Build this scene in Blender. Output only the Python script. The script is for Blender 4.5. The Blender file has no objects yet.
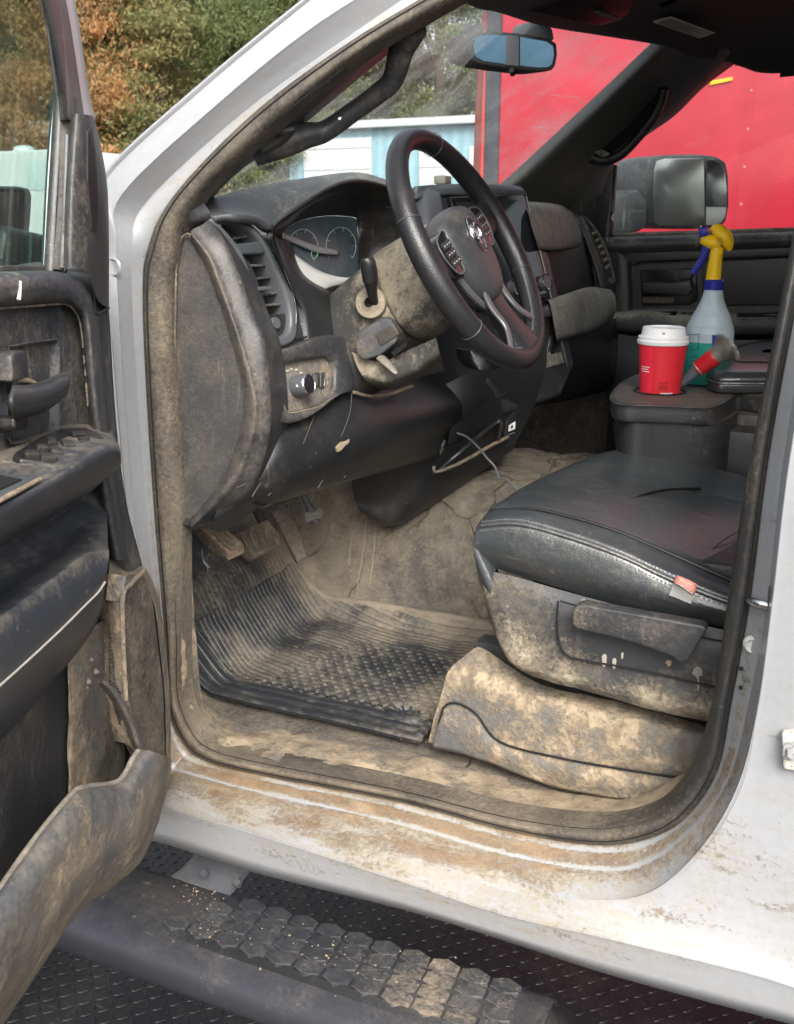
import bpy, bmesh, math, random
import numpy as np
from mathutils import Vector, Matrix, noise
random.seed(7); np.random.seed(7)
S = bpy.context.scene
COL = S.collection
# ------------------------------------------------------------------ camera, world, sun, exposure
TH, YAW, FPX = math.radians(15.8), math.radians(24.5), 1000.0
CAM = np.array([0, 0, 1.62])
cd = bpy.data.cameras.new('camera'); cam = bpy.data.objects.new('camera', cd); COL.objects.link(cam)
cam.location = CAM; cam.rotation_euler = (math.pi/2-TH, 0, YAW)
cd.sensor_fit = 'HORIZONTAL'; cd.sensor_width = 36; cd.lens = FPX/794*36
cd.clip_start = 0.02; cd.clip_end = 600
S.camera = cam
cd.dof.use_dof = True; cd.dof.focus_distance = 1.32; cd.dof.aperture_fstop = 18
SUN_EL, SUN_AZ = 40, -58          # azimuth of the sun seen from the truck, degrees from +X
w = bpy.data.worlds.new('World'); S.world = w; w.use_nodes = True
nt = w.node_tree; bg = nt.nodes['Background']
sky = nt.nodes.new('ShaderNodeTexSky'); sky.sky_type = 'NISHITA'; sky.sun_disc = False
sky.sun_elevation = math.radians(SUN_EL); sky.sun_rotation = math.radians(90-SUN_AZ)
sky.dust_density = 5; sky.air_density = 1.3
hs = nt.nodes.new('ShaderNodeHueSaturation'); hs.inputs['Saturation'].default_value = 0.35
nt.links.new(sky.outputs[0], hs.inputs['Color']); nt.links.new(hs.outputs[0], bg.inputs[0])
bg.inputs[1].default_value = 0.15
sl = bpy.data.lights.new('sun', 'SUN'); sl.energy = 1.3; sl.angle = math.radians(24); sl.color = (1, .965, .91)
so = bpy.data.objects.new('sun', sl); COL.objects.link(so); so.location = (3, -6, 9)
e, a = math.radians(SUN_EL), math.radians(SUN_AZ)
so.rotation_euler = Vector((math.cos(e)*math.cos(a), math.cos(e)*math.sin(a), math.sin(e))).to_track_quat('Z', 'Y').to_euler()
S.view_settings.view_transform = 'Standard'; S.view_settings.look = 'None'
S.view_settings.exposure = 1.25; S.view_settings.gamma = 1
S.render.engine = 'CYCLES'
S.cycles.max_bounces = 8; S.cycles.diffuse_bounces = 5; S.cycles.transparent_max_bounces = 16

# ------------------------------------------------------------------ measuring helpers: a line of sight meets a plane of the place
_F = np.array([-math.sin(YAW)*math.cos(TH), math.cos(YAW)*math.cos(TH), -math.sin(TH)])
_R = np.array([math.cos(YAW), math.sin(YAW), 0.]); _U = np.cross(_R, _F)
def ray(u, v): return _F+_R*(u-397)/FPX+_U*(512-v)/FPX
def onplane(u, v, p, n):
    d = ray(u, v); n = np.array(n, float); return CAM+d*(np.dot(np.array(p)-CAM, n)/np.dot(d, n))
def Y(u, v, y, d=None): return pt(onplane(u, v, (0, y, 0), (0, 1, 0)), d)
def X(u, v, x, d=None): return pt(onplane(u, v, (x, 0, 0), (1, 0, 0)), d)
def Z(u, v, z, d=None): return pt(onplane(u, v, (0, 0, z), (0, 0, 1)), d)
def pt(p, d=None): return np.array([p[0], p[1], p[2], .4 if d is None else d])
DN = np.array([1, -.133, .2]); DN /= np.linalg.norm(DN); DP0 = np.array([-.83, 1.3, 1.5])
def D(u, v, off=0, d=None): return pt(onplane(u, v, DP0+DN*off, DN), d)      # the dash's face
WC = np.array([-.583, 1.567, 1.588]); WN = np.array([math.cos(.50), -.02, math.sin(.50)]); WN /= np.linalg.norm(WN)
WR = np.cross([0, 0, 1], WN); WR /= np.linalg.norm(WR); WU = np.cross(WN, WR)
def W(u, v, off=0, d=None): return pt(onplane(u, v, WC+WN*off, WN), d)      # the steering wheel's plane
HG = np.array([-.868, 1.10, 0]); DD = np.array([math.sin(math.radians(17)), -math.cos(math.radians(17)), 0.]); DQ = np.array([-DD[1], DD[0], 0.])
def G(u, v, off=0, d=None): return pt(onplane(u, v, HG+DQ*off, DQ), d)      # the open door's inner face

# ------------------------------------------------------------------ mesh helpers
def cr(P, k, closed=False):
    P = [np.asarray(p, float) for p in P]; n = len(P); out = []
    if n < 3 and not closed:
        return [P[0]+(P[1]-P[0])*t/k for t in range(k+1)]
    segs = n if closed else n-1
    for i in range(segs):
        if closed: a, b, c, d = P[(i-1) % n], P[i], P[(i+1) % n], P[(i+2) % n]
        else:
            b, c = P[i], P[i+1]; a = P[i-1] if i else 2*b-c; d = P[i+2] if i+2 < n else 2*c-b
        for j in range(k):
            t = j/k; out.append(.5*(2*b+(c-a)*t+(2*a-5*b+4*c-d)*t*t+(3*b-a-3*c+d)*t**3))
    if not closed: out.append(P[-1])
    return out
def link(name, me, mat, parent=None):
    o = bpy.data.objects.new(name, me); COL.objects.link(o)
    if mat: me.materials.append(mat)
    if parent is not None:
        o.parent = parent
        if parent.type == 'EMPTY': o.matrix_parent_inverse = parent.matrix_basis.inverted()
    return o
def mesh(name, V, F, mat, parent=None, smooth=True, angle=40, dirt=None):
    me = bpy.data.meshes.new(name); me.from_pydata([tuple(map(float, v[:3])) for v in V], [], F)
    at = me.attributes.new('dirt', 'FLOAT', 'POINT')
    if dirt is None: dirt = [float(v[3]) if len(v) > 3 else .4 for v in V]
    elif not hasattr(dirt, '__len__'): dirt = [dirt]*len(V)
    at.data.foreach_set('value', dirt)
    if smooth:
        me.polygons.foreach_set('use_smooth', [True]*len(me.polygons))
        if angle: me.set_sharp_from_angle(angle=math.radians(angle))
    me.update()
    return link(name, me, mat, parent)
def surf(name, rows, mat, parent=None, ku=5, kv=5, closed=False, thick=0, toward=None, lump=0, lscale=12, angle=50, capends=False):
    A = [cr(r, ku, closed) for r in rows]
    cols = len(A[0]); B = [cr([A[i][j] for i in range(len(A))], kv) for j in range(cols)]
    nr = len(B[0]); G_ = np.array([[B[j][i] for j in range(cols)] for i in range(nr)])
    if lump:
        gu = np.gradient(G_[..., :3], axis=1); gv = np.gradient(G_[..., :3], axis=0); nn = np.cross(gu, gv)
        nn /= np.linalg.norm(nn, axis=2, keepdims=True)+1e-9
        for i in range(nr):
            for j in range(cols):
                p = Vector(G_[i, j, :3]); h = noise.fractal(p*lscale, .9, 2.1, 4)*lump*(.3+G_[i, j, 3])
                G_[i, j, :3] += nn[i, j]*h
    V = G_.reshape(-1, 4); F = []
    for i in range(nr-1):
        for j in range(cols if closed else cols-1):
            F.append((i*cols+j, i*cols+(j+1) % cols, (i+1)*cols+(j+1) % cols, (i+1)*cols+j))
    V = list(V)
    if closed and capends:
        F.append(tuple(range(cols))[::-1]); F.append(tuple((nr-1)*cols+j for j in range(cols)))
    o = mesh(name, V, F, mat, parent, angle=angle)
    if thick:
        # thickness grows away from the viewer's side
        m = o.modifiers.new('s', 'SOLIDIFY'); m.thickness = abs(thick)
        f = o.data.polygons[len(o.data.polygons)//2]
        tw = Vector(toward) if toward is not None else Vector(CAM)-f.center
        m.offset = -1 if f.normal.dot(tw) > 0 else 1
    return o
def panel(name, loop, vec, mat, parent=None, bevel=.004, k=1, seg=3, dirt=None, angle=35):
    """closed outline extruded by vec (away from the front face)"""
    L = cr(loop, k, True) if k > 1 else [np.asarray(p, float) for p in loop]
    vec = np.array(list(vec)+[0]) if len(vec) == 3 else np.array(vec)
    n = len(L); V = L+[p+vec for p in L]
    F = [tuple(range(n)), tuple(range(2*n-1, n-1, -1))]+[(i, i+n, (i+1) % n+n, (i+1) % n) for i in range(n)]
    me_o = mesh(name, V, F, mat, parent, angle=None, dirt=dirt)
    bm = bmesh.new(); bm.from_mesh(me_o.data); bmesh.ops.recalc_face_normals(bm, faces=bm.faces)
    if bevel:
        es = [ed for ed in bm.edges if (k == 1 or all(len(f.verts) != 4 for f in ed.link_faces) or any(len(f.verts) > 4 for f in ed.link_faces))]
        bmesh.ops.bevel(bm, geom=es, offset=bevel, segments=seg, profile=.6, affect='EDGES', clamp_overlap=True)
    bm.to_mesh(me_o.data); bm.free()
    me_o.data.polygons.foreach_set('use_smooth', [True]*len(me_o.data.polygons)); me_o.data.set_sharp_from_angle(angle=math.radians(angle))
    return me_o
def tube(name, P, r, mat, parent=None, k=5, n=12, flat=None, up=(0, 0, 1), closed=False, dirt=None, power=2):
    """swept section; r a number or one per point; flat=(across, along up) ratio"""
    P = [np.array(list(p[:3]), float) for p in P]
    rr = r if hasattr(r, '__len__') else [r]*len(P)
    Q = cr([np.append(p, q) for p, q in zip(P, rr)], k, closed) if len(P) > 1 and k > 1 else [np.append(p, q) for p, q in zip(P, rr)]
    m = len(Q); V = []; F = []
    fa, fb = flat or (1, 1)
    for i in range(m):
        a = Q[(i-1) % m if closed else max(i-1, 0)][:3]; b = Q[(i+1) % m if closed else min(i+1, m-1)][:3]
        t = b-a; t /= np.linalg.norm(t)+1e-12
        s = np.cross(t, up); s /= np.linalg.norm(s)+1e-12; q = np.cross(s, t)
        for j in range(n):
            an = 2*math.pi*j/n; c_, s_ = math.cos(an), math.sin(an)
            c_ = math.copysign(abs(c_)**(2/power), c_); s_ = math.copysign(abs(s_)**(2/power), s_)
            V.append(Q[i][:3]+Q[i][3]*(s*c_*fa+q*s_*fb))
    for i in range(m if closed else m-1):
        for j in range(n):
            F.append((i*n+j, i*n+(j+1) % n, ((i+1) % m)*n+(j+1) % n, ((i+1) % m)*n+j))
    if not closed:
        F.append(tuple(range(n))[::-1]); F.append(tuple((m-1)*n+j for j in range(n)))
    return mesh(name, V, F, mat, parent, dirt=.4 if dirt is None else dirt)
def box(name, lo, hi, mat, parent=None, bevel=.004, rot=None, dirt=.4, seg=2):
    lo, hi = np.array(lo, float), np.array(hi, float)
    loop = [np.array([lo[0], lo[1], lo[2], dirt]), np.array([hi[0], lo[1], lo[2], dirt]), np.array([hi[0], lo[1], hi[2], dirt]), np.array([lo[0], lo[1], hi[2], dirt])]
    return panel(name, loop, (0, hi[1]-lo[1], 0), mat, parent, bevel, 1, seg)
def lathe(name, prof, base, axis, mat, parent=None, n=32, dirt=.4):
    """prof = (radius, height) pairs turned round axis through base"""
    ax = np.array(axis, float); ax /= np.linalg.norm(ax); t = np.array([1, 0, 0.]) if abs(ax[0]) < .8 else np.array([0, 1, 0.])
    s = np.cross(ax, t); s /= np.linalg.norm(s); q = np.cross(ax, s); V = []; F = []
    for r, h in prof:
        for j in range(n):
            an = 2*math.pi*j/n; V.append(np.array(base[:3])+ax*h+(s*math.cos(an)+q*math.sin(an))*r)
    for i in range(len(prof)-1):
        for j in range(n): F.append((i*n+j, i*n+(j+1) % n, (i+1)*n+(j+1) % n, (i+1)*n+j))
    return mesh(name, V, F, mat, parent, dirt=dirt)
def inset(loop, s, vec=(0, 0, 0), d=None):
    c = sum(loop)/len(loop); out = []
    for p in loop:
        q = c+(p-c)*s; q[:3] = q[:3]+np.array(vec); q[3] = p[3] if d is None else d; out.append(q)
    return out
def thing(name, label, cat, loc, group=None, kind=None):
    o = bpy.data.objects.new(name, None); COL.objects.link(o); o.location = loc; o.empty_display_size = .2
    o['label'] = label; o['category'] = cat
    if group: o['group'] = group
    if kind: o['kind'] = kind
    return o
def text(name, s, p, right, up, size, mat, parent, ext=.0004):
    cu = bpy.data.curves.new(name, 'FONT'); cu.body = s; cu.size = size; cu.extrude = ext; cu.align_x = 'CENTER'; cu.align_y = 'CENTER'
    o = bpy.data.objects.new(name, cu); right = Vector(right).normalized(); up = Vector(up).normalized(); n = right.cross(up).normalized(); up = n.cross(right)
    M = Matrix((right, up, n)).transposed().to_4x4(); M.translation = Vector(p[:3])
    COL.objects.link(o); dg = bpy.context.evaluated_depsgraph_get(); me = bpy.data.meshes.new_from_object(o.evaluated_get(dg)); me.transform(M)
    bpy.data.objects.remove(o); me.name = name; me.materials.clear()
    return link(name, me, mat, parent)

# ------------------------------------------------------------------ materials
def newmat(name):
    m = bpy.data.materials.new(name); m.use_nodes = True; t = m.node_tree
    return m, t, t.nodes['Principled BSDF'], (lambda k, **kw: _nd(t, k, **kw)), t.links.new
def _nd(t, k, **kw):
    n = t.nodes.new('ShaderNode'+k)
    for a_, b_ in kw.items():
        if a_ in n.inputs: n.inputs[a_].default_value = b_
        else: setattr(n, a_, b_)
    return n
def mth(t, op, a, b=None, c=None, clamp=False):
    n = t.nodes.new('ShaderNodeMath'); n.operation = op; n.use_clamp = clamp
    for i, x in enumerate((a, b, c)):
        if x is None: continue
        if isinstance(x, (int, float)): n.inputs[i].default_value = x
        else: t.links.new(x, n.inputs[i])
    return n.outputs[0]
def mixc(t, f, a, b):
    n = t.nodes.new('ShaderNodeMix'); n.data_type = 'RGBA'
    for i, x in ((0, f), (6, a), (7, b)):
        if isinstance(x, (int, float)): n.inputs[i].default_value = x
        elif isinstance(x, tuple): n.inputs[i].default_value = (*x[:3], 1)
        else: t.links.new(x, n.inputs[i])
    return n.outputs[2]
def nz(t, vec, scale, detail=6, rough=.6, dist=0, typ='FBM'):
    n = t.nodes.new('ShaderNodeTexNoise'); n.inputs['Scale'].default_value = scale; n.inputs['Detail'].default_value = detail
    n.inputs['Roughness'].default_value = rough; n.inputs['Distortion'].default_value = dist; t.links.new(vec, n.inputs['Vector']); return n.outputs[0]
def step(t, x, lo, hi):
    n = t.nodes.new('ShaderNodeMapRange'); n.interpolation_type = 'SMOOTHSTEP'
    t.links.new(x, n.inputs[0]); n.inputs[1].default_value = lo; n.inputs[2].default_value = hi; return n.outputs[0]
DUST = (.25, .212, .16); MUD = (.35, .262, .17)
def dirty(name, base, rough=.5, scr=.4, dust=1., mud=1., wr=0, grain=250, gbump=.25, dustc=DUST, mudc=MUD, spec=.5, streak=(1, 1, 1), met=0, perf=None, crack=0, coat=0, sc=1., dmax=.75, mbump=.004, rust=0):
    """plastic, paint or rubber under a film of dust and patches of dried mud; how much is carried by the mesh's dirt values"""
    m, t, P, nd, lk = newmat(name)
    geo = nd('NewGeometry'); vec = geo.outputs['Position']
    mp = nd('Mapping'); mp.inputs['Scale'].default_value = streak; lk(vec, mp.inputs[0]); sv = mp.outputs[0]
    at = nd('Attribute', attribute_name='dirt'); d = at.outputs['Fac']
    sx = nd('SeparateXYZ'); lk(geo.outputs['Normal'], sx.inputs[0]); up = mth(t, 'MULTIPLY', mth(t, 'MAXIMUM', sx.outputs[2], 0), .16)
    n1 = nz(t, sv, 6*sc, 10, .68, .3); n2 = nz(t, sv, 34*sc, 8, .7); n3 = nz(t, sv, 12*sc, 11, .72, .35); n4 = nz(t, vec, 150, 6, .75)
    # dust film
    x = mth(t, 'ADD', mth(t, 'MULTIPLY', d, 1.05), mth(t, 'MULTIPLY', mth(t, 'SUBTRACT', n1, .5), 1.9))
    x = mth(t, 'ADD', x, mth(t, 'MULTIPLY', mth(t, 'SUBTRACT', n2, .5), 1.3)); x = mth(t, 'ADD', x, mth(t, 'MULTIPLY', mth(t, 'SUBTRACT', n4, .5), 1.5)); x = mth(t, 'ADD', x, up)
    dm = mth(t, 'MULTIPLY', step(t, x, .15, 1.15), dmax*dust, clamp=True)
    # mud
    y = mth(t, 'ADD', mth(t, 'MULTIPLY', d, .95), mth(t, 'MULTIPLY', mth(t, 'SUBTRACT', n3, .5), 2.3))
    y = mth(t, 'ADD', y, mth(t, 'MULTIPLY', mth(t, 'SUBTRACT', n4, .5), 1.3))
    mm = mth(t, 'MULTIPLY', step(t, y, .46, 1.02), mud, clamp=True)
    # fine scuffs and wipe marks
    ms_ = nd('Mapping'); ms_.inputs['Rotation'].default_value = (.5, .35, .2); ms_.inputs['Scale'].default_value = (60, 60, 5); lk(vec, ms_.inputs[0])
    mt_ = nd('Mapping'); mt_.inputs['Rotation'].default_value = (-.7, .9, .5); mt_.inputs['Scale'].default_value = (7, 85, 85); lk(vec, mt_.inputs[0])
    s1 = mth(t, 'MULTIPLY', step(t, nz(t, ms_.outputs[0], 1.4, 4, .6), .60, .74), step(t, n1, .42, .62))
    s2 = mth(t, 'MULTIPLY', step(t, nz(t, mt_.outputs[0], 1.2, 3, .6), .64, .74), step(t, nz(t, vec, 9, 3), .48, .66))
    scm = mth(t, 'MULTIPLY', mth(t, 'MAXIMUM', s1, s2), mth(t, 'MULTIPLY', step(t, d, .02, .35), scr), clamp=True)
    # specks
    vo = nd('TexVoronoi'); vo.inputs['Scale'].default_value = 70; lk(vec, vo.inputs['Vector'])
    vs = nd('SeparateXYZ'); lk(vo.outputs['Color'], vs.inputs[0])
    sp = mth(t, 'MULTIPLY', mth(t, 'LESS_THAN', vo.outputs['Distance'], mth(t, 'MULTIPLY', vs.outputs[0], .22)), mth(t, 'GREATER_THAN', vs.outputs[1], .86))
    sp = mth(t, 'MULTIPLY', sp, mth(t, 'MULTIPLY', step(t, d, .0, .35), .35+.4*mud))
    fine = nz(t, vec, 90, 4, .6)
    b0 = mixc(t, mth(t, 'MULTIPLY', fine, .5), base, tuple(min(1, c*1.5+.002) for c in base))
    dc = mixc(t, n2, tuple(c*.8 for c in dustc), tuple(min(1, c*1.25) for c in dustc))
    mc = mixc(t, step(t, nz(t, vec, 22, 5, .7), .3, .7), tuple(c*.62 for c in mudc), tuple(min(1, c*1.3) for c in (mudc[0], mudc[1]*1.06, mudc[2]*1.15)))
    c = mixc(t, dm, b0, dc); c = mixc(t, mth(t, 'MULTIPLY', mm, .93), c, mc); c = mixc(t, sp, c, dc); c = mixc(t, scm, c, tuple(min(1, q*1.35) for q in dustc))
    if rust:
        rn = mth(t, 'ADD', mth(t, 'MULTIPLY', d, 1.0), mth(t, 'MULTIPLY', mth(t, 'SUBTRACT', nz(t, sv, 26, 6, .7, .6), .5), 2.4))
        rm = mth(t, 'MULTIPLY', step(t, rn, .8, .9), rust); c = mixc(t, rm, c, (.16, .075, .035))
    hgt = mth(t, 'ADD', mth(t, 'MULTIPLY', mm, .45), mth(t, 'MULTIPLY', mth(t, 'MULTIPLY', mm, n4), .8))
    if crack:
        cv = nd('TexVoronoi', feature='DISTANCE_TO_EDGE'); cv.inputs['Scale'].default_value = crack
        w_ = nd('VectorMath', operation='ADD'); nn_ = nd('TexNoise', Scale=9.0); lk(vec, nn_.inputs['Vector'])
        sc_ = nd('VectorMath', operation='SCALE'); lk(nn_.outputs['Color'], sc_.inputs[0]); sc_.inputs['Scale'].default_value = .12
        lk(vec, w_.inputs[0]); lk(sc_.outputs[0], w_.inputs[1]); lk(w_.outputs[0], cv.inputs['Vector'])
        ck = mth(t, 'MULTIPLY', mth(t, 'SUBTRACT', 1, step(t, cv.outputs['Distance'], .0, .03)), step(t, nz(t, vec, 5, 3), .45, .56))
        c = mixc(t, mth(t, 'MULTIPLY', ck, .75), c, (.05, .035, .02)); hgt = mth(t, 'SUBTRACT', hgt, ck)
    if perf:
        # pierced metal or woven mesh: small dark holes
        pm = nd('Mapping'); pm.inputs['Rotation'].default_value = perf[1]; pm.inputs['Scale'].default_value = (perf[0],)*3; lk(vec, pm.inputs[0])
        ps = nd('SeparateXYZ'); lk(pm.outputs[0], ps.inputs[0])
        fa = mth(t, 'SINE', mth(t, 'MULTIPLY', ps.outputs[1], 6.283)); fb = mth(t, 'SINE', mth(t, 'MULTIPLY', ps.outputs[2], 6.283))
        ho = step(t, mth(t, 'MULTIPLY', fa, fb) if perf[2] else fb, .05, .5)
        c = mixc(t, mth(t, 'MULTIPLY', ho, perf[3]), c, (.01, .01, .01)); hgt = mth(t, 'SUBTRACT', hgt, mth(t, 'MULTIPLY', ho, .6))
    if wr:
        hgt = mth(t, 'ADD', hgt, mth(t, 'MULTIPLY', nz(t, vec, 16, 4, .55, 1.2), wr)); hgt = mth(t, 'ADD', hgt, mth(t, 'MULTIPLY', nz(t, vec, 60, 3, .5, .8), wr*.25))
    lk(c, P.inputs['Base Color'])
    r = mth(t, 'ADD', rough, mth(t, 'MULTIPLY', mth(t, 'MAXIMUM', dm, mm), .92-rough)); lk(r, P.inputs['Roughness'])
    P.inputs['Metallic'].default_value = met; P.inputs['Specular IOR Level'].default_value = spec
    if coat: P.inputs['Coat Weight'].default_value = coat; P.inputs['Coat Roughness'].default_value = .08
    b1 = nd('Bump'); b1.inputs['Distance'].default_value = .0006; b1.inputs['Strength'].default_value = gbump
    gv = nd('TexVoronoi'); gv.inputs['Scale'].default_value = grain; lk(vec, gv.inputs['Vector']); lk(gv.outputs['Distance'], b1.inputs['Height'])
    b2 = nd('Bump'); b2.inputs['Distance'].default_value = mbump; b2.inputs['Strength'].default_value = .8; lk(hgt, b2.inputs['Height']); lk(b1.outputs[0], b2.inputs['Normal'])
    lk(b2.outputs[0], P.inputs['Normal'])
    return m
def plain(name, col, rough=.5, met=0, var=.12, vs=30, bump=0, bs=60, emit=None, spec=.5, trans=0, ior=1.45, alpha=None):
    m, t, P, nd, lk = newmat(name); geo = nd('NewGeometry')
    n = nz(t, geo.outputs['Position'], vs, 5, .6)
    lk(mixc(t, n, tuple(c*(1-var) for c in col), tuple(min(1, c*(1+var)) for c in col)), P.inputs['Base Color'])
    lk(mth(t, 'ADD', rough-.05, mth(t, 'MULTIPLY', n, .12)), P.inputs['Roughness']); P.inputs['Metallic'].default_value = met
    P.inputs['Specular IOR Level'].default_value = spec; P.inputs['Transmission Weight'].default_value = trans; P.inputs['IOR'].default_value = ior
    if bump:
        b = nd('Bump'); b.inputs['Distance'].default_value = bump; lk(nz(t, geo.outputs['Position'], bs, 6, .65), b.inputs['Height']); lk(b.outputs[0], P.inputs['Normal'])
    return m
def glassmat(name, tint, dust=.06, refl=1., scratch=0.):
    m, t, P, nd, lk = newmat(name); t.nodes.remove(P); out = t.nodes['Material Output']
    geo = nd('NewGeometry'); vec = geo.outputs['Position']
    tr = nd('BsdfTransparent'); tr.inputs[0].default_value = (*tint, 1); gl = nd('BsdfGlossy'); gl.inputs['Roughness'].default_value = .02
    fr = nd('Fresnel', IOR=1.45); m1 = nd('MixShader'); lk(mth(t, 'MULTIPLY', fr.outputs[0], refl, clamp=True), m1.inputs[0]); lk(tr.outputs[0], m1.inputs[1]); lk(gl.outputs[0], m1.inputs[2])
    df0 = nd('BsdfDiffuse'); df0.inputs[0].default_value = (.5, .5, .48, 1); dt0 = nd('BsdfTranslucent'); dt0.inputs[0].default_value = (.5, .5, .48, 1); df = nd('MixShader'); df.inputs[0].default_value = .6; lk(df0.outputs[0], df.inputs[1]); lk(dt0.outputs[0], df.inputs[2]); m2 = nd('MixShader')
    n = nz(t, vec, 6, 6, .7); f = mth(t, 'MULTIPLY', step(t, n, .3, .8), dust*2)
    sp = step(t, nz(t, vec, 130, 2, .5), .68, .74); f = mth(t, 'ADD', f, mth(t, 'MULTIPLY', sp, dust*2.))
    if scratch:
        mp = nd('Mapping'); mp.inputs['Rotation'].default_value = (0, .9, .4); mp.inputs['Scale'].default_value = (4, 4, 90); lk(vec, mp.inputs[0])
        s_ = step(t, nz(t, mp.outputs[0], 1.5, 4, .7), .6, .75); f = mth(t, 'ADD', f, mth(t, 'MULTIPLY', mth(t, 'MULTIPLY', s_, step(t, nz(t, vec, 5, 3), .4, .7)), scratch))
    lk(f, m2.inputs[0]); lk(m1.outputs[0], m2.inputs[1]); lk(df.outputs[0], m2.inputs[2]); lk(m2.outputs[0], out.inputs['Surface'])
    return m
PL = (.022, .023, .026)
M = dict(
 plastic=dirty('dusty_black_plastic', (.024, .025, .029), .42, dust=.52, mud=.2),
 clean=dirty('black_plastic', (.012, .0125, .014), .38, dust=.2, mud=.05),
 doorp=dirty('door_plastic', (.026, .030, .038), .42, scr=.9, dust=.7, mud=.15, streak=(1, 1, .45), gbump=.4),
 muddy=dirty('muddy_plastic', (.06, .064, .072), .5, dust=.8, mud=1., gbump=.3),
 grille=dirty('speaker_mesh', (.03, .03, .03), .5, dust=1., mud=.6, perf=(230, (0, 0, math.radians(17)), True, .8)),
 ribbed=dirty('ribbed_plastic', (.02, .021, .024), .5, dust=.6, mud=.35, perf=(200, (math.radians(-35), 0, 0), False, .6), streak=(1, 1, .4)),
 mudfloor=dirty('mud_caked_carpet', (.035, .033, .032), .8, dust=1.1, mud=.6, crack=8, dustc=(.20, .172, .13), mudc=(.25, .2, .14), mbump=.004, sc=.8),
 rubber=dirty('rubber_mat', (.02, .022, .026), .42, dust=1., mud=.35, gbump=.15, dustc=(.20, .178, .14)),
 scuff=dirty('mud_covered_trim', (.085, .09, .10), .6, dust=.95, mud=.95, mudc=(.38, .285, .18), dustc=(.2, .18, .15), sc=2.1, mbump=.003),
 seal=dirty('door_seal_rubber', (.02, .02, .021), .55, streak=(.5, 1, .22), dust=.7, mud=.3, dustc=(.2, .165, .12), gbump=.2),
 felt=dirty('end_panel_trim', (.034, .034, .036), .85, dust=.5, mud=.1, gbump=.9, grain=420, dustc=(.17, .145, .11)),
 paint=dirty('white_paint', (.29, .297, .312), .3, dust=.95, mud=.95, gbump=0, dustc=(.27, .225, .15), mudc=(.24, .165, .095), coat=.35, dmax=.85, rust=.3, mbump=.0018, sc=1.6, streak=(.35, 1, 1.8)),
 leather=dirty('black_leather', (.032, .037, .041), .30, coat=0, dust=.22, mud=.04, gbump=.35, wr=.5, grain=330, spec=1.),
 wheel=dirty('wheel_leather', (.014, .014, .016), .36, dust=.12, mud=0, gbump=.45, grain=420),
 dpad=dirty('dusty_dash_pad', (.045, .048, .052), .5, dust=.95, mud=0, streak=(1, 1, .35), dustc=(.40, .385, .32), gbump=.3),
 shroud=dirty('column_shroud', (.035, .034, .033), .5, dust=1.0, mud=.25, dustc=(.40, .35, .26), streak=(1.5, .6, 1)),
 fpad=dirty('lit_dusty_pad', (.08, .082, .08), .55, dust=.85, mud=0, streak=(1, 1, .6), dustc=(.42, .41, .35), gbump=.2),  # pale dust, lightened further for the windscreen light on the far pads
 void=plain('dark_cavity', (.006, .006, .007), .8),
 chrome=plain('brushed_chrome', (.62, .63, .65), .22, 1),
 silver=plain('silver_trim', (.16, .165, .175), .35, .6),
 gloss=plain('gloss_black', (.012, .012, .014), .15),
 dgrey=plain('grey_trim', (.075, .08, .088), .4),
 white=plain('white_print', (.75, .75, .75), .6),
 stitch=plain('pale_thread', (.13, .125, .12), .7),
)
# ------------------------------------------------------------------ ground
def noise_disp(V, amp, sc):
    for v in V: v[2] += noise.fractal(Vector(v[:3])*sc, 1, 2, 4)*amp
m_asph = plain('asphalt', (.06, .058, .055), .9, var=.45, vs=14, bump=.004, bs=220)
g = mesh('ground', [(-300, -200, -.02, 0), (300, -200, -.02, 0), (300, 300, -.02, 0), (-300, 300, -.02, 0)], [(0, 1, 2, 3)], m_asph); g['kind'] = 'structure'
def treadplate():
    V = []; F = []; s = .026
    x0, x1, y0, y1 = -2.6, 1.2, .2, 3.4
    V += [(x0, y0, 0, .35), (x1, y0, 0, .35), (x1, y1, 0, .35), (x0, y1, 0, .35)]; F.append((0, 1, 2, 3))
    nx, ny = int((x1-x0)/s), int((y1-y0)/s); L, w_, h = .0125, .0035, .0028
    for i in range(nx):
        for j in range(ny):
            cx, cy = x0+(i+.5)*s, y0+(j+.5)*s; a = math.radians(45 if (i+j) % 2 else -45)
            c_, s_ = math.cos(a), math.sin(a); b = len(V)
            for (p, q, z) in ((-L, 0, .0003), (0, -w_, .0003), (L, 0, .0003), (0, w_, .0003), (-L*.6, 0, h), (L*.6, 0, h)):
                V.append((cx+p*c_-q*s_, cy+p*s_+q*c_, z, .3))
            F += [(b, b+1, b+4), (b+1, b+5, b+4), (b+1, b+2, b+5), (b+2, b+3, b+5), (b+3, b+4, b+5), (b+3, b, b+4)]
    o = mesh('pavement', V, F, dirty('black_treadplate', (.009, .0095, .012), .42, spec=.35, dust=.16, mud=.1, gbump=.1, sc=.5, dustc=(.17, .15, .13)), angle=25); o['kind'] = 'structure'
treadplate()

# ------------------------------------------------------------------ the truck
TRUCK = thing('pickup_truck', 'white crew cab pickup truck with its muddy driver door standing open', 'truck', (-.5, 2.0, 0))
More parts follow.
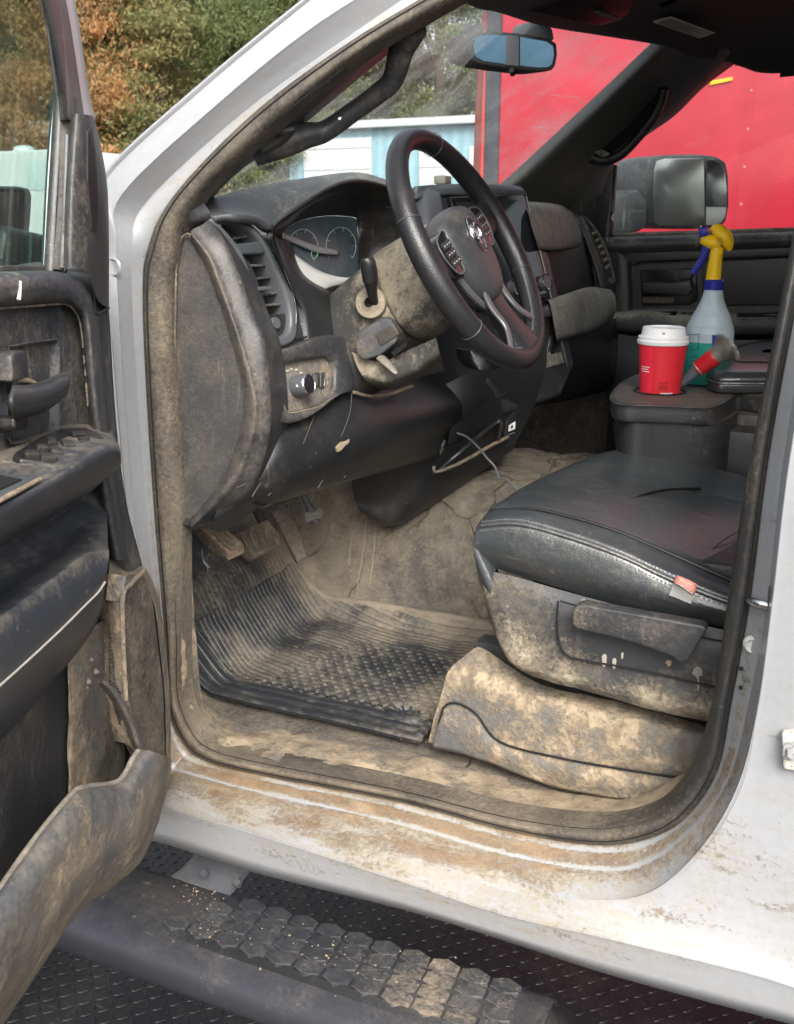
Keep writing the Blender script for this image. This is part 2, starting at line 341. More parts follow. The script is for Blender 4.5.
# stations round the door opening: per station the section from the outer skin to the inner edge of the seal
# (outer skin O, ridge L1, ledge L2, lip L3, seal outer S, seal crest T, seal inner I) as (u, v) and depth y, dirt
def sec(*p): return [Y(*q) for q in p]
ST = [
 # hinge pillar, top to bottom
 sec((92, 300, 1.12, .05), (100, 300, 1.12, .05), (118, 300, 1.135, .03), (132, 298, 1.17, .05), (143, 296, 1.19, .35), (152, 300, 1.185, .6), (168, 300, 1.20, .65)),
 sec((62, 400, 1.10, .05), (100, 400, 1.12, .05), (124, 400, 1.135, .03), (138, 400, 1.17, .1), (147, 400, 1.19, .4), (156, 400, 1.185, .6), (172, 400, 1.20, .65)),
 sec((66, 520, 1.10, .1), (108, 520, 1.12, .1), (134, 520, 1.135, .1), (147, 520, 1.17, .15), (155, 520, 1.19, .5), (163, 520, 1.185, .7), (178, 520, 1.20, .7)),
 sec((70, 640, 1.10, .2), (120, 640, 1.12, .2), (150, 640, 1.135, .3), (159, 640, 1.17, .45), (165, 640, 1.19, .7), (171, 640, 1.185, .75), (179, 640, 1.20, .75)),
 # front lower corner
 sec((80, 800, 1.09, .2), (120, 770, 1.10, .3), (148, 752, 1.12, .6), (160, 728, 1.16, .7), (167, 705, 1.19, .8), (173, 700, 1.18, .8), (180, 694, 1.20, .8)),
 sec((110, 842, 1.09, .2), (146, 806, 1.095, .25), (160, 792, 1.12, .75), (170, 765, 1.16, .6), (182, 742, 1.19, .85), (187, 737, 1.18, .85), (194, 730, 1.20, .85)),
 # sill, front to rear
 sec((152, 841, 1.102, .15), (158, 806, 1.088, .2), (172, 788, 1.12, .7), (186, 773, 1.16, .55), (203, 760, 1.19, .85), (208, 755, 1.18, .85), (215, 748, 1.20, .8)),
 sec((252, 872, 1.102, .12), (252, 833, 1.088, .35), (252, 815, 1.12, .74), (254, 791, 1.16, .6), (256, 774, 1.19, .9), (256, 768, 1.18, .85), (256, 759, 1.20, .8)),
 sec((400, 909, 1.102, .12), (400, 881, 1.088, .40), (400, 853, 1.12, .74), (400, 824, 1.16, .7), (400, 802, 1.19, .9), (400, 796, 1.18, .85), (400, 788, 1.20, .8)),
 sec((505, 941, 1.102, .1), (505, 915, 1.088, .3), (503, 890, 1.12, .58), (502, 853, 1.16, .7), (500, 829, 1.19, .85), (500, 822, 1.18, .85), (500, 813, 1.20, .8)),
 # rear lower corner
 sec((610, 975, 1.102, .1), (606, 938, 1.088, .38), (590, 900, 1.12, .4), (582, 868, 1.16, .6), (576, 843, 1.19, .8), (576, 836, 1.18, .8), (578, 824, 1.20, .8)),
 sec((790, 1024, 1.102, .08), (745, 972, 1.088, .27), (650, 893, 1.12, .35), (640, 866, 1.16, .6), (630, 843, 1.19, .75), (628, 834, 1.18, .7), (625, 822, 1.20, .7)),
 sec((930, 1062, 1.102, .05), (900, 1010, 1.088, .22), (700, 852, 1.12, .5), (690, 830, 1.16, .5), (680, 822, 1.19, .55), (672, 815, 1.18, .5), (664, 806, 1.20, .5)),
 sec((1010, 960, 1.10, .05), (960, 920, 1.085, .2), (738, 790, 1.12, .25), (728, 780, 1.16, .5), (716, 773, 1.19, .4), (706, 769, 1.18, .3), (692, 766, 1.20, .35)),
 # lock pillar, going up
 sec((960, 740, 1.08, .05), (860, 720, 1.09, .08), (758, 710, 1.12, .1), (748, 706, 1.17, .4), (731, 702, 1.20, .3), (722, 701, 1.185, .2), (713, 700, 1.20, .3)),
 sec((980, 600, 1.08, .03), (880, 600, 1.09, .06), (773, 600, 1.12, .05), (768, 600, 1.18, .2), (750, 600, 1.20, .3), (740, 600, 1.185, .15), (728, 600, 1.20, .2)),
 sec((1000, 460, 1.08, .03), (900, 460, 1.09, .06), (790, 460, 1.12, .05), (784, 460, 1.18, .1), (768, 460, 1.20, .2), (760, 460, 1.185, .15), (750, 460, 1.20, .2)),
 sec((1030, 300, 1.10, .03), (930, 300, 1.12, .06), (820, 300, 1.14, .05), (812, 300, 1.18, .1), (797, 300, 1.20, .2), (788, 300, 1.185, .15), (781, 300, 1.20, .2)),
 sec((1070, 90, 1.18, .03), (980, 90, 1.20, .06), (870, 90, 1.22, .05), (860, 90, 1.24, .1), (840, 90, 1.25, .2), (830, 90, 1.24, .15), (820, 90, 1.25, .2)),
 # roof rail, going forward
 sec((1090, -160, 1.33, 0), (1000, -140, 1.33, 0), (905, -70, 1.33, 0), (890, -60, 1.34, .1), (870, -50, 1.34, .2), (862, -45, 1.33, .15), (850, -35, 1.34, .2)),
 sec((850, -300, 1.35, 0), (830, -260, 1.35, 0), (780, -200, 1.35, 0), (770, -180, 1.35, .1), (760, -165, 1.35, .2), (752, -155, 1.34, .15), (745, -145, 1.35, .2)),
 sec((560, -210, 1.33, 0), (570, -180, 1.33, 0), (580, -140, 1.33, 0), (580, -120, 1.33, .1), (582, -108, 1.33, .2), (582, -100, 1.32, .2), (582, -90, 1.33, .3)),
 # windscreen pillar, going down and forward
 sec((418, -90, 1.28, 0), (422, -86, 1.285, 0), (452, -58, 1.28, 0), (464, -42, 1.29, .05), (472, -32, 1.30, .3), (476, -26, 1.29, .5), (482, -18, 1.30, .5)),
 sec((300, 3, 1.235, 0), (303, 6, 1.24, 0), (320, 22, 1.228, 0), (338, 44, 1.258, .05), (349, 42, 1.25, .3), (354, 49, 1.24, .5), (360, 54, 1.25, .5)),
 sec((200, 85, 1.20, 0), (203, 89, 1.205, 0), (214, 107, 1.195, 0), (236, 119, 1.228, .05), (250, 116, 1.22, .3), (256, 124, 1.21, .5), (263, 132, 1.22, .5)),
 sec((106, 172, 1.15, 0), (109, 176, 1.155, 0), (122, 194, 1.150, 0), (146, 203, 1.19, .05), (173, 197, 1.20, .3), (180, 201, 1.19, .55), (188, 207, 1.20, .55)),
 sec((96, 215, 1.13, 0), (104, 225, 1.13, 0), (116, 240, 1.145, 0), (132, 247, 1.17, .05), (148, 250, 1.195, .3), (158, 254, 1.185, .6), (172, 262, 1.20, .6)),
]
cols = 7
white = [[s_[k] for s_ in ST] for k in range(5)]
def lp_(a, b, t_): return [p*(1-t_)+q*t_ for p, q in zip(a, b)]
def sd_(L, dd): return [np.append(p[:3], p[3]*(1-.0)+dd if p[3] > .3 else p[3]) for p in L]
white = [white[0], lp_(white[1], white[0], .12), white[1], lp_(white[1], white[2], .12), lp_(white[2], white[1], .1), white[2], lp_(white[2], white[3], .1), sd_(lp_(white[3], white[2], .14), .15), sd_(white[3], -.42), sd_(lp_(white[3], white[4], .2), .1), sd_(lp_(white[3], white[4], .6), .15), sd_(lp_(white[3], white[4], .75), -.35), white[4]]
BODY = surf('body', white, M['paint'], TRUCK, ku=7, kv=3, closed=True, angle=55)
m_ = BODY.modifiers.new('s', 'SOLIDIFY'); m_.thickness = .004; m_.offset = -1
sealr = [[s_[k] for s_ in ST] for k in (4, 5, 6)]
back = [p+np.array([0, .035, 0, 0]) for p in sealr[2]]
def toward_c(L, f):
    c = sum(L)/len(L); return [p+np.append((c-p)[:3]*f, 0) for p in L]
SEAL = surf('door_seal', [sealr[0], sealr[1], sealr[2], back], M['seal'], TRUCK, ku=7, kv=4, closed=True, angle=180)
for k_, r__ in ((0, .0016), (1, .0014)):
    L_ = [np.append(*(((s_[4]*.45+s_[5]*.55) if k_ == 0 else (s_[5]*.35+s_[6]*.65))[:3], [0])) for s_ in ST]
    tube('seal_groove', [p[:3]+np.array([0, -.001, 0]) for p in L_], r__, M['void'], SEAL, 7, 6, closed=True)
# outer skin running on from the opening: rear door, front wing, roof edge
def quadstrip(name, rows, mat, par, **kw): return surf(name, rows, mat, par, **kw)
def Pn(x, y, z, d=.05): return np.array([x, y, z, d])
o0 = [s_[0] for s_ in ST]
rr = [o0[i] for i in range(11, 19)]
surf('rear_body_side', [[p for p in rr], [Pn(.35, 1.08, p[2]) for p in rr], [Pn(1.5, 1.09, p[2]) for p in rr]], M['paint'], BODY, ku=3, kv=2, thick=.004)
# front wing and bonnet (behind the open door, seen past the windscreen)
surf('front_wing', [[Pn(-.93, 1.12, .72), Pn(-.93, 1.11, 1.0), Pn(-.94, 1.11, 1.25), Pn(-.96, 1.13, 1.5), Pn(-1.02, 1.20, 1.57)],
     [Pn(-1.4, 1.08, .95), Pn(-1.4, 1.07, 1.1), Pn(-1.4, 1.07, 1.25), Pn(-1.4, 1.10, 1.45), Pn(-1.4, 1.22, 1.53)],
     [Pn(-2.1, 1.06, .95), Pn(-2.1, 1.05, 1.1), Pn(-2.1, 1.05, 1.25), Pn(-2.1, 1.08, 1.4), Pn(-2.1, 1.22, 1.48)],
     [Pn(-2.5, 1.12, .75), Pn(-2.5, 1.12, 1.0), Pn(-2.5, 1.12, 1.2), Pn(-2.48, 1.16, 1.33), Pn(-2.45, 1.24, 1.40)]], M['paint'], BODY, ku=4, kv=5, thick=.004)
hood = surf('bonnet', [[Pn(-1.42, y, z-.02) for y, z in ((1.2, 1.56), (1.45, 1.59), (2.0, 1.60), (2.5, 1.59), (2.75, 1.56))],
     [Pn(-1.9, y, z-.05) for y, z in ((1.2, 1.56), (1.45, 1.60), (2.0, 1.58), (2.5, 1.60), (2.75, 1.56))],
     [Pn(-2.45, y, z-.12) for y, z in ((1.2, 1.52), (1.45, 1.56), (2.0, 1.56), (2.5, 1.56), (2.75, 1.52))],
     [Pn(-2.6, y, 1.0) for y in (1.2, 1.45, 2.0, 2.5, 2.75)]], M['paint'], TRUCK, ku=6, kv=6, thick=.01)
surf('cowl', [[Pn(-1.42, y, 1.50, .5) for y in (1.2, 2.0, 2.75)], [Pn(-1.30, y, 1.50, .5) for y in (1.2, 2.0, 2.75)], [Pn(-1.16, y, 1.56, .5) for y in (1.2, 2.0, 2.75)], [Pn(-1.0, y, 1.60, .4) for y in (1.2, 2.0, 2.75)]], M['plastic'], TRUCK, ku=6, kv=5, thick=.01)
for y0_, an in ((1.35, 0), (1.95, 0)):
    tube('wiper', [(-1.28, y0_, 1.53), (-1.22, y0_+.15, 1.60), (-1.12, y0_+.5, 1.655)], .008, M['clean'], TRUCK, 4, 8)
# front wheel
WH = lathe('wheel', [(0, .02), (.12, .02), (.2, .05), (.24, .06), (.26, .03), (.40, .0), (.425, .03), (.43, .14), (.42, .25), (.26, .27), (.0, .27)], (-1.75, 1.10, .43), (0, 1, 0), M['rubber'], TRUCK, 48, .4)
lathe('rim', [(0, -.006), (.07, -.006), (.09, .012), (.2, .03), (.235, .045), (.25, .015), (.26, .02)], (-1.75, 1.11, .43), (0, 1, 0), M['silver'], WH, 40)
# roof skin and rear cab walls
roof = surf('roof', [[Pn(-.38, 1.35, 2.05, 0), Pn(-.45, 1.7, 2.10, 0), Pn(-.46, 2.05, 2.115, 0), Pn(-.45, 2.4, 2.10, 0), Pn(-.38, 2.72, 2.05, 0)],
  [Pn(.1, 1.28, 2.07, 0), Pn(.1, 1.7, 2.14, 0), Pn(.1, 2.05, 2.15, 0), Pn(.1, 2.4, 2.14, 0), Pn(.1, 2.78, 2.07, 0)],
  [Pn(1.3, 1.28, 2.07, 0), Pn(1.3, 1.7, 2.13, 0), Pn(1.3, 2.05, 2.14, 0), Pn(1.3, 2.4, 2.13, 0), Pn(1.3, 2.78, 2.07, 0)]], M['paint'], TRUCK, ku=6, kv=6, thick=.01)
box('cab_back', (1.32, 1.12, .75), (1.38, 2.88, 1.55), M['plastic'], TRUCK, .01)
box('passenger_body_side', (-.95, 2.88, .72), (1.4, 2.96, 1.56), M['paint'], TRUCK, .02, dirt=.1)
# striker, hinge, plug and dents on the pillars
st = tube('door_striker', [Y(750, 601, 1.185), Y(757, 603, 1.172), Y(772, 606, 1.172)], .0052, M['chrome'], TRUCK, 3, 12)
panel('striker_plate', [Y(768, 588, 1.16), Y(777, 590, 1.155), Y(775, 628, 1.155), Y(767, 624, 1.16)], (0, .01, 0), M['silver'], st, .002)
lathe('body_plug', [(0, -.002), (.006, -.002), (.0085, -.0045), (.0105, -.002), (.012, .001)], Y(753, 645, 1.19), (0, 1, 0), plain('pale_plug', (.6, .6, .58), .5), BODY, 24)
for u, v in ((741, 669), (741, 688)): lathe('body_plug', [(0, -.001), (.0022, -.001), (.003, .001)], Y(u, v, 1.187), (0, 1, 0), M['clean'], BODY, 12)
hg = panel('rear_door_hinge', [Y(781, 733, 1.10), Y(815, 730, 1.095), Y(818, 775, 1.095), Y(783, 770, 1.10)], (0, .012, 0), dirty('hinge_paint', (.62, .6, .55), .4, mudc=(.35, .25, .14)), BODY, .004, dirt=.45)
lathe('hinge_bolt', [(0, -.007), (.006, -.007), (.0072, -.005), (.0075, 0), (.012, 0), (.012, .003)], Y(793, 752, 1.094), (0, 1, 0), M['paint'], hg, 6)
lathe('body_plug', [(0, .002), (.008, .002), (.011, -.0015), (.0135, .001)], Y(113, 267, 1.134), (0, 1, 0), M['paint'], BODY, 24, dirt=0)

# side step with its bracket
def stepY(u, v, z, d=.4): return Z(u, v, z, d)
y_in, y_out, zs = 1.125, .985, .60
def proj_step(): pass
xs = [-1.15, -1.0, -.8, -.6, -.45, -.30, -.272]
STEP = surf('side_step', [[Pn(x, 1.125, 0.567, .3) for x in xs], [Pn(x, 1.127, 0.602, .35) for x in xs], [Pn(x, 1.102, 0.614, .4) for x in xs], [Pn(x, 1.045, 0.617, .45) for x in xs], [Pn(x, 1.006, 0.612, .4) for x in xs],
    [Pn(x, 0.976, 0.597, .25) for x in xs], [Pn(x, 0.966, 0.572, .2) for x in xs], [Pn(x, 0.976, 0.542, .25) for x in xs], [Pn(x, 1.021, 0.527, .3) for x in xs], [Pn(x, 1.085, 0.532, .2) for x in xs], [Pn(x, 1.125, 0.567, .3) for x in xs]],
    dirty('step_cover', (.026, .027, .034), .42, dust=.22, mud=.05, gbump=.2), TRUCK, ku=4, kv=4, angle=180)
def hexpad():
    V = []; F = []; r = .0255; x = -.845; row = 0; yy0 = .985
    rows = 4; dy = r*1.5*.80
    for rw in range(rows):
        for i in range(40):
            cx = -.83+.02*rw+i*r*1.78+(rw % 2)*r*.89; cy = 1.024+rw*.0265
            if cx > -.30: break
            b = len(V); tl = random.uniform(-.0004, .0004)
            for ring, (sc, h) in enumerate(((.97, -.001), (.93, .0042), (.84, .0052), (.3, .0047))):
                for k in range(6):
                    a = math.radians(60*k+30); px = cx+r*1.0*sc*math.cos(a); py = cy+.0172*sc*math.sin(a)
                    V.append((px, py, .6155+h+tl*math.cos(a)*ring, .25+.42*math.exp(-((cx+.44)/.09)**2)+.2*math.exp(-((cx+.80)/.02)**2)))
            V.append((cx, cy, .6205, .25+.42*math.exp(-((cx+.44)/.09)**2))); 
            for q in range(3):
                for k in range(6): F.append((b+q*6+k, b+q*6+(k+1) % 6, b+(q+1)*6+(k+1) % 6, b+(q+1)*6+k))
            for k in range(6): F.append((b+18+k, b+18+(k+1) % 6, b+24))
    mesh('step_tread', V, F, dirty('step_tread', (.028, .029, .034), .45, dust=.42, mud=.9, gbump=.3, dustc=(.2, .19, .17), mudc=(.38, .29, .2)), STEP, angle=30)
hexpad()
panel('tread_edge', [Pn(-.83, 1.008, .6155), Pn(-.285, 1.008, .6155), Pn(-.285, 0.983, .595), Pn(-.83, 0.983, .595)], (0, .004, .003), M['clean'], STEP, .002, dirt=.15)
tube('trim_line', [(-.83, .974, .590), (-.5, .974, .590), (-.28, .974, .590)], .0022, plain('dry_mud_line', (.33, .27, .2), .9), STEP, 2, 6)
br = surf('step_bracket', [[Pn(-.93, 1.10, .60), Pn(-.905, 1.2, .62), Pn(-.90, 1.4, .70)], [Pn(-.90, 1.10, .60), Pn(-.895, 1.2, .64), Pn(-.87, 1.4, .75)], [Pn(-.84, 1.10, .60), Pn(-.84, 1.2, .65), Pn(-.82, 1.4, .76)], [Pn(-.81, 1.10, .595), Pn(-.80, 1.2, .62), Pn(-.80, 1.4, .70)]],
    dirty('bracket_paint', (.07, .075, .085), .4, dust=.8, mud=.2), TRUCK, ku=4, kv=4, thick=.005)
for p in (Z(205, 875, .625), Z(238, 884, .625)): lathe('bolt', [(0, .009), (.006, .009), (.0075, .006), (.0075, 0)], p, (.1, -.5, .8), M['silver'], br, 6)
# frame rail and underside
box('chassis_rail', (-2.3, 1.5, .48), (1.6, 1.58, .66), M['clean'], TRUCK, .01)
box('underbody', (-1.2, 1.22, .68), (1.3, 2.8, .74), M['clean'], TRUCK, .01)
surf('step_end', [[Pn(-.274, 1.125, .567, .2), Pn(-.274, 1.11, .612, .2), Pn(-.274, 1.03, .612, .2), Pn(-.274, .975, .585, .2), Pn(-.274, 1.0, .53, .2), Pn(-.274, 1.09, .532, .2)], [Pn(-.25, 1.11, .565, .2), Pn(-.25, 1.10, .600, .2), Pn(-.25, 1.035, .600, .2), Pn(-.25, .985, .580, .2), Pn(-.25, 1.0, .54, .2), Pn(-.25, 1.08, .54, .2)], [Pn(-.245, 1.06, .57, .2)]*6], M['clean'], STEP, ku=3, kv=3, closed=True)
# mud clods and paint flakes lying in the sill and on the step
def clods(name, spots, mat, par, r=(.002, .006), n=40, seed=3):
    R_ = random.Random(seed); V = []; F = []
    for k in range(n):
        p, s_ = R_.choice(spots); c = np.array(p[:3])+np.array([R_.gauss(0, s_[0]), R_.gauss(0, s_[1]), 0]); rr_ = R_.uniform(*r)*R_.uniform(.4, 1)
        b = len(V)
        for q in ((1, 0, 0), (-.9, .2, 0), (0, 1, 0), (.1, -1, 0), (0, 0, .7), (0, 0, -.5)):
            V.append(tuple(c+rr_*np.array(q)*R_.uniform(.6, 1.2))+(.6,))
        for f in ((0, 2, 4), (2, 1, 4), (1, 3, 4), (3, 0, 4), (2, 0, 5), (1, 2, 5), (3, 1, 5), (0, 3, 5)): F.append(tuple(b+i for i in f))
    o = mesh(name, V, F, mat, par, angle=60); return o
m_clod = plain('dry_mud', (.26, .2, .135), .95, var=.35)
cl = clods('mud_crumbs', [(Z(200, 895, .623), (.02, .01)), (Z(215, 930, .623), (.05, .02)), (Z(400, 975, .623), (.07, .025)), (Z(340, 955, .623), (.06, .02))], m_clod, None, (.001, .004), 110)
cl['label'] = 'tan crumbs of dried mud scattered over the side step tread'; cl['category'] = 'mud'; cl['kind'] = 'stuff'
# ------------------------------------------------------------------ cab floor, tunnel, kick walls (true shape, metres)
def sst(x, a, b):
    t = np.clip((x-a)/(b-a), 0, 1); return t*t*(3-2*t)
def floor_z(x, y):
    toe = .80+.10*sst(-x, .97, 1.10)+1.15*np.maximum(0, -x-1.06)**1.05
    tun = .80+.315*sst(y, 1.74, 1.97)*(1-sst(y, 2.25, 2.42))
    tun = tun+.10*sst(-x, .75, 1.15)*(tun > .85)
    k = 18; return np.log(np.exp(k*toe)+np.exp(k*tun)-np.exp(k*.80))/k
def floor_mesh():
    xs_ = np.concatenate([np.linspace(-1.42, -.40, 190), np.linspace(-.38, 1.3, 30)]); ys_ = np.linspace(1.24, 2.74, 260)
    V = []; F = []
    for x in xs_:
        for y in ys_:
            z = float(floor_z(x, y)); h = noise.fractal(Vector((x*9, y*9, z*9)), .9, 2.1, 5)*.010+noise.fractal(Vector((x*40, y*40, z*30)), .8, 2, 3)*.0025
            d = .66+.45*noise.noise(Vector((x*2.3, y*2.3, 7)))+.2*noise.noise(Vector((x*4, y*4, 2)))-.3*float(y > 2.2)-.5*float(sst(-x, .98, 1.06)*(1-sst(y, 1.66, 1.84)))-.3*float(sst(-x, 1.0, 1.15))  # dirt thinned at the toe end: painted shade under the dash
            V.append((x, y, z+h*(.3 if y < 1.8 and x > -1 else 1), d))
    n = len(ys_)
    for i in range(len(xs_)-1):
        for j in range(n-1): F.append((i*n+j, i*n+j+1, (i+1)*n+j+1, (i+1)*n+j))
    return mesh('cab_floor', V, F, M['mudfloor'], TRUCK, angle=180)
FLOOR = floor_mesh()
# sill trim plate inside the seal
lo = [Y(179, 540, 1.205, 1.06), Y(181, 640, 1.205, 1.06), Y(183, 692, 1.205, 1.06), Y(194, 728, 1.205, 1.01), Y(225, 750, 1.205, 0.96), Y(300, 766, 1.205, 0.91), Y(400, 789, 1.205, 0.96), Y(495, 814, 1.205, 0.96), Y(555, 824, 1.205, 1.01), Y(640, 822, 1.205, 1.01), Y(695, 792, 1.205, 0.86), Y(712, 745, 1.205, 0.76)]
mi = [Y(177, 540, 1.23, 1.06), Y(187, 640, 1.23, 1.11), Y(190, 690, 1.23, 1.11), Y(206, 722, 1.24, 1.01), Y(235, 736, 1.25, 0.91), Y(302, 748, 1.26, 0.96), Y(400, 768, 1.26, 0.96), Y(495, 795, 1.26, 1.11), Y(555, 806, 1.26, 1.11), Y(635, 806, 1.25, 1.11), Y(690, 782, 1.23, 1.06), Y(716, 740, 1.23, 0.76)]
hi = [Y(182, 540, 1.28, 0.96), Y(189, 640, 1.28, 0.86), Y(196, 690, 1.29, 0.76), Y(213, 708, 1.32, 0.71), Y(240, 719, 1.335, 0.61), Y(302, 732, 1.335, 0.71), Y(400, 750, 1.335, 0.76), Y(495, 774, 1.34, 1.11), Y(555, 787, 1.34, 1.11), Y(625, 797, 1.32, 1.06), Y(680, 776, 1.28, 1.06), Y(716, 735, 1.26, 0.76)]
hb = [p+np.array([-.0, .02, -.035, 0]) for p in hi]
surf('sill_trim', [lo, mi, hi, hb], M['scuff'], TRUCK, ku=10, kv=6, lump=.0035, lscale=26, angle=180)
# kick wall left of the footwell and firewall
surf('kick_wall', [[Y(176, 500, 1.25, .5), Y(181, 600, 1.28, .6), Y(190, 700, 1.30, .6)], [Pn(-1.1, 1.30, 1.25, .1), Pn(-1.1, 1.31, 1.05, .15), Pn(-1.05, 1.33, .80, .3)], [Pn(-1.45, 1.3, 1.25, 0), Pn(-1.45, 1.31, 1.1, 0), Pn(-1.45, 1.33, .9, 0)]], M['rubber'], TRUCK, ku=8, kv=6, thick=.01)
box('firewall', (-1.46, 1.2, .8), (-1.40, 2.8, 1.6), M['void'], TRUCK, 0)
# rubber mat: ribs forward, honeycomb at the heel
def matmesh():
    V = []; F = []; nx, ny = 420, 340
    X0, X1, Y0, Y1 = -1.17, -.575, 1.345, 1.80
    for i in range(nx):
        for j in range(ny):
            a, b = i/(nx-1), j/(ny-1); x = X0+(X1-X0)*a; y = Y0+(Y1-Y0)*b
            # tapered far corner
            if x < -1.0: y = Y0+(Y1-.02*0-Y0)*b
            z = float(floor_z(x, min(y, 1.79)))+.012
            ex = min(a*(X1-X0), (1-a)*(X1-X0), b*(Y1-Y0), (1-b)*(Y1-Y0)); lip = .006*math.exp(-((ex-.006)/.005)**2)*(1 if y < 1.5 else .25)
            h = 0
            inn = float(sst(ex, .03, .04))
            inn = float(sst(ex, .01, .02)) if y > 1.5 else inn
            if x < -.90+.35*(y-1.5) or y > 1.67:
                q = (y+.05*math.sin((x+1.0)*5))/.0135; h = .0042*float(sst(math.cos(2*math.pi*q), -.4, .4))*inn
                if y < 1.43: h = .003*float(sst(math.cos(2*math.pi*y/.022), .2, .6))
            elif y < 1.425: h = .003*float(sst(math.cos(2*math.pi*y/.022), .2, .6))
            else:
                hx, hy = x/.0225, y/.0150; r_ = math.floor(hy); fx = (hx+.5*(r_ % 2)) % 1-.5; fy = hy-r_-.5
                mm_ = max(abs(fx)*2, abs(fx)+abs(fy)*1.5); h = .0036*float(sst(mm_, .70, .86))
            if x < -1.07: h *= .25
            hole = math.hypot((x+.63)/1.25, y-1.43); h += -.006*float(1-sst(hole, .016, .02))+.006*math.exp(-((hole-.026)/.005)**2)
            n1 = noise.fractal(Vector((x*5, y*5, 1)), 1, 2, 4)
            bury = float(sst(n1, .15, .7)); h = h*(1-.6*bury)+.0018*bury
            d = .50+.40*n1+.25*float(sst(y, 1.66, 1.78))-.55*float(1-sst(y, 1.41, 1.44))-.4*float(sst(-x, 1.0, 1.08))*float(1-sst(y, 1.66, 1.78))+.3*float(sst(x, -.66, -.62))  # toe end darkened here too, as painted shade below the dash
            if hole < .02: d = 0
            d += .22*(h < .0012)-.14*(h > .003)
            V.append((x, y, z+h+lip+noise.fractal(Vector((x*6, y*6, 0)), 1, 2, 3)*.004, d))
    for i in range(nx-1):
        for j in range(ny-1): F.append((i*ny+j, i*ny+j+1, (i+1)*ny+j+1, (i+1)*ny+j))
    # underside skirt
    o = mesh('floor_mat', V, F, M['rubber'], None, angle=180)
    m = o.modifiers.new('s', 'SOLIDIFY'); m.thickness = .006; m.offset = -1
    return o
FM = matmesh(); FM['label'] = 'black ribbed rubber floor mat smeared with tan dust in the driver footwell'; FM['category'] = 'floor mat'
# loose clods on floor
cl = clods('mud_crumbs', [(Pn(-.93, 1.62, .822), (.06, .05)), (Pn(-.75, 1.5, .818), (.12, .08)), (Pn(-1.0, 1.45, .84), (.03, .03))], m_clod, None, (.0015, .005), 170, 5)
cl['label'] = 'small crumbs of mud lying between the ribs of the floor mat'; cl['category'] = 'mud'; cl['kind'] = 'stuff'

def onfloor(u, v, lift_=.004):
    d_ = ray(u, v); t_ = 1.2
    while t_ < 3:
        p = CAM+d_*t_
        if p[2] < float(floor_z(p[0], p[1]))+lift_: break
        t_ += .004
    return p
dripm = plain('pale_mud_run', (.24, .2, .15), .9)
for L in ([(366, 520), (364, 545), (359, 575), (356, 600)], [(376, 525), (374, 550), (371, 575), (368, 596)], [(352, 530), (350, 550), (349, 565)]):
    tube('mud_run', [onfloor(*q, .009) for q in L], [.0012, .002, .002, .001][:len(L)], dripm, FLOOR, 4, 6)
# pedals
def pedal(loop, off, mat, d, arm, ribs=0):
    o = panel('pedal', [pt(p, d) for p in loop], off, mat, TRUCK, .004, 1, 3)
    tube('pedal_arm', arm, .009, M['plastic'], o, 4, 8, dirt=.3); return o
m_ped = dirty('pedal_rubber', (.03, .028, .026), .7, dust=.9, mud=.8, gbump=.4, mudc=(.2, .15, .1))
# parking brake pedal: tan worn block with a side plate
pk = panel('pedal', [Y(200, 527, 1.36, .85), Y(216, 519, 1.38, .85), Y(243, 543, 1.39, .85), Y(226, 551, 1.36, .85)], (-.004, .012, -.022), dirty('parking_pedal', (.07, .05, .04), .7, mudc=(.27, .19, .13), dustc=(.27, .2, .145)), TRUCK, .003)
for a_ in (.3, .62): tube('tread_bar', [Y(200+a_*16, 527-8*a_, 1.362, .8), Y(226+a_*17, 551-8*a_, 1.362, .8)], .0022, m_ped, pk, 2, 6, dirt=.9)
surf('pedal_arm', [[Y(186, 527, 1.37, .5), Y(196, 540, 1.37, .5), Y(210, 553, 1.37, .6), Y(224, 557, 1.37, .6)], [Y(192, 521, 1.37, .4), Y(204, 532, 1.37, .4), Y(217, 545, 1.37, .4), Y(226, 552, 1.37, .5)]], m_ped, pk, ku=4, kv=2, thick=.006)
tube('loose_wire', [Y(202, 549, 1.37), Y(203, 560, 1.37), Y(207, 566, 1.372), Y(208, 572, 1.372)], .0012, M['silver'], pk, 4, 6)
tube('loose_wire', [Y(209, 553, 1.37), Y(206, 561, 1.37), Y(209, 568, 1.372)], .0012, M['silver'], pk, 4, 6)
# brake pedal
bk = panel('pedal', [Y(236, 533, 1.53, .7), Y(268, 519, 1.55, .7), Y(280, 535, 1.56, .7), Y(281, 545, 1.56, .7), Y(253, 560, 1.54, .7), Y(246, 556, 1.535, .7)], (-.014, .006, -.008), m_ped, TRUCK, .004)
for i in range(5):
    t_ = i/4.5; tube('tread_bar', [Y(241+t_*32, 535-13*t_, 1.527+.03*t_, .6), Y(252+t_*26, 555-13*t_, 1.533+.025*t_, .6)], .0022, m_ped, bk, 2, 6, dirt=.6)
tube('pedal_arm', [Y(263, 525, 1.57), Y(254, 505, 1.56), Y(248, 490, 1.55)], .008, M['plastic'], bk, 3, 8)
# accelerator: long curved blade
surf('pedal', [[Y(266, 506, 1.60, .5), Y(275, 520, 1.60, .6), Y(287, 542, 1.60, .7), Y(298, 563, 1.60, .7)], [Y(284, 504, 1.62, .4), Y(292, 514, 1.62, .6), Y(301, 538, 1.62, .7), Y(307, 556, 1.62, .7)]], m_ped, TRUCK, ku=5, kv=5, thick=.012)
panel('pedal_bracket', [Y(265, 503, 1.60, .2), Y(274, 503, 1.60, .2), Y(278, 511, 1.60, .2), Y(268, 511, 1.60, .2)], (-.01, .01, 0), M['silver'], TRUCK, .001)
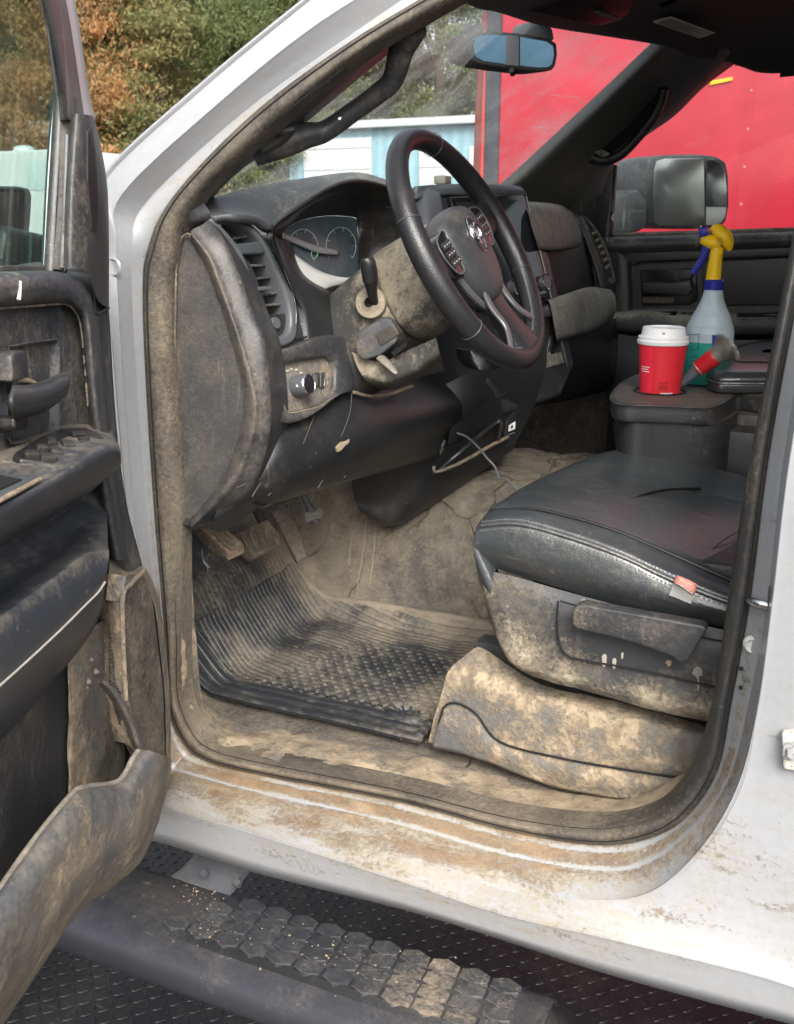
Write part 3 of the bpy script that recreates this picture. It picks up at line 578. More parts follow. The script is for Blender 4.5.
# pedal adjuster joint hanging under the dash
aj = tube('steering_shaft', [Y(303, 493, 1.66), Y(308, 505, 1.67), Y(314, 516, 1.68), Y(316, 524, 1.68)], [.007, .007, .012, .009], M['muddy'], TRUCK, 4, 10, dirt=.5)
for sgn in (-1, 1): tube('universal_joint', [Y(314-7*sgn, 513+2*sgn, 1.67), Y(314+7*sgn, 517-2*sgn, 1.67)], .008, dirty('dusty_steel', (.2, .19, .17), .5, dust=.9, mud=.2), aj, 2, 8)

# ------------------------------------------------------------------ dashboard
DASH = None
# end panel
C0 = [(190, 240), (203, 262), (213, 285), (228, 330), (240, 375), (244, 405), (238, 440), (220, 482), (190, 522)]
C1 = [(191, 234), (208, 257), (220, 287), (235, 330), (248, 375), (254, 408), (248, 441), (229, 485), (191, 527)]
C2 = [(192, 230), (213, 253), (226, 285), (241, 328), (254, 370), (260, 408), (255, 443), (237, 487), (194, 529)]
C3 = [(203, 224), (224, 243), (238, 275), (251, 312), (264, 345), (270, 395), (268, 440), (250, 488), (203, 529)]
C4 = [(212, 218), (222, 232), (240, 268), (254, 308), (268, 345), (274, 398), (272, 430), (254, 492), (210, 528)]
DASH = surf('dashboard', [[Y(u, v, 1.217, .5) for u, v in C0], [Y(u, v, 1.203, .62) for u, v in C1], [Y(u, v, 1.212, .4) for u, v in C2],
     [Y(u, v, 1.228+.0*k, .28) for k, (u, v) in enumerate(C3)], [Y(u, v, 1.25, .15) for k, (u, v) in enumerate(C4)], [Y(u+14, v+4, 1.32, .1) for k, (u, v) in enumerate(C4)]], M['plastic'], TRUCK, ku=8, kv=6, angle=180)
panel('end_panel', [Y(u, v, 1.219, d_*.75) for u, v, d_ in ((176, 300, .6), (177, 262, .7), (180, 243, .6), (185, 236, .5), (191, 239, .4), (204, 262, .4), (214, 285, .4), (229, 330, .4), (241, 375, .3), (245, 405, .4), (239, 440, .5), (221, 482, .6), (200, 510, .8), (184, 524, .9), (178, 524, .9), (176, 460, .7), (175, 380, .6))], (0, .03, 0), M['felt'], DASH, .003, 3)
tube('end_panel_bead', [Y(u, v, 1.212) for u, v in ((178, 520), (175.5, 460), (174.5, 380), (175.5, 300), (177, 258), (181, 240), (187, 234), (192, 236))], .0016, dirty('panel_bead', (.06, .055, .05), .6, dust=.7, dustc=(.24, .19, .13)), DASH, 5, 8, dirt=.6)
surf('end_panel_frame', [[Y(158, 300, 1.21, .6), Y(163, 255, 1.21, .6), Y(176, 225, 1.21, .6), Y(190, 212, 1.21, .4), Y(204, 203, 1.23, .2)], [Y(177, 300, 1.225, .6), Y(179, 250, 1.225, .6), Y(187, 232, 1.225, .7), Y(200, 222, 1.225, .4), Y(214, 217, 1.24, .2)], [Y(185, 300, 1.26, .6), Y(190, 250, 1.26, .6), Y(196, 236, 1.26, .7), Y(208, 224, 1.26, .4), Y(222, 218, 1.28, .2)]], M['plastic'], DASH, ku=6, kv=5)

# pad over the instruments, its teal-grey shoulder round the vent and the hood lip
pad0 = [Y(196, 209, 1.25, .05), Y(205, 200, 1.29, .1), Y(240, 191, 1.36, .1), Y(281, 182, 1.46, .1), Y(318, 176, 1.56, .1), Y(345, 172.5, 1.64, .1), Y(366, 173.5, 1.70, .1), Y(391, 181, 1.78, .1), Y(420, 190, 1.86, .1)]
pad1 = [Y(206, 214, 1.235, .1), Y(222, 210, 1.26, .12), Y(250, 207, 1.34, .12), Y(283, 198, 1.42, .12), Y(314, 186, 1.50, .1), Y(340, 180, 1.59, .1), Y(362, 178, 1.66, .1), Y(389, 185, 1.74, .1), Y(418, 196, 1.84, .1)]
pad2 = [Y(214, 216.5, 1.235, .1), Y(236, 214, 1.26, .15), Y(257, 218, 1.31, .1), Y(273, 228, 1.35, .12), Y(300, 206, 1.42, .1), Y(333, 186.5, 1.53, .12), Y(357, 181, 1.62, .12), Y(385, 187, 1.71, .1), Y(414, 203, 1.82, .1)]
surf('dash_pad', [pad0, pad1, pad2], M['dpad'], DASH, ku=8, kv=6, thick=.012, angle=60)
tube('hood_lip', [pad2[3], pad2[4], pad2[5], pad2[6], pad2[7], Y(397, 196, 1.74), Y(406, 214, 1.76)], .0045, M['clean'], DASH, 6, 10)
# dark bowl between the lip and the lens
lip = [D(273, 230, .045), D(300, 208, .05), D(333, 188, .05), D(357, 183, .05), D(385, 190, .04), D(398, 215, .02), D(400, 250, .0), D(385, 285, -.01), D(352, 304, 0), D(316, 316, 0), D(300, 305, .01), D(284, 270, .03)]
lens = [D(282, 236, -.03), D(297, 222, -.04), D(325, 216, -.05), D(352, 217, -.05), D(357, 222, -.05), D(358, 240, -.05), D(358, 262, -.05), D(357, 282, -.045), D(335, 288, -.04), D(314, 294, -.03), D(301, 280, -.03), D(288, 255, -.03)]
mid_ = [a*.5+b*.5+np.append(DN*-.02, 0) for a, b in zip(lip, lens)]
surf('cluster_bowl', [lip, mid_, lens], M['clean'], DASH, ku=5, kv=5, closed=True, angle=180)
def lensmat():
    m, t, P, nd, lk = newmat('cluster_lens'); geo = nd('NewGeometry')
    lk(mixc(t, step(t, nz(t, geo.outputs['Position'], 14, 6, .7), .35, .75), (.05, .075, .09), (.11, .135, .15)), P.inputs['Base Color']); P.inputs['Roughness'].default_value = .3; P.inputs['Specular IOR Level'].default_value = .25; return m
CL = panel('instrument_cluster', lens, tuple(-DN*.02), lensmat(), DASH, .001, 3)
for cu_, cv_, r_ in ((303, 248, 15), (341, 246, 15)):
    ang = [math.radians(a) for a in range(-40, 221, 20)]
    tube('gauge_ring', [D(cu_+r_*1.0*math.cos(a), cv_-r_*1.25*math.sin(a), -.026-.0004*(cu_-280)*.5, ) for a in ang], .0007, plain('gauge_line', (.35, .4, .42), .4), CL, 3, 6)
    for a in ang[::2]:
        tube('gauge_tick', [D(cu_+(r_-3)*math.cos(a), cv_-(r_-3)*1.25*math.sin(a), -.028), D(cu_+r_*math.cos(a), cv_-r_*1.25*math.sin(a), -.028)], .0006, plain('gauge_tick', (.3, .34, .36), .4), CL, 1, 5)
tube('gauge_symbol', [D(314.5+3.2*math.cos(a), 254-4*math.sin(a), -.028) for a in [k*math.pi/6 for k in range(12)]], .0006, plain('green_symbol', (.12, .45, .25), .4), CL, 2, 5, closed=True)
swA = [D(284, 242, -.022), D(296, 255, -.024), D(318, 270, -.028), D(340, 277, -.033), D(357, 277, -.037)]
swB = [D(289, 256, -.022), D(300, 278, -.024), D(313, 292, -.026), D(334, 286.5, -.033), D(357, 281.5, -.037)]
surf('cluster_band', [swA, [a*.5+b*.5+np.append(DN*.002, 0) for a, b in zip(swA, swB)], swB], plain('pale_cluster_band', (.6, .62, .6), .3), CL, ku=5, kv=3, thick=.003)  # pale curved band across the instruments
surf('cluster_band', [[D(283, 232, -.02), D(297, 238, -.024), D(318, 246, -.028), D(340, 250, -.032)], [D(283, 238, -.02), D(299, 245, -.024), D(320, 253, -.028), D(340, 255, -.032)]], plain('grey_cluster_band', (.2, .215, .22), .3), CL, ku=5, kv=3, thick=.003)

# dash face below and round the instruments
surf('dash_face', [[D(266, 232, .0, .1), D(280, 270, 0, .1), D(297, 308, 0, .1), D(303, 345, 0, .1)], [D(277, 238, .012, .1), D(291, 272, .012, .1), D(309, 306, .01, .1), D(315, 345, .01, .1)], [D(286, 240, .0, .1), D(299, 275, .0, .1), D(330, 300, .0, .1), D(340, 340, .0, .1)], [D(292, 240, -.05, .1), D(310, 275, -.05, .1), D(345, 300, -.05, .1), D(350, 330, -.05, .1)]], M['clean'], DASH, ku=6, kv=5, angle=180)
surf('dash_face', [[D(296, 310, -.01, .1), D(320, 316, -.01, .1), D(345, 304, -.02, .2), D(375, 290, -.03, .2), D(402, 262, -.03, .1)], [D(294, 325, .0, .1), D(320, 326, .0, .2), D(345, 322, -.01, .4), D(380, 310, -.03, .4), D(412, 290, -.03, .2)], [D(294, 345, .002, .1), D(322, 338, .0, .1), D(350, 340, -.02, .3), D(390, 350, -.04, .3), D(430, 340, -.05, .1)]], M['plastic'], DASH, ku=6, kv=5)
tube('seam', [D(295, 339, .006), D(310, 336, .006), D(324, 333, .006)], .0012, M['void'], DASH, 3, 6)

# vents
def vent(outer, inner, bar, slats, F_, par, mat, tab=None, thumb=None):
    o = surf('air_vent', [[p+np.append(-DN*.012, 0) for p in outer], outer, [a*.55+b*.45+np.append(DN*.004, 0) for a, b in zip(outer, inner)], inner, [p+np.append(-DN*.05, 0) for p in inner]], mat, par, ku=5, kv=4, closed=True, angle=60)
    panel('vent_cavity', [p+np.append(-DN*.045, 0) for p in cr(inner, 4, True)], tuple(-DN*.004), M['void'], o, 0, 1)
    for (a, b) in slats:
        A, B = F_(*a), F_(*b); up_ = np.array([0, 0, 1])
        surf('slat', [[np.append((A-np.append(DN*.03, 0))[:3], .5), np.append((B-np.append(DN*.03, 0))[:3], .4)], [np.append((A+np.append(DN*.0, 0))[:3]-[0, 0, .004], .6), np.append((B+np.append(DN*.0, 0))[:3]-[0, 0, .004], .5)]], M['plastic'], o, ku=6, kv=2, thick=.0035)
    return o
VO = [(210.4, 220), (220.5, 218), (240.6, 218.4), (254.7, 228), (266.8, 244.6), (278, 263), (289, 286), (296.5, 308), (297, 325), (293, 341), (276, 347), (266, 340), (260, 320), (246.6, 283), (234.6, 251), (220, 233)]
VI = [(220, 227.5), (226.5, 224.4), (240, 227.4), (252, 236), (261, 248), (270, 265), (279, 285), (286, 306), (288, 322), (285, 333), (275, 338), (269, 333), (264.5, 319), (252, 285), (240.6, 255), (229, 238)]
av = vent([D(u, v, .012, .2) for u, v in VO], [D(u, v, .008, .3) for u, v in VI], None,
    [((225, 236, .0), (250, 232, .0)), ((243, 264, .0), (270, 264, .0)), ((247, 276, .0), (275, 273, .0)), ((254, 292, .0), (280, 289, .0)), ((257, 303, .0), (284, 300, .0)), ((261, 316, .0), (287, 312, .0))], lambda u, v, o_: D(u, v, o_), DASH, M['dgrey'])
panel('vent_bar', [D(231, 244, .012, .1), D(262, 241, .012, .1), D(268, 249, .012, .1), D(264, 253.5, .012, .1), D(238, 254.5, .012, .1)], tuple(-DN*.02), plain('bar_grey', (.05, .058, .064), .35), av, .003)
panel('vent_tab', [D(255, 287, .012, .5), D(271, 285.5, .012, .5), D(272, 289, .012, .5), D(257, 291, .012, .5)], tuple(-DN*.012), M['silver'], av, .001)
panel('vent_closeout', [D(262, 316, .004, .2), D(287, 313, .004, .2), D(288, 324, .004, .2), D(284, 334, .004, .2), D(275, 338, .004, .2), D(269, 333, .004, .2)], tuple(-DN*.01), M['clean'], av, .001)
lathe('thumbwheel', [(0, .006), (.0085, .006), (.0095, .004), (.0095, 0)], D(274, 323.5, .004), DN, M['dgrey'], av, 20)
for du in (0, .8): tube('vent_edge', [D(u, v, .0165) for u, v in ((247, 222.5), (259, 232.5), (271.5, 249), (283, 268), (293, 294+du), (296, 312), (296, 324))], .0006, M['silver'], av, 5, 6)
# far end vent
def Dp(u, v, o_=0, d=.3): return Y(u, v, 2.68-.02*o_, d)
EO = [(572.5, 211), (580.6, 213), (590.7, 222), (600.8, 236.5), (608, 253), (613, 271), (615, 281), (611, 284), (603, 277), (597, 261), (590.7, 244.6), (580.6, 224.4)]
EI = [(581, 217.5), (585, 219.5), (592, 227), (599, 239), (605, 254), (609.5, 269), (611, 277), (608.5, 279), (604.5, 274), (599.5, 260), (593.5, 244), (586.5, 227)]
eo = [Y(u, v, 2.64, .3) for u, v in EO]; ei = [Y(u, v, 2.64, .3) for u, v in EI]
ev = surf('air_vent', [[p+np.array([-.02, .03, 0, 0]) for p in eo], eo, [a*.5+b*.5+np.array([.005, -.002, 0, 0]) for a, b in zip(eo, ei)], ei, [p+np.array([-.03, .03, 0, 0]) for p in ei]], M['dpad'], DASH, ku=4, kv=4, closed=True)
panel('vent_cavity', [p+np.array([-.028, .028, 0, 0]) for p in ei], (-.004, .004, 0), M['void'], ev, 0)
for i in range(6):
    t_ = i/5; a_, b_ = (590+15*t_, 235+33*t_), (597+13*t_, 233+33*t_)
    tube('slat', [Y(a_[0]-1, a_[1]+1, 2.64, .6), Y(b_[0], b_[1]-1, 2.64, .6)], .0042, dirty('vent_slat', (.07, .07, .07), .5, dust=1.1, dustc=(.4, .35, .27)), ev, 2, 8, dirt=.8)

# light switch panel
SO = [(265, 358), (270, 352), (296, 346), (320, 336), (345, 335), (353, 345), (353, 368), (352, 389), (336, 396), (316, 412), (300, 421), (284, 424), (276, 419), (268, 402)]
SI = [(280, 372), (284, 363), (298, 359), (313, 357), (328, 355), (335, 361), (337, 372), (336, 388), (330, 399), (320, 406), (306, 410), (290, 413), (284, 408), (281, 392)]
so_ = [D(u, v, .02, .2) for u, v in SO]; si_ = [D(u, v, .02, .35) for u, v in SI]
sp_ = surf('switch_panel', [[p-np.append(DN*.05, 0) for p in so_], [p-np.append(DN*.004, 0) for p in so_], [a*.75+b*.25+np.append(DN*.004, 0) for a, b in zip(so_, si_)], si_, [inset(si_, .93)[i]-np.append(DN*.012, -.3) for i in range(len(si_))]], M['plastic'], DASH, ku=5, kv=5, closed=True, angle=180)
panel('switch_plate', [p-np.append(DN*.011, -.25) for p in cr(si_, 4, True)], tuple(-DN*.004), M['muddy'], sp_, 0)
tube('recess_edge', [p+np.append(DN*.001, 0) for p in si_[8:14]]+[si_[0]], .0013, dirty('recess_edge', (.1, .085, .065), .7, dust=.6, dustc=(.3, .24, .17)), sp_, 5, 6, dirt=.6)
kn = lathe('light_knob', [(.0, .030), (.0135, .030), (.0155, .0285), (.0165, .026), (.017, .0), (.02, -.002)], D(294, 386.5, .006), DN, M['dgrey'], sp_, 36)
lathe('knob_ring', [(.0135, .0302), (.0148, .0312), (.0158, .0298)], D(294, 386.5, .006), DN, M['chrome'], kn, 36)
lathe('knob_face', [(0, .0308), (.0133, .0308)], D(294, 386.5, .006), DN, M['gloss'], kn, 36)
panel('knob_pointer', [D(296.6, 384.6, .0375), D(298, 385, .0375), D(298, 387, .0375), D(296.6, 386.6, .0375)], tuple(-DN*.001), M['white'], kn, 0)
for i, (u, v) in enumerate(((287, 370), (291, 368.5), (296, 369), (281, 384), (301, 372))): panel('knob_mark', [D(u, v, .011), D(u+1.8, v-.4, .011), D(u+2, v+1.4, .011), D(u+.2, v+1.8, .011)], tuple(-DN*.002), plain('mark_print', (.4, .38, .34), .6), sp_, 0)
for u in (314, 320.5): panel('dimmer_switch', [D(u, 373, .014, .5), D(u+4.6, 372, .014, .5), D(u+4.9, 387, .014, .5), D(u+.4, 388, .014, .5)], tuple(-DN*.01), M['clean'], sp_, .0015)
panel('dimmer_mark', [D(315.6, 375, .0150), D(317.2, 374.6, .0150), D(317.6, 385, .0150), D(316, 385.4, .0150)], tuple(-DN*.0012), M['silver'], sp_, 0)
tube('dimmer_mark', [D(321.5, 376, .0145), D(323.5, 373.8, .0145), D(324.5, 378, .0145), D(324.2, 386, .0145)], .0007, M['silver'], sp_, 3, 5)

# lower dash and knee panel
R0 = [D(250, 420, -.02, .15), D(275, 417, -.005, .1), D(315, 410, 0, .1), D(352, 389, 0, .1), D(400, 382, -.01, .08), D(440, 372, -.02, .05), D(500, 358, -.02, .05)]
R1 = [D(246, 455, -.03, .2), D(280, 450, .01, .12), D(320, 443, .02, .12), D(360, 432, .03, .15), D(400, 425, .03, .1), D(450, 410, .02, .05), D(505, 392, 0, .05)]
R2 = [D(222, 498, -.06, .25), D(250, 490, -.02, .2), D(290, 483, 0, .15), D(340, 470, .0, .15), D(380, 458, .0, .1), D(440, 440, -.01, .05), D(500, 420, -.04, .05)]
R3 = [D(200, 527, -.10, .3), D(245, 502, -.06, .3), D(265, 504, -.06, .25), D(315, 490, -.06, .2), D(350, 480, -.06, .15), D(420, 462, -.06, .1), D(490, 445, -.1, .05)]
R4 = [p+np.array([-.15, 0, .02, -.1]) for p in R3]
surf('knee_panel', [R0, R1, R2, R3, R4], M['clean'], DASH, ku=7, kv=6, angle=60)
sm = plain('dusty_seam', (.055, .05, .045), .8)
def onR(u, v, o=.0): return D(u, v, .024+o)
tube('seam', [D(314, 416, .012), D(308, 432, .017), D(298, 455, .014), D(284, 480, .002)], .0009, sm, DASH, 4, 6)
tube('seam', [D(352, 391, .012), D(350, 412, .024), D(344, 430, .026), D(338, 442, .024)], .0009, sm, DASH, 4, 6)
tube('knee_seam', [D(353, 392, .015), D(370, 396, .020), D(390, 394, .022), D(412, 386, .022)], .003, dirty('dusty_edge', (.1, .08, .06), .6, dustc=(.3, .24, .17)), DASH, 4, 8, dirt=.7)
tube('seam', [D(263, 418, .0), D(274, 425, .006), D(264, 446, -.01), D(250, 470, -.03)], .0011, sm, DASH, 4, 6)
for a_, b_ in (((236, 488), (262, 478)), ((252, 497), (266, 474)), ((268, 496), (300, 462)), ((344, 478), (352, 462)), ((318, 488), (326, 474)), ((361, 468), (368, 460))):
    tube('scuff_line', [D(*a_, -.015), D(*b_, -.005)], .0011, sm, DASH, 2, 6)
panel('mud_splash', [D(u, v, .0275) for u, v in ((337, 447), (341, 442), (346, 441), (351, 437), (349, 443), (345, 446), (343, 449), (339, 452))], tuple(-DN*.006), m_clod, DASH, .0008)
# clips hanging by the pedals
tube('wire_loom', [D(250, 500, -.06), D(262, 507, -.06), D(275, 500, -.05), D(285, 489, -.04)], .004, M['clean'], DASH, 4, 8)

# steering column
CD = -WN; cc = WC
def rrect(c, wy, hz, d, pw=4, n=24):
    out = []
    for k in range(n):
        a = 2*math.pi*k/n; ca, sa = math.cos(a), math.sin(a); dd = d*(1 if sa > -.35 else .45)
        ca = math.copysign(abs(ca)**(2/pw), ca); sa = math.copysign(abs(sa)**(2/pw), sa)
        out.append(np.append(c+WR*wy*ca+WU*hz*sa, dd))
    return out
COLM = surf('column_shroud', [rrect(cc+CD*t_+WU*o_, a_, b_, d_, 3.2) for t_, o_, a_, b_, d_ in ((.035, -.005, .062, .06, .6), (.045, -.005, .078, .074, .6), (.08, -.008, .084, .078, .75), (.125, -.012, .088, .082, .85), (.137, -.012, .083, .078, .95))], M['shroud'], TRUCK, ku=2, kv=5, closed=True, angle=60, capends=True)
COL2 = surf('column_shroud', [rrect(cc+CD*t_+WU*o_, a_, b_, d_, 3.2) for t_, o_, a_, b_, d_ in ((.136, -.012, .07, .065, .9), (.14, -.012, .080, .076, .85), (.17, -.02, .086, .081, .35), (.21, -.03, .088, .086, .05), (.28, -.045, .090, .088, .0))], M['shroud'], TRUCK, ku=2, kv=5, closed=True, angle=60)
# stalk and its dusty boot
sb = lathe('stalk_boot', [(.024, -.01), (.026, .0), (.024, .006), (.015, .009), (.010, .014), (.008, .016)], Y(371, 303, 1.478), (.25, -1, .15), M['shroud'], COL2, 24, .95)
tube('turn_signal_stalk', [Y(374, 302, 1.47), Y(372, 292, 1.455), Y(371, 280, 1.445)], [.0075, .0085, .012], M['clean'], COL2, 5, 16, dirt=.1)
tube('stalk_grip', [Y(370.5, 281, 1.445), Y(369, 270, 1.44), Y(367.5, 262, 1.437), Y(367, 258.5, 1.437)], [.0125, .0130, .0125, .0105], M['clean'], COL2, 4, 20, dirt=.15)
# ignition block and column lever
IG = panel('ignition_block', [Y(355, 345, 1.45, .75), Y(360, 331, 1.45, .6), Y(384, 318, 1.45, .3), Y(391, 319, 1.45, .2), Y(400, 334, 1.45, .4), Y(396, 343, 1.45, .4), Y(380, 356, 1.45, .3), Y(364, 361, 1.45, .5), Y(357, 356, 1.45, .7)], (-.03, .07, 0), M['muddy'], COL2, .006)
panel('ignition_cover', [Y(375, 334, 1.447, .3), Y(391, 325, 1.447, .2), Y(399, 334, 1.447, .2), Y(381, 346, 1.447, .3)], (0, .006, 0), dirty('cover_dusty', (.05, .045, .04), .5, dust=.8, mud=.2), IG, .0015)
panel('ignition_slot', [Y(391, 352, 1.458), Y(404, 343, 1.458), Y(406, 347, 1.458), Y(394, 357, 1.458)], (0, .01, 0), M['void'], IG, .001)
tube('ignition_key', [Y(381, 358, 1.455, .5), Y(388, 365, 1.445, .5), Y(395, 372, 1.44, .5), Y(397, 374, 1.44)], [.009, .008, .006, .004], dirty('dusty_lever', (.14, .13, .11), .35, dust=.9, mud=.1), IG, 4, 12, flat=(1, .6), dirt=.5)
surf('column_skirt', [[Y(352, 352, 1.475, .7), Y(380, 362, 1.472, .6), Y(408, 350, 1.475, .3), Y(436, 338, 1.48, .2)], [Y(357, 366, 1.470, .9), Y(384, 374, 1.464, .5), Y(410, 362, 1.468, .2), Y(438, 346, 1.475, .1)], [Y(364, 378, 1.474, .8), Y(386, 384, 1.47, .3), Y(412, 374, 1.473, .15), Y(440, 356, 1.48, .1)], [Y(372, 386, 1.53, .1), Y(390, 390, 1.53, .1), Y(414, 380, 1.53, .1), Y(442, 362, 1.54, .1)]], M['shroud'], COL2, ku=6, kv=5, angle=60)
# ------------------------------------------------------------------ steering wheel (true round rim in its own plane)
_r = math.radians(14); WR, WU = WR*math.cos(_r)+WU*math.sin(_r), WU*math.cos(_r)-WR*math.sin(_r)
def wp(a, r, o=0): return WC+WR*r*math.cos(a)+WU*r*math.sin(a)+WN*o
RIMR = .1945
WHEEL = tube('steering_wheel', [wp(math.radians(i*7.5), RIMR) for i in range(48)], [.0180+.0012*math.cos(math.radians(i*7.5*2)) for i in range(48)], M['wheel'], TRUCK, 2, 20, flat=(1, 1), up=tuple(WN), closed=True, dirt=.15)
for a in (62, 152, 207, 333):
    tube('rim_seam', [wp(math.radians(a), RIMR)+.0193*(math.cos(k*math.pi/8)*(WR*math.cos(math.radians(a))+WU*math.sin(math.radians(a)))+math.sin(k*math.pi/8)*WN) for k in range(16)], .0007, M['dgrey'], WHEEL, 1, 5, closed=True)
# lower silver trim following the rim inside
tube('rim_trim', [wp(math.radians(a), RIMR-.0165, .006) for a in range(205, 345, 6)], .0024, M['silver'], WHEEL, 2, 8)
# spokes
def spoke(name, pts, wds, mat, o1, d=.15, flat=.35, par=None):
    return tube(name, [wp(0, 0, 0)+WR*p[0]+WU*p[1]+WN*p[2] for p in pts], wds, mat, par or WHEEL, 6, 16, flat=(1, flat), up=tuple(WN), dirt=d, power=3)
spoke('spoke', [(-.05, .01, -.012), (-.10, .015, -.012), (-.15, .02, -.006), (-.187, .025, -.002)], [.045, .034, .028, .030], M['clean'], 0)
spoke('spoke', [(.05, .01, -.012), (.10, .015, -.012), (.15, .02, -.006), (.187, .025, -.002)], [.045, .034, .028, .030], M['clean'], 0)
bs = spoke('spoke', [(0, -.05, -.01), (0, -.09, -.012), (0, -.14, -.008), (0, -.185, -.004)], [.05, .036, .040, .055], M['wheel'], 0)
spoke('spoke_trim', [(-.045, -.055, .002), (-.046, -.09, -.002), (-.05, -.13, .004), (-.085, -.160, .006)], [.008, .008, .007, .006], M['silver'], 0, .2, .5, bs)
spoke('spoke_trim', [(.045, -.055, .002), (.046, -.09, -.002), (.05, -.13, .004), (.085, -.160, .006)], [.008, .008, .007, .006], M['silver'], 0, .2, .5, bs)
# button pods
for sg in (-1, 1):
    L = [(.072, .044), (.098, .046), (.120, .037), (.122, .012), (.108, -.010), (.088, -.016), (.074, -.006)]
    lp = [np.append(WC+WR*sg*a*1.06+WU*b*1.1+WN*.004, .2) for a, b in L]
    pod = panel('button_pod', lp, tuple(-WN*.02), M['gloss'], WHEEL, .003, 3)
    tube('pod_frame', [p[:3] for p in lp], .0014, M['dgrey'], pod, 4, 8, closed=True)
    for i in range(3):
        for j in range(3):
            a, b = .080+.0125*i, -.003+.0145*j
            panel('button', [np.append(WC+WR*sg*(a+p)+WU*(b+q)+WN*.0065, .3) for p, q in ((0, 0), (.011, 0), (.011, .012), (0, .012))], tuple(-WN*.006), M['clean'], pod, .0015)
            panel('button_mark', [np.append(WC+WR*sg*(a+p)+WU*(b+q)+WN*.0068, .3) for p, q in ((.004, .005), (.009, .005), (.009, .0072), (.004, .0072))], tuple(-WN*.0006), plain('button_print', (.35, .35, .35), .6), pod, 0)
# airbag cover
hubL = [(-.078, .035), (-.066, .058), (-.03, .068), (.03, .068), (.066, .058), (.078, .035), (.076, -.005), (.06, -.05), (.034, -.078), (0, -.084), (-.034, -.078), (-.06, -.05), (-.076, -.005)]
def hubring(s_, o_): return [np.append(WC+WR*a*s_+WU*(b*s_)+WN*o_, .15) for a, b in hubL]
HUB = surf('airbag_cover', [hubring(.98, -.04), hubring(1.08, -.022), hubring(1.06, -.004), hubring(.93, .010), hubring(.54, .018), hubring(.13, .020)], dirty('airbag_leather', (.03, .032, .036), .42, dust=.35, mud=0, gbump=.5, grain=380), WHEEL, ku=5, kv=4, closed=True, angle=180, capends=True)
tube('cover_trim', [np.append(WC+WR*a*1.12+WU*(b*1.13)-WN*.012, 0) for a, b in hubL[6:]+hubL[:1]], .006, M['silver'], WHEEL, 5, 8)
def eb(a, b, o=0): return np.append(WC+WR*a+WU*(b+.016)+WN*(.0205+o), .1)
EMB = panel('emblem', [eb(.0225*math.cos(t), .027*math.sin(t)*(1-.12*math.cos(2*t))) for t in [k*math.pi/12 for k in range(24)]], tuple(-WN*.004), plain('emblem_dark', (.05, .052, .055), .3, .5), HUB, .001)
tube('emblem_ring', [eb(.0225*math.cos(t), .027*math.sin(t)*(1-.12*math.cos(2*t)), .0005)[:3] for t in [k*math.pi/12 for k in range(24)]], .0013, M['chrome'], EMB, 2, 8, closed=True)
# horned head in relief: muzzle and a pair of curled horns
panel('emblem_head', [eb(a, b, .0022) for a, b in ((-.0055, .0125), (0, .0145), (.0055, .0125), (.006, .004), (.0042, -.006), (.003, -.0155), (0, -.0185), (-.003, -.0155), (-.0042, -.006), (-.006, .004))], tuple(-WN*.003), plain('emblem_silver', (.5, .5, .52), .3, .9), EMB, .001)
for sg in (-1, 1):
    tube('emblem_horn', [eb(sg*a, b, .002)[:3] for a, b in ((.004, .013), (.010, .0165), (.0155, .012), (.0165, .003), (.0135, -.006), (.0085, -.0085), (.0075, -.003), (.0105, .0005))], [.0022, .003, .0032, .003, .0026, .0022, .0016, .001], M['chrome'], EMB, 5, 8, up=tuple(WN))
text('cover_print', 'SRS', eb(-.012, -.046, -.0045), WR, WU, .007, M['silver'], HUB)
text('cover_print', 'AIRBAG', eb(.022, -.046, -.0060), WR, WU, .006, M['silver'], HUB)

# ------------------------------------------------------------------ centre stack
lean = np.array([.085, 0, -.27]); tl = Y(443, 199, 1.90)[:3]; tr = Y(521, 196, 2.17)[:3]
nrm = np.cross(tr-tl, lean); nrm /= np.linalg.norm(nrm); nrm = nrm if nrm[0] > 0 else -nrm
def CS(a, b, o=0, d=.15): return np.append(tl+(tr-tl)*a+lean*b+nrm*o, d)
STK = panel('centre_stack', [CS(-.06, -.03, .0), CS(1.03, -.03, .0), CS(1.12, .28, 0), CS(1.2, .5, .0), CS(1.16, 1.35, 0), CS(.85, 1.55, 0), CS(.1, 1.55, 0), CS(-.06, 1.3, 0)], tuple(-nrm*.10), M['plastic'], DASH, .012)
SCR = panel('touch_screen', [CS(.03, .0, .012), CS(.98, .0, .012), CS(.98, .80, .012), CS(.03, .80, .012)], tuple(-nrm*.014), M['gloss'], STK, .003)
panel('screen_glass', [CS(.08, .04, .0128), CS(.93, .04, .0128), CS(.93, .76, .0128), CS(.08, .76, .0128)], tuple(-nrm*.001), plain('screen_surface', (.03, .035, .04), .05, spec=1), SCR, 0)
tube('stack_trim', [CS(1.0, -.0, .012)[:3], CS(1.0, .4, .012)[:3], CS(1.0, .8, .010)[:3]], .002, M['silver'], STK, 4, 8)
panel('stack_side', [CS(1.04, .0, .004, .5), CS(1.12, .15, -.01, .5), CS(1.16, .6, -.01, .5), CS(1.14, 1.3, -.01, .5), CS(1.03, 1.35, .004, .5)], tuple(-nrm*.05), M['dpad'], STK, .004)
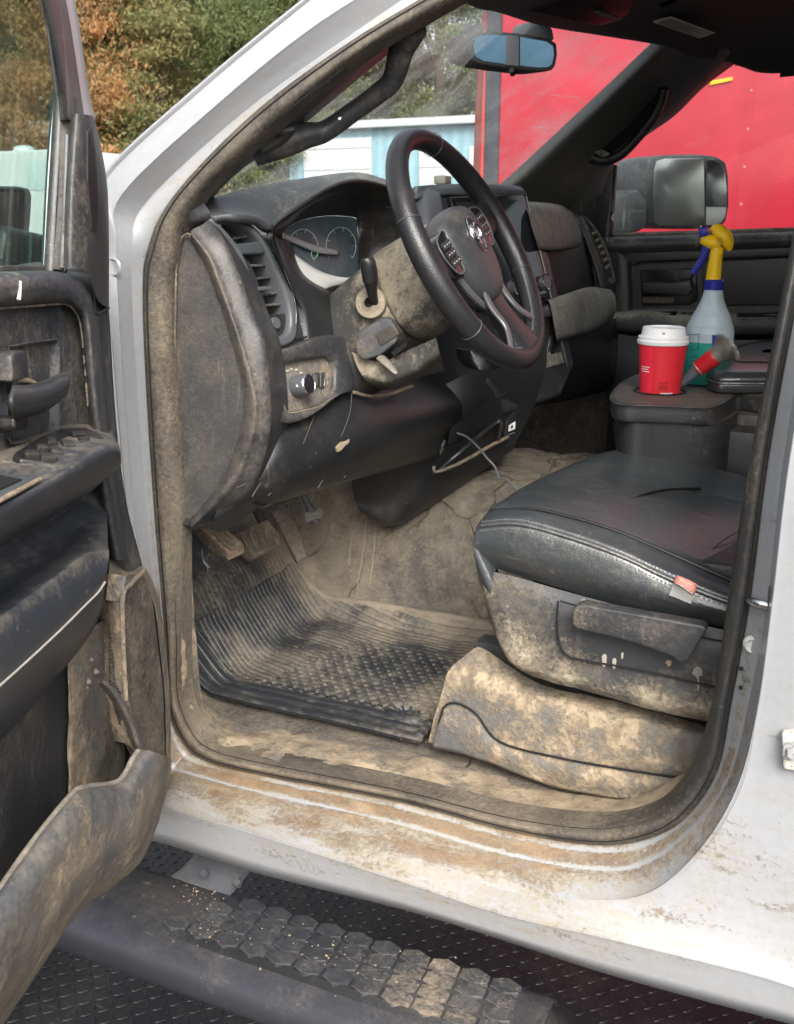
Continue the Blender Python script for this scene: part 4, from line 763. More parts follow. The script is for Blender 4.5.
# lid over the screen and hump beside it
surf('stack_lid', [[Y(418, 186, 1.84, .15), Y(445, 184, 1.92, .15), Y(482, 184, 2.04, .15), Y(517, 186, 2.16, .2), Y(525, 191, 2.19, .2)], [Y(414, 193, 1.83, .15), Y(443, 190, 1.90, .1), Y(482, 190, 2.03, .1), Y(520, 191, 2.15, .1), Y(526.5, 193, 2.17, .1)], [Y(414, 200, 1.82, .1), Y(443, 196, 1.90, .1), Y(482, 196, 2.03, .1), Y(520, 196, 2.15, .1), Y(526.5, 197, 2.17, .1)], [Y(414, 201, 1.87, .1), Y(443, 198, 1.95, .1), Y(482, 198, 2.08, .1), Y(520, 198, 2.2, .1), Y(526, 198, 2.22, .1)]], dirty('lid_pad', (.05, .058, .066), .42, dust=.6, mud=0), DASH, ku=6, kv=5, thick=.008, angle=60)
surf('dash_hump', [[Y(408, 192, 1.85, .1), Y(412, 230, 1.80, .1), Y(418, 270, 1.78, .1)], [Y(425, 188, 1.86, .15), Y(428, 225, 1.80, .15), Y(436, 270, 1.78, .1)], [Y(440, 192, 1.88, .1), Y(446, 225, 1.84, .1), Y(455, 270, 1.82, .1)]], M['dgrey'], DASH, ku=6, kv=6, thick=.006)
box('dash_sensor', (-.80, 1.93, 1.706), (-.775, 1.965, 1.722), dirty('sensor_dust', (.2, .19, .17), .6, dustc=(.4, .36, .3)), DASH, .003, dirt=.6)
# knobs and button rows
for (u_, v_, y_, r_) in ((546, 282, 2.12, .0165), (515, 287, 2.0, .0165), (551, 310, 2.10, .0135)):
    kp = np.append(onplane(u_, v_, tl+nrm*.02, nrm)-nrm*.02, 0)
    kb = lathe('radio_knob', [(0, .024), (r_*.9, .024), (r_, .021), (r_, .006), (r_*1.15, -.002)], kp, nrm, M['silver'], STK, 24)
    lathe('knob_ring', [(r_*.9, .0243), (r_*1.02, .0252), (r_*1.02, .022)], kp, nrm, M['chrome'], kb, 24)
for i in range(6):
    panel('stack_button', [CS(.30+.115*i+p, 1.22+q, .006, .5) for p, q in ((0, 0), (.10, 0), (.10, .09), (0, .09))], tuple(-nrm*.004), dirty('stack_keys', (.08, .08, .08), .4, dust=.9, dustc=(.4, .37, .3)), STK, .002)
panel('stack_plate', [Y(520, 350, 2.0, .5), Y(549, 344, 2.12, .5), Y(552, 358, 2.12, .5), Y(523, 368, 2.0, .5)], (-.02, .01, 0), dirty('chrome_plate', (.4, .4, .38), .25, dust=.5, met=.5), STK, .003)
# lower console under the dash: bolster, cubby, tray, bracket, charging cable
surf('dash_bolster', [[Y(345, 455, 1.76, .1), Y(400, 410, 1.80, .1), Y(470, 372, 1.86, .1), Y(548, 335, 2.04, .15)],
   [Y(351, 480, 1.77, .1), Y(395, 450, 1.79, .1), Y(460, 420, 1.84, .1), Y(545, 372, 2.02, .1)],
   [Y(354, 498, 1.78, .3), Y(390, 495, 1.80, .15), Y(450, 466, 1.85, .1), Y(532, 410, 2.0, .1)],
   [Y(362, 513, 1.79, .4), Y(388, 525, 1.81, .45), Y(425, 508, 1.86, .2), Y(512, 450, 1.98, .15)],
   [Y(380, 512, 1.88, .2), Y(405, 520, 1.92, .2), Y(440, 500, 1.96, .1), Y(516, 440, 2.1, .1)]], M['clean'], DASH, ku=7, kv=6, angle=70)
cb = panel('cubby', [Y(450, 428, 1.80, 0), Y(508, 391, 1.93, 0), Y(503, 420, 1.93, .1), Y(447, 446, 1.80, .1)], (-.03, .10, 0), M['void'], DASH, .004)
tube('cubby_shelf', [Y(440, 470, 1.80), Y(460, 452, 1.82), Y(496, 423, 1.90), Y(501, 425, 1.90), Y(498, 440, 1.90)], .0045, M['clean'], cb, 5, 8, dirt=.3)
tube('cubby_lip', [Y(434, 466, 1.79), Y(436, 472, 1.79), Y(460, 463, 1.82), Y(490, 446, 1.88), Y(508, 437, 1.94)], .0035, dirty('dusty_lip', (.07, .065, .06), .6), cb, 5, 8, dirt=.7)
pn = panel('outlet_panel', [Y(509, 378, 1.95, .1), Y(528, 368, 1.98, .1), Y(524, 400, 1.98, .1), Y(512, 435, 1.95, .1), Y(504, 437, 1.94, .1)], (-.02, .02, 0), M['clean'], DASH, .004)
panel('outlet_sticker', [Y(509, 425.5, 1.935), Y(515.5, 421.5, 1.94), Y(515, 429, 1.94), Y(508.5, 431.5, 1.935)], (-.001, .001, 0), M['white'], pn, 0)
panel('outlet_mark', [Y(511, 426, 1.934), Y(513.2, 424.6, 1.936), Y(513.2, 428, 1.936), Y(511, 429, 1.934)], (-.0008, .0006, 0), M['dgrey'], pn, 0)
tube('outlet_edge', [Y(508, 435, 1.935), Y(515, 432.5, 1.94)], .0012, M['silver'], pn, 1, 5)
tube('charging_cable', [Y(457, 433, 1.80), Y(467, 437, 1.80), Y(478, 447, 1.79), Y(487, 458, 1.78), Y(495, 467, 1.78), Y(499, 477, 1.78), Y(508, 481, 1.77), Y(519, 492, 1.76), Y(524, 500, 1.76)], .0022, plain('grey_cable', (.09, .095, .1), .4), DASH, 5, 8)
tube('trim_clip', [Y(441, 452, 1.79), Y(445, 440, 1.79), Y(442, 446, 1.785), Y(440, 455, 1.79), Y(443, 449, 1.785)], .0016, M['silver'], DASH, 3, 5)
panel('column_pocket', [Y(470, 350, 1.62, .1), Y(500, 352, 1.66, .1), Y(503, 366, 1.66, .1), Y(494, 371, 1.64, .1), Y(480, 371, 1.62, .1), Y(472, 362, 1.62, .1)], (-.04, .03, 0), M['clean'], DASH, .005)

# ------------------------------------------------------------------ passenger side of the dash
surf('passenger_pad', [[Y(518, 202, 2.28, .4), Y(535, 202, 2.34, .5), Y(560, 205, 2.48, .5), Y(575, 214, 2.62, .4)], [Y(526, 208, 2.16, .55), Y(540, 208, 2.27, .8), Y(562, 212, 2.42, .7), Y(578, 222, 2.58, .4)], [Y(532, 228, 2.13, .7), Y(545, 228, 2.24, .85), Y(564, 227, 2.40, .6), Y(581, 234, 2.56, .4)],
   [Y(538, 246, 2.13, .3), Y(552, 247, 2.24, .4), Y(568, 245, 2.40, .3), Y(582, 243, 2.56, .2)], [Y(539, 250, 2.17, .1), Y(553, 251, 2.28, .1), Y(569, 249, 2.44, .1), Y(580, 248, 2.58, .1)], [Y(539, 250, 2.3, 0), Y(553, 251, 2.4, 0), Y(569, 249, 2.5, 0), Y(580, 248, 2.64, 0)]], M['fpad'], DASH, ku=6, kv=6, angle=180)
surf('passenger_shelf', [[Y(538, 246, 2.24, 0), Y(560, 244, 2.42, 0), Y(586, 236, 2.62, .1)], [Y(542, 272, 2.26, 0), Y(566, 268, 2.44, 0), Y(592, 262, 2.62, .1)], [Y(545, 302, 2.24, .1), Y(570, 296, 2.42, .1), Y(596, 290, 2.6, .1)]], M['clean'], DASH, ku=5, kv=5, thick=.01)
surf('dash_end_side', [[Y(576, 213, 2.60, .3), Y(583, 228, 2.60, .3), Y(590, 247, 2.60, .2), Y(597, 267, 2.60, .2), Y(603, 290, 2.6, .2)], [Y(590, 216, 2.67, .3), Y(597, 230, 2.67, .3), Y(606, 250, 2.67, .2), Y(614, 272, 2.67, .2), Y(616, 292, 2.67, .2)]], M['plastic'], DASH, ku=4, kv=4, thick=.01)
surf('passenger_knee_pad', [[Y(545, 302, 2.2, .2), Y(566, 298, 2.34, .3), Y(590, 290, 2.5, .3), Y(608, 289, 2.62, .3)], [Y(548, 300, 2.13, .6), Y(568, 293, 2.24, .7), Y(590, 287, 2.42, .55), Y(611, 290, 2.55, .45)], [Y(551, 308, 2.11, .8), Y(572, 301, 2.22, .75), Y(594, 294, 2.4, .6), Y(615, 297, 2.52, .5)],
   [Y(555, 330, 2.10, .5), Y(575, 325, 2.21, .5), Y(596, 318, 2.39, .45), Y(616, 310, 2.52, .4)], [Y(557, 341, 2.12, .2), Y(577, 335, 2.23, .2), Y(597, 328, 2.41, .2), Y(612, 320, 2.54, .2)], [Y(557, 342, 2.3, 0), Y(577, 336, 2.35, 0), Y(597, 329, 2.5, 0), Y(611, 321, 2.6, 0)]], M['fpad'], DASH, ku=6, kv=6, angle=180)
surf('glove_box', [[Y(552, 336, 2.12, .1), Y(580, 330, 2.3, .1), Y(616, 318, 2.6, .1)], [Y(543, 372, 2.10, .15), Y(575, 365, 2.28, .15), Y(618, 352, 2.58, .1)], [Y(528, 405, 2.12, .1), Y(565, 400, 2.3, .1), Y(612, 388, 2.6, .1)], [Y(524, 402, 2.4, 0), Y(560, 398, 2.5, 0), Y(605, 386, 2.7, 0)]], M['clean'], DASH, ku=6, kv=6, thick=.01)
# wall of the passenger footwell
surf('passenger_kick_wall', [[Pn(-1.4, 2.72, 1.5, 0), Pn(-1.0, 2.72, 1.5, 0), Pn(-.6, 2.73, 1.5, .1)], [Pn(-1.4, 2.71, 1.1, .3), Pn(-1.0, 2.71, 1.1, .5), Pn(-.6, 2.72, 1.1, .4)], [Pn(-1.4, 2.70, .78, .5), Pn(-1.0, 2.70, .78, .6), Pn(-.6, 2.71, .78, .6)]], dirty('footwell_carpet', (.025, .022, .02), .9, dust=.7, mud=.3, dustc=(.12, .085, .055)), TRUCK, ku=5, kv=6, thick=.01)

# ------------------------------------------------------------------ passenger door, seen from inside
PD = 2.75
def py(u, v, o=0, d=.2): return Y(u, v, PD-o, d)
DOORP = panel('passenger_door', [py(590, 236, 0), py(640, 235, 0), py(720, 233, 0), py(850, 229, 0), py(900, 480, 0), py(590, 520, 0), py(590, 300, 0)], (0, .05, 0), M['plastic'], TRUCK, .006, dirt=.2)
surf('belt_trim', [[py(606, 237, 0, .3), py(640, 236, 0, .3), py(720, 233.5, 0, .3), py(850, 229.5, 0, .3)], [py(606, 239, .03, .3), py(640, 238, .03, .35), py(720, 236, .03, .3), py(850, 232, .03, .3)], [py(607, 247, .04, .1), py(640, 246, .04, .15), py(720, 243, .04, .1), py(850, 239, .04, .1)], [py(608, 254, .02, .1), py(640, 253, .02, .1), py(720, 250, .02, .1), py(850, 246, .02, .1)]], M['dpad'], DOORP, ku=6, kv=5)
surf('inner_frame', [[py(607, 250, .022, .1), py(610, 310, .022, .1), py(604, 400, .022, .1)], [py(618, 252, .03, .15), py(622, 310, .03, .3), py(618, 400, .03, .2)], [py(628, 262, .022, .1), py(630, 312, .022, .2), py(628, 400, .022, .2)], [py(631, 262, .0, .1), py(633, 312, .0, .1), py(631, 400, .0, .1)]], M['plastic'], DOORP, ku=5, kv=5)
panel('inner_frame_bar', [py(628, 253, .028, .1), py(720, 249.5, .028, .1), py(850, 245, .028, .1), py(850, 254, .028, .1), py(720, 259, .028, .1), py(640, 262, .028, .1), py(632, 266, .028, .1)], (0, .02, 0), M['clean'], DOORP, .004)
hb_ = panel('handle_bezel', [py(640, 270, .008), py(696, 268, .008), py(698, 300, .008), py(690, 305, .008), py(642, 306, .008)], (0, .02, 0), M['gloss'], DOORP, .004)
panel('door_handle', [py(641, 282, .04, .2), py(675, 282, .05, .2), py(690, 279, .05, .2), py(693, 290, .05, .2), py(688, 296, .05, .2), py(643, 293, .04, .2)], (0, .025, 0), M['plastic'], hb_, .006)
panel('lock_lever', [py(676, 270, .04, .1), py(692, 269, .04, .1), py(692, 279, .04, .1), py(679, 280, .04, .1)], (0, .02, 0), M['plastic'], hb_, .004)
panel('handle_pocket', [py(642, 297, .012, .8), py(675, 297, .012, .8), py(673, 303, .012, .8), py(643, 303, .012, .8)], (0, .01, 0), dirty('dusty_pocket', (.05, .045, .04), .7, dust=1., dustc=(.16, .13, .1)), hb_, .002)
panel('door_insert', [py(702, 262, .014, .05), py(850, 254, .014, .05), py(850, 304, .014, .05), py(702, 306, .014, .05)], (0, .02, 0), M['clean'], DOORP, .004)
arm = surf('door_armrest', [[py(608, 311, 0, .5), py(650, 309, 0, .8), py(720, 310, 0, .6), py(850, 309, 0, .5)], [py(611, 314, .05, .6), py(650, 313, .07, .8), py(720, 315, .07, .6), py(850, 314, .07, .5)], [py(614, 320, .07, .2), py(650, 320, .09, .2), py(720, 322, .09, .2), py(850, 321, .09, .2)], [py(615, 330, .06, .1), py(650, 332, .08, .1), py(720, 334, .08, .1), py(850, 334, .08, .1)], [py(616, 335, .0, 0), py(650, 337, .0, 0), py(720, 339, .0, 0), py(850, 339, .0, 0)]], M['dpad'], DOORP, ku=6, kv=6, angle=60)
panel('switch_well', [py(648, 311.5, .052, 0), py(678, 311, .052, 0), py(676, 315, .082, 0), py(646, 315, .082, 0)], (0, 0, -.012), M['gloss'], arm, .002)
panel('switch_well', [py(738, 312.5, .052, 0), py(790, 312, .052, 0), py(790, 316.5, .082, 0), py(736, 316.5, .082, 0)], (0, 0, -.012), M['gloss'], arm, .002)
for u in (681, 689): panel('window_switch', [py(u, 312, .056, .3), py(u+6, 312, .056, .3), py(u+5, 314.5, .074, .3), py(u-1, 314.5, .074, .3)], (0, 0, -.01), M['clean'], arm, .002)
surf('door_lower', [[py(616, 335, .05, .1), py(720, 340, .06, .1), py(850, 340, .06, .1)], [py(614, 380, .07, .1), py(720, 385, .08, .1), py(850, 385, .08, .1)], [py(606, 450, .04, .3), py(720, 455, .05, .3), py(850, 455, .05, .3)]], M['clean'], DOORP, ku=5, kv=5)
# passenger window frame and weatherstrip along the belt
tube('belt_seal', [py(607, 236, -.01)[:3], py(640, 234.5, -.01)[:3], py(720, 232, -.01)[:3], py(850, 228, -.01)[:3]], .006, dirty('belt_seal', (.1, .1, .1), .6, dustc=(.36, .33, .27)), DOORP, 3, 8, dirt=.6)
tube('window_channel', [py(609, 235, .0)[:3], py(611, 200, -.0)[:3], py(613.5, 166, -.02)[:3]], .011, M['clean'], DOORP, 3, 8)

# ------------------------------------------------------------------ driver's seat
leather_rows = [
 [(482, 566, 1.318), (520, 576, 1.318), (568, 591, 1.318), (612, 604, 1.318), (660, 615, 1.318), (725, 628, 1.318), (800, 645, 1.318)],
 [(479, 548, 1.300), (515, 556, 1.296), (568, 570, 1.294), (612, 584, 1.294), (660, 599, 1.294), (730, 615, 1.294), (805, 632, 1.294)],
 [(480, 534, 1.300), (518, 536, 1.296), (570, 548, 1.294), (615, 565, 1.294), (665, 587, 1.294), (733, 610, 1.294), (808, 628, 1.294)],
 [(481.5, 526, 1.306), (520, 524.5, 1.302), (571, 538, 1.300), (621, 556, 1.300), (670, 579, 1.300), (735, 604, 1.300), (810, 622, 1.300)],
 [(483, 521, 1.314), (521, 518, 1.308), (572, 531, 1.306), (622, 549, 1.306), (671, 571, 1.306), (736, 597, 1.306), (812, 614, 1.306)],
 [(491, 512, 1.345), (531, 510, 1.345), (572, 518.5, 1.345), (613, 531, 1.345), (650, 546, 1.345), (738, 585, 1.345), (815, 600, 1.345)],
 [(498, 504, 1.375), (535, 504, 1.375), (574, 512, 1.375), (616, 524, 1.375), (654, 538, 1.375), (741, 572, 1.375), (818, 585, 1.375)],
 [(511, 495, 1.46), (550, 494, 1.46), (590, 500, 1.46), (630, 510, 1.46), (668, 522, 1.46), (745, 548, 1.46), (820, 560, 1.46)],
 [(528, 485, 1.56), (566, 484, 1.56), (605, 488, 1.56), (645, 496, 1.56), (686, 508, 1.56), (755, 526, 1.56), (825, 538, 1.56)],
 [(552, 473, 1.67), (585, 470, 1.67), (622, 475, 1.67), (660, 484, 1.67), (700, 496, 1.67), (765, 508, 1.67), (832, 518, 1.67)],
 [(578, 462, 1.76), (606, 456, 1.76), (640, 460, 1.76), (676, 468, 1.76), (715, 481, 1.76), (775, 494, 1.76), (838, 504, 1.76)],
 [(598, 455, 1.83), (624, 449, 1.83), (654, 451, 1.83), (690, 460, 1.83), (726, 471, 1.83), (785, 484, 1.83), (842, 492, 1.83)],
 [(602, 462, 1.85), (626, 458, 1.86), (656, 460, 1.86), (692, 468, 1.86), (728, 480, 1.86), (787, 492, 1.86), (844, 500, 1.86)]]
rows_ = [[Y(u, v, y, .3 if i < 3 else .12) for u, v, y in r] for i, r in enumerate(leather_rows)]
def wrap(r):  # turn the front of the cushion down
    a = r[0].copy(); b = r[0].copy(); a[0] -= .006; a[2] -= .02; b[2] -= .075; b[0] += .02
    return [b, a]+r
SEAT = surf('driver_seat', [r if i < 0 else wrap(r) for i, r in enumerate(rows_)], M['leather'], TRUCK, ku=7, kv=6, lump=.0028, lscale=11, angle=180)
# twin stitching and piping
def off(r, dz, dy=0, dx=0): return [p[:3]+np.array([dx, dy, dz]) for p in r]
tube('piping', off(rows_[3], .001, -.002), .0028, M['leather'], SEAT, 7, 8)
for dz, dy in ((.0065, .002), (-.0055, -.0045)):
    L = cr([np.append(p, 0) for p in off(rows_[3], dz, dy)], 26)
    for i in range(0, len(L)-2, 2):
        if L[i][0] < -.02: tube('stitch', [L[i][:3], L[i+1][:3]], .0008, M['stitch'], None, 1, 4) if False else None
    V = []; F = []
    for i in range(0, len(L)-1, 2):
        a, b = L[i][:3], L[i+1][:3]; q = np.array([0, -.0008, .0008]); r_ = np.array([0, -.0012, -.0006]); k = len(V)
        for p in (a, b):
            V += [tuple(p+q), tuple(p+r_), tuple(p-q*.5)]
        F += [(k, k+1, k+4, k+3), (k+1, k+2, k+5, k+4), (k, k+3, k+5, k+2), (k, k+2, k+1), (k+3, k+4, k+5)]
    mesh('stitching', V, F, M['stitch'], SEAT, dirt=.1)
def onseat(path, z=.0015, r=.0016, name='seat_seam', mat=None):
    tube(name, [p[:3]+np.array([0, 0, z]) for p in path], r, mat or plain('seam_black', (.008, .008, .009), .4), SEAT, 8, 8)
onseat([rows_[5][0]]+rows_[5][1:6], .002, .0022)
onseat([Y(611, 531, 1.350), Y(611.5, 522, 1.40), Y(616, 512, 1.45), Y(628, 502, 1.51), Y(648, 494, 1.575), Y(670, 490, 1.63), Y(700, 489, 1.70)], .0008, .0022)
onseat([Y(581, 464, 1.745), Y(600, 466, 1.74), Y(635, 474, 1.715), Y(680, 489, 1.69), Y(745, 505, 1.67)], .0008, .0022)
onseat([Y(696, 568, 1.36), Y(716, 546, 1.43), Y(740, 530, 1.50)], .0005, .0010, 'seat_crease', M['dgrey'])
# torn paper tag
tg = panel('seat_tag', [Y(669, 595, 1.288), Y(691, 604, 1.288), Y(694, 594, 1.287), Y(674, 583, 1.287)], (0, .001, 0), plain('grey_tag', (.35, .34, .32), .7), SEAT, 0)
surf('tag_flap', [[Y(677, 575, 1.290, 0), Y(687, 579, 1.286, 0), Y(697, 584, 1.289, 0)], [Y(673, 583, 1.284, 0), Y(684, 587, 1.278, 0), Y(695, 595, 1.284, 0)]], plain('pale_red_tag', (.55, .2, .16), .6, var=.3, vs=60), tg, ku=3, kv=3, thick=.0006)
surf('tag_curl', [[Y(674, 583, 1.282, 0), Y(684, 589, 1.276, 0), Y(693, 597, 1.282, 0)], [Y(680, 585, 1.272, 0), Y(687, 590, 1.270, 0), Y(693, 594, 1.274, 0)]], plain('tag_white', (.6, .56, .5), .6), tg, ku=3, kv=3, thick=.0006)
for k in range(2): panel('tag_line', [Y(678.5+k, 578+k*3.2, 1.2835), Y(692, 584.5+k*3.2, 1.2835), Y(692, 585.5+k*3.2, 1.2835), Y(678.5+k, 579+k*3.2, 1.2835)], (0, .0006, 0), plain('tag_print', (.6, .5, .46), .6), tg, 0)
# side cover
sc = dirty('seat_side_cover', (.028, .029, .032), .42, dust=.55, mud=1., gbump=.25, mudc=(.34, .275, .19), sc=1.5)
sr = [
 [(480, 566, .5), (520, 578, .35), (568, 592, .2), (612, 604, .1), (660, 616, .1), (725, 630, .15), (800, 645, .1)],
 [(481, 580, .62), (520, 596, .55), (568, 612, .2), (612, 622, .15), (660, 634, .15), (724, 648, .15), (800, 662, .1)],
 [(486, 605, .68), (524, 622, .62), (568, 634, .3), (612, 645, .15), (660, 655, .2), (722, 670, .25), (798, 684, .1)],
 [(494, 632, .72), (530, 648, .7), (570, 658, .45), (612, 668, .35), (660, 680, .4), (720, 694, .5), (796, 706, .2)],
 [(505, 655, .8), (538, 671, .85), (574, 680, .8), (614, 690, .8), (660, 702, .85), (718, 712, .85), (794, 724, .5)],
 [(512, 663, .75), (545, 680, .75), (578, 689, .7), (614, 699, .7), (660, 712, .7), (717, 723, .7), (793, 736, .4)]]
srow = []
for i, r in enumerate(sr):
    yy = (1.312, 1.300, 1.296, 1.296, 1.292, 1.302)[i]
    rr_ = [Y(u, v, yy+(.012 if k == 0 else 0), d) for k, (u, v, d) in enumerate(r)]
    f = rr_[0].copy(); f[1] += .10; f[0] -= .01; srow.append([f]+rr_)
SIDE = surf('seat_side_cover', srow, sc, SEAT, ku=8, kv=6, angle=180, lump=.001, lscale=30)
lastr = srow[-1]; surf('seat_side_underside', [lastr, [p+np.array([0, .06, .01, -.3]) for p in lastr]], M['clean'], SIDE, ku=4, kv=2)
box('seat_base', (-.40, 1.36, .98), (.10, 1.80, 1.18), M['clean'], SEAT, .01)
tube('cover_groove', [Y(u, v, 1.291)[:3] for u, v in ((558, 601), (557, 625), (560, 645), (567, 655), (582, 660), (640, 670), (720, 688))], .0013, M['void'], SIDE, 5, 6)
tube('cover_groove', [Y(u, v, 1.292)[:3] for u, v in ((560, 601), (600, 612), (650, 624), (705, 638), (722, 641))], .0013, M['void'], SIDE, 5, 6)
LV = panel('recline_lever', [Y(573, 610, 1.268, .75), Y(577, 606, 1.268, .6), Y(584, 605, 1.268, .5), Y(640, 615, 1.266, .15), Y(703, 626, 1.266, .1), Y(707, 630, 1.266, .1), Y(688, 661, 1.266, .1), Y(680, 664, 1.266, .1), Y(672, 657, 1.266, .1), Y(640, 645, 1.266, .1), Y(610, 637, 1.268, .2), Y(576, 629, 1.268, .6), Y(572, 624, 1.268, .7)], (0, .024, 0), sc, SIDE, .006)
for (u, v, r_) in ((604, 661, .006), (614, 664, .005), (622, 656, .003)):
    panel('mud_drop', [Y(u+r_*800*(1+.25*math.sin(3*t))*math.cos(t)*(.8 if math.sin(t) < 0 else .45), v+r_*1100*math.sin(t), 1.2935) for t in [k*math.pi/6 for k in range(12)]], (0, .003, 0), plain('pale_mud_drop', (.3, .28, .24), .9), SIDE, .0006, 1)
R_ = random.Random(4)
def splat(u, v, y, s, mat, par, n=18, drip=0):
    V = []; F = []
    L = [(s*(.55+.45*R_.random())*math.cos(k*2*math.pi/n), s*(.55+.45*R_.random())*math.sin(k*2*math.pi/n)) for k in range(n)]
    o = panel('mud_splash', [Y(u+a, v+b, y) for a, b in L], (0, .002, 0), mat, par, .0004)
    if drip: tube('mud_drip', [Y(u, v, y), Y(u+.3, v+drip*.6, y), Y(u+.2, v+drip, y)], [.0012, .0014, .0018], mat, par, 2, 6)
    for k in range(9):
        a = R_.uniform(0, 6.28); r_ = s*R_.uniform(1.1, 1.7); p = Y(u+r_*math.cos(a), v+r_*math.sin(a), y)
mdrop = plain('grey_mud_splash', (.2, .19, .17), .9)
splat(698, 672, 1.2925, 6.5, mdrop, SIDE, 26, 18)
splat(669, 663, 1.2925, 4, m_clod, SIDE, 12)
splat(583, 601, 1.2955, 3.5, mdrop, SIDE, 12)
# seat back, just out of sight behind the lock pillar
surf('backrest', [[Pn(.02, 1.33, 1.22, .1), Pn(.01, 1.57, 1.24, .1), Pn(.02, 1.83, 1.22, .1)], [Pn(.08, 1.31, 1.5, .1), Pn(.09, 1.57, 1.5, .1), Pn(.08, 1.85, 1.5, .1)], [Pn(.20, 1.34, 1.8, .1), Pn(.20, 1.57, 1.83, .1), Pn(.20, 1.82, 1.8, .1)], [Pn(.30, 1.36, 1.75, .1), Pn(.30, 1.57, 1.78, .1), Pn(.30, 1.80, 1.75, .1)], [Pn(.22, 1.34, 1.2, .1), Pn(.22, 1.57, 1.2, .1), Pn(.22, 1.83, 1.2, .1)]], M['leather'], SEAT, ku=6, kv=6, thick=.01)
# riser covers caked with mud under the seat
surf('seat_riser', [[Y(474, 648, 1.37, .7), Y(486, 650, 1.37, .8), Y(540, 684, 1.36, .8), Y(614, 701, 1.36, .85), Y(712, 728, 1.36, .7)],
  [Y(449, 670, 1.345, .95), Y(466, 676, 1.34, .95), Y(530, 696, 1.335, .9), Y(612, 716, 1.33, .95), Y(710, 738, 1.33, .7)],
  [Y(443, 690, 1.34, .8), Y(463, 703, 1.333, .7), Y(526, 720, 1.325, .75), Y(608, 738, 1.32, .9), Y(708, 755, 1.32, .6)],
  [Y(434, 718, 1.335, .9), Y(462, 733, 1.33, .8), Y(520, 748, 1.32, .85), Y(606, 764, 1.315, .95), Y(706, 772, 1.31, .6)],
  [Y(428, 742, 1.335, .8), Y(460, 752, 1.33, .8), Y(518, 764, 1.32, .8), Y(600, 780, 1.315, .8), Y(704, 784, 1.31, .6)]], M['scuff'], TRUCK, ku=8, kv=7, lump=.0022, lscale=22, angle=180)
surf('riser_cover', [[Y(441, 716, 1.322, .7), Y(444, 707, 1.322, .7), Y(452, 703, 1.322, .6), Y(464, 706, 1.322, .6), Y(478, 716, 1.322, .7), Y(500, 742, 1.318, .7), Y(560, 758, 1.312, .8), Y(640, 772, 1.305, .9), Y(700, 780, 1.30, .7)],
  [Y(436, 732, 1.318, .5), Y(444, 728, 1.317, .6), Y(454, 728, 1.316, .6), Y(466, 734, 1.315, .7), Y(484, 744, 1.312, .7), Y(510, 758, 1.308, .7), Y(562, 772, 1.302, .85), Y(640, 786, 1.296, .95), Y(698, 790, 1.29, .7)],
  [Y(432, 748, 1.325, .5), Y(442, 750, 1.325, .4), Y(456, 753, 1.322, .45), Y(470, 757, 1.32, .6), Y(492, 764, 1.318, .7), Y(520, 775, 1.312, .7), Y(566, 790, 1.308, .85), Y(640, 800, 1.30, .9), Y(695, 796, 1.29, .7)]], M['scuff'], TRUCK, ku=6, kv=6, lump=.0015, lscale=26, thick=.006, angle=180)
tube('cover_edge', [Y(u, v, y-.004)[:3] for u, v, y in ((438, 724, 1.322), (441, 716, 1.322), (444, 707, 1.322), (452, 703, 1.322), (464, 706, 1.322), (478, 716, 1.322), (500, 742, 1.318), (560, 758, 1.312), (640, 772, 1.305), (700, 780, 1.30))], .0016, M['void'], FLOOR, 6, 6)
box('seat_rail', (-.50, 1.40, .955), (.0, 1.44, .985), M['silver'], SEAT, .003)

# ------------------------------------------------------------------ centre console
ZC = 1.322
ctop = [Z(611, 399, ZC, .3), Z(613, 391, ZC, .3), Z(622, 382, ZC, .4), Z(640, 373, ZC, .5), Z(668, 366, ZC, .5), Z(710, 362, ZC, .5), Z(760, 362, ZC, .3), Z(800, 372, ZC, .3), Z(800, 400, ZC, .2), Z(742, 394, ZC, .2), Z(731, 398, ZC, .2), Z(718, 405, ZC, .2), Z(700, 407, ZC, .2), Z(655, 405, ZC, .2), Z(622, 404, ZC, .2)]
cons = surf('console', [[p-np.array([-.015, -.02, .22, 0]) for p in ctop], [p-np.array([-.012, -.012, .045, 0]) for p in ctop], [p-np.array([-.012, -.012, .034, 0]) for p in ctop], [p-np.array([-.002, 0, .03, 0]) for p in ctop], [p-np.array([0, 0, .006, 0]) for p in ctop], inset(ctop, .985), inset(ctop, .7)], M['plastic'], TRUCK, ku=4, kv=4, closed=True, angle=50)
box('console_base', (-.37, 1.93, .85), (.3, 2.2, 1.29), M['plastic'], cons, .01)
box('console_body', (-.385, 1.875, 1.10), (.35, 2.26, 1.27), M['plastic'], cons, .02, dirt=.15)
CUPY, BOTY = 1.925, 2.09
cupc = Y(659.5, 392, CUPY); cupc[2] = ZC+.001
CTOP = panel('cup_plate', inset(ctop, .96, (0, 0, .001), .5), (0, 0, -.004), M['plastic'], cons, .001, 3)
for nm, c_, r_ in (('cup_holder', cupc, .047), ('cup_holder', Y(704, 376, BOTY-.015), .05)):
    c_ = c_.copy(); c_[2] = ZC+.0025
    o = lathe(nm, [(r_+.003, -.0005), (r_+.001, .0012), (r_-.002, .001), (r_-.004, -.003), (0, -.003)], c_, (0, 0, 1), M['void'], cons, 40)
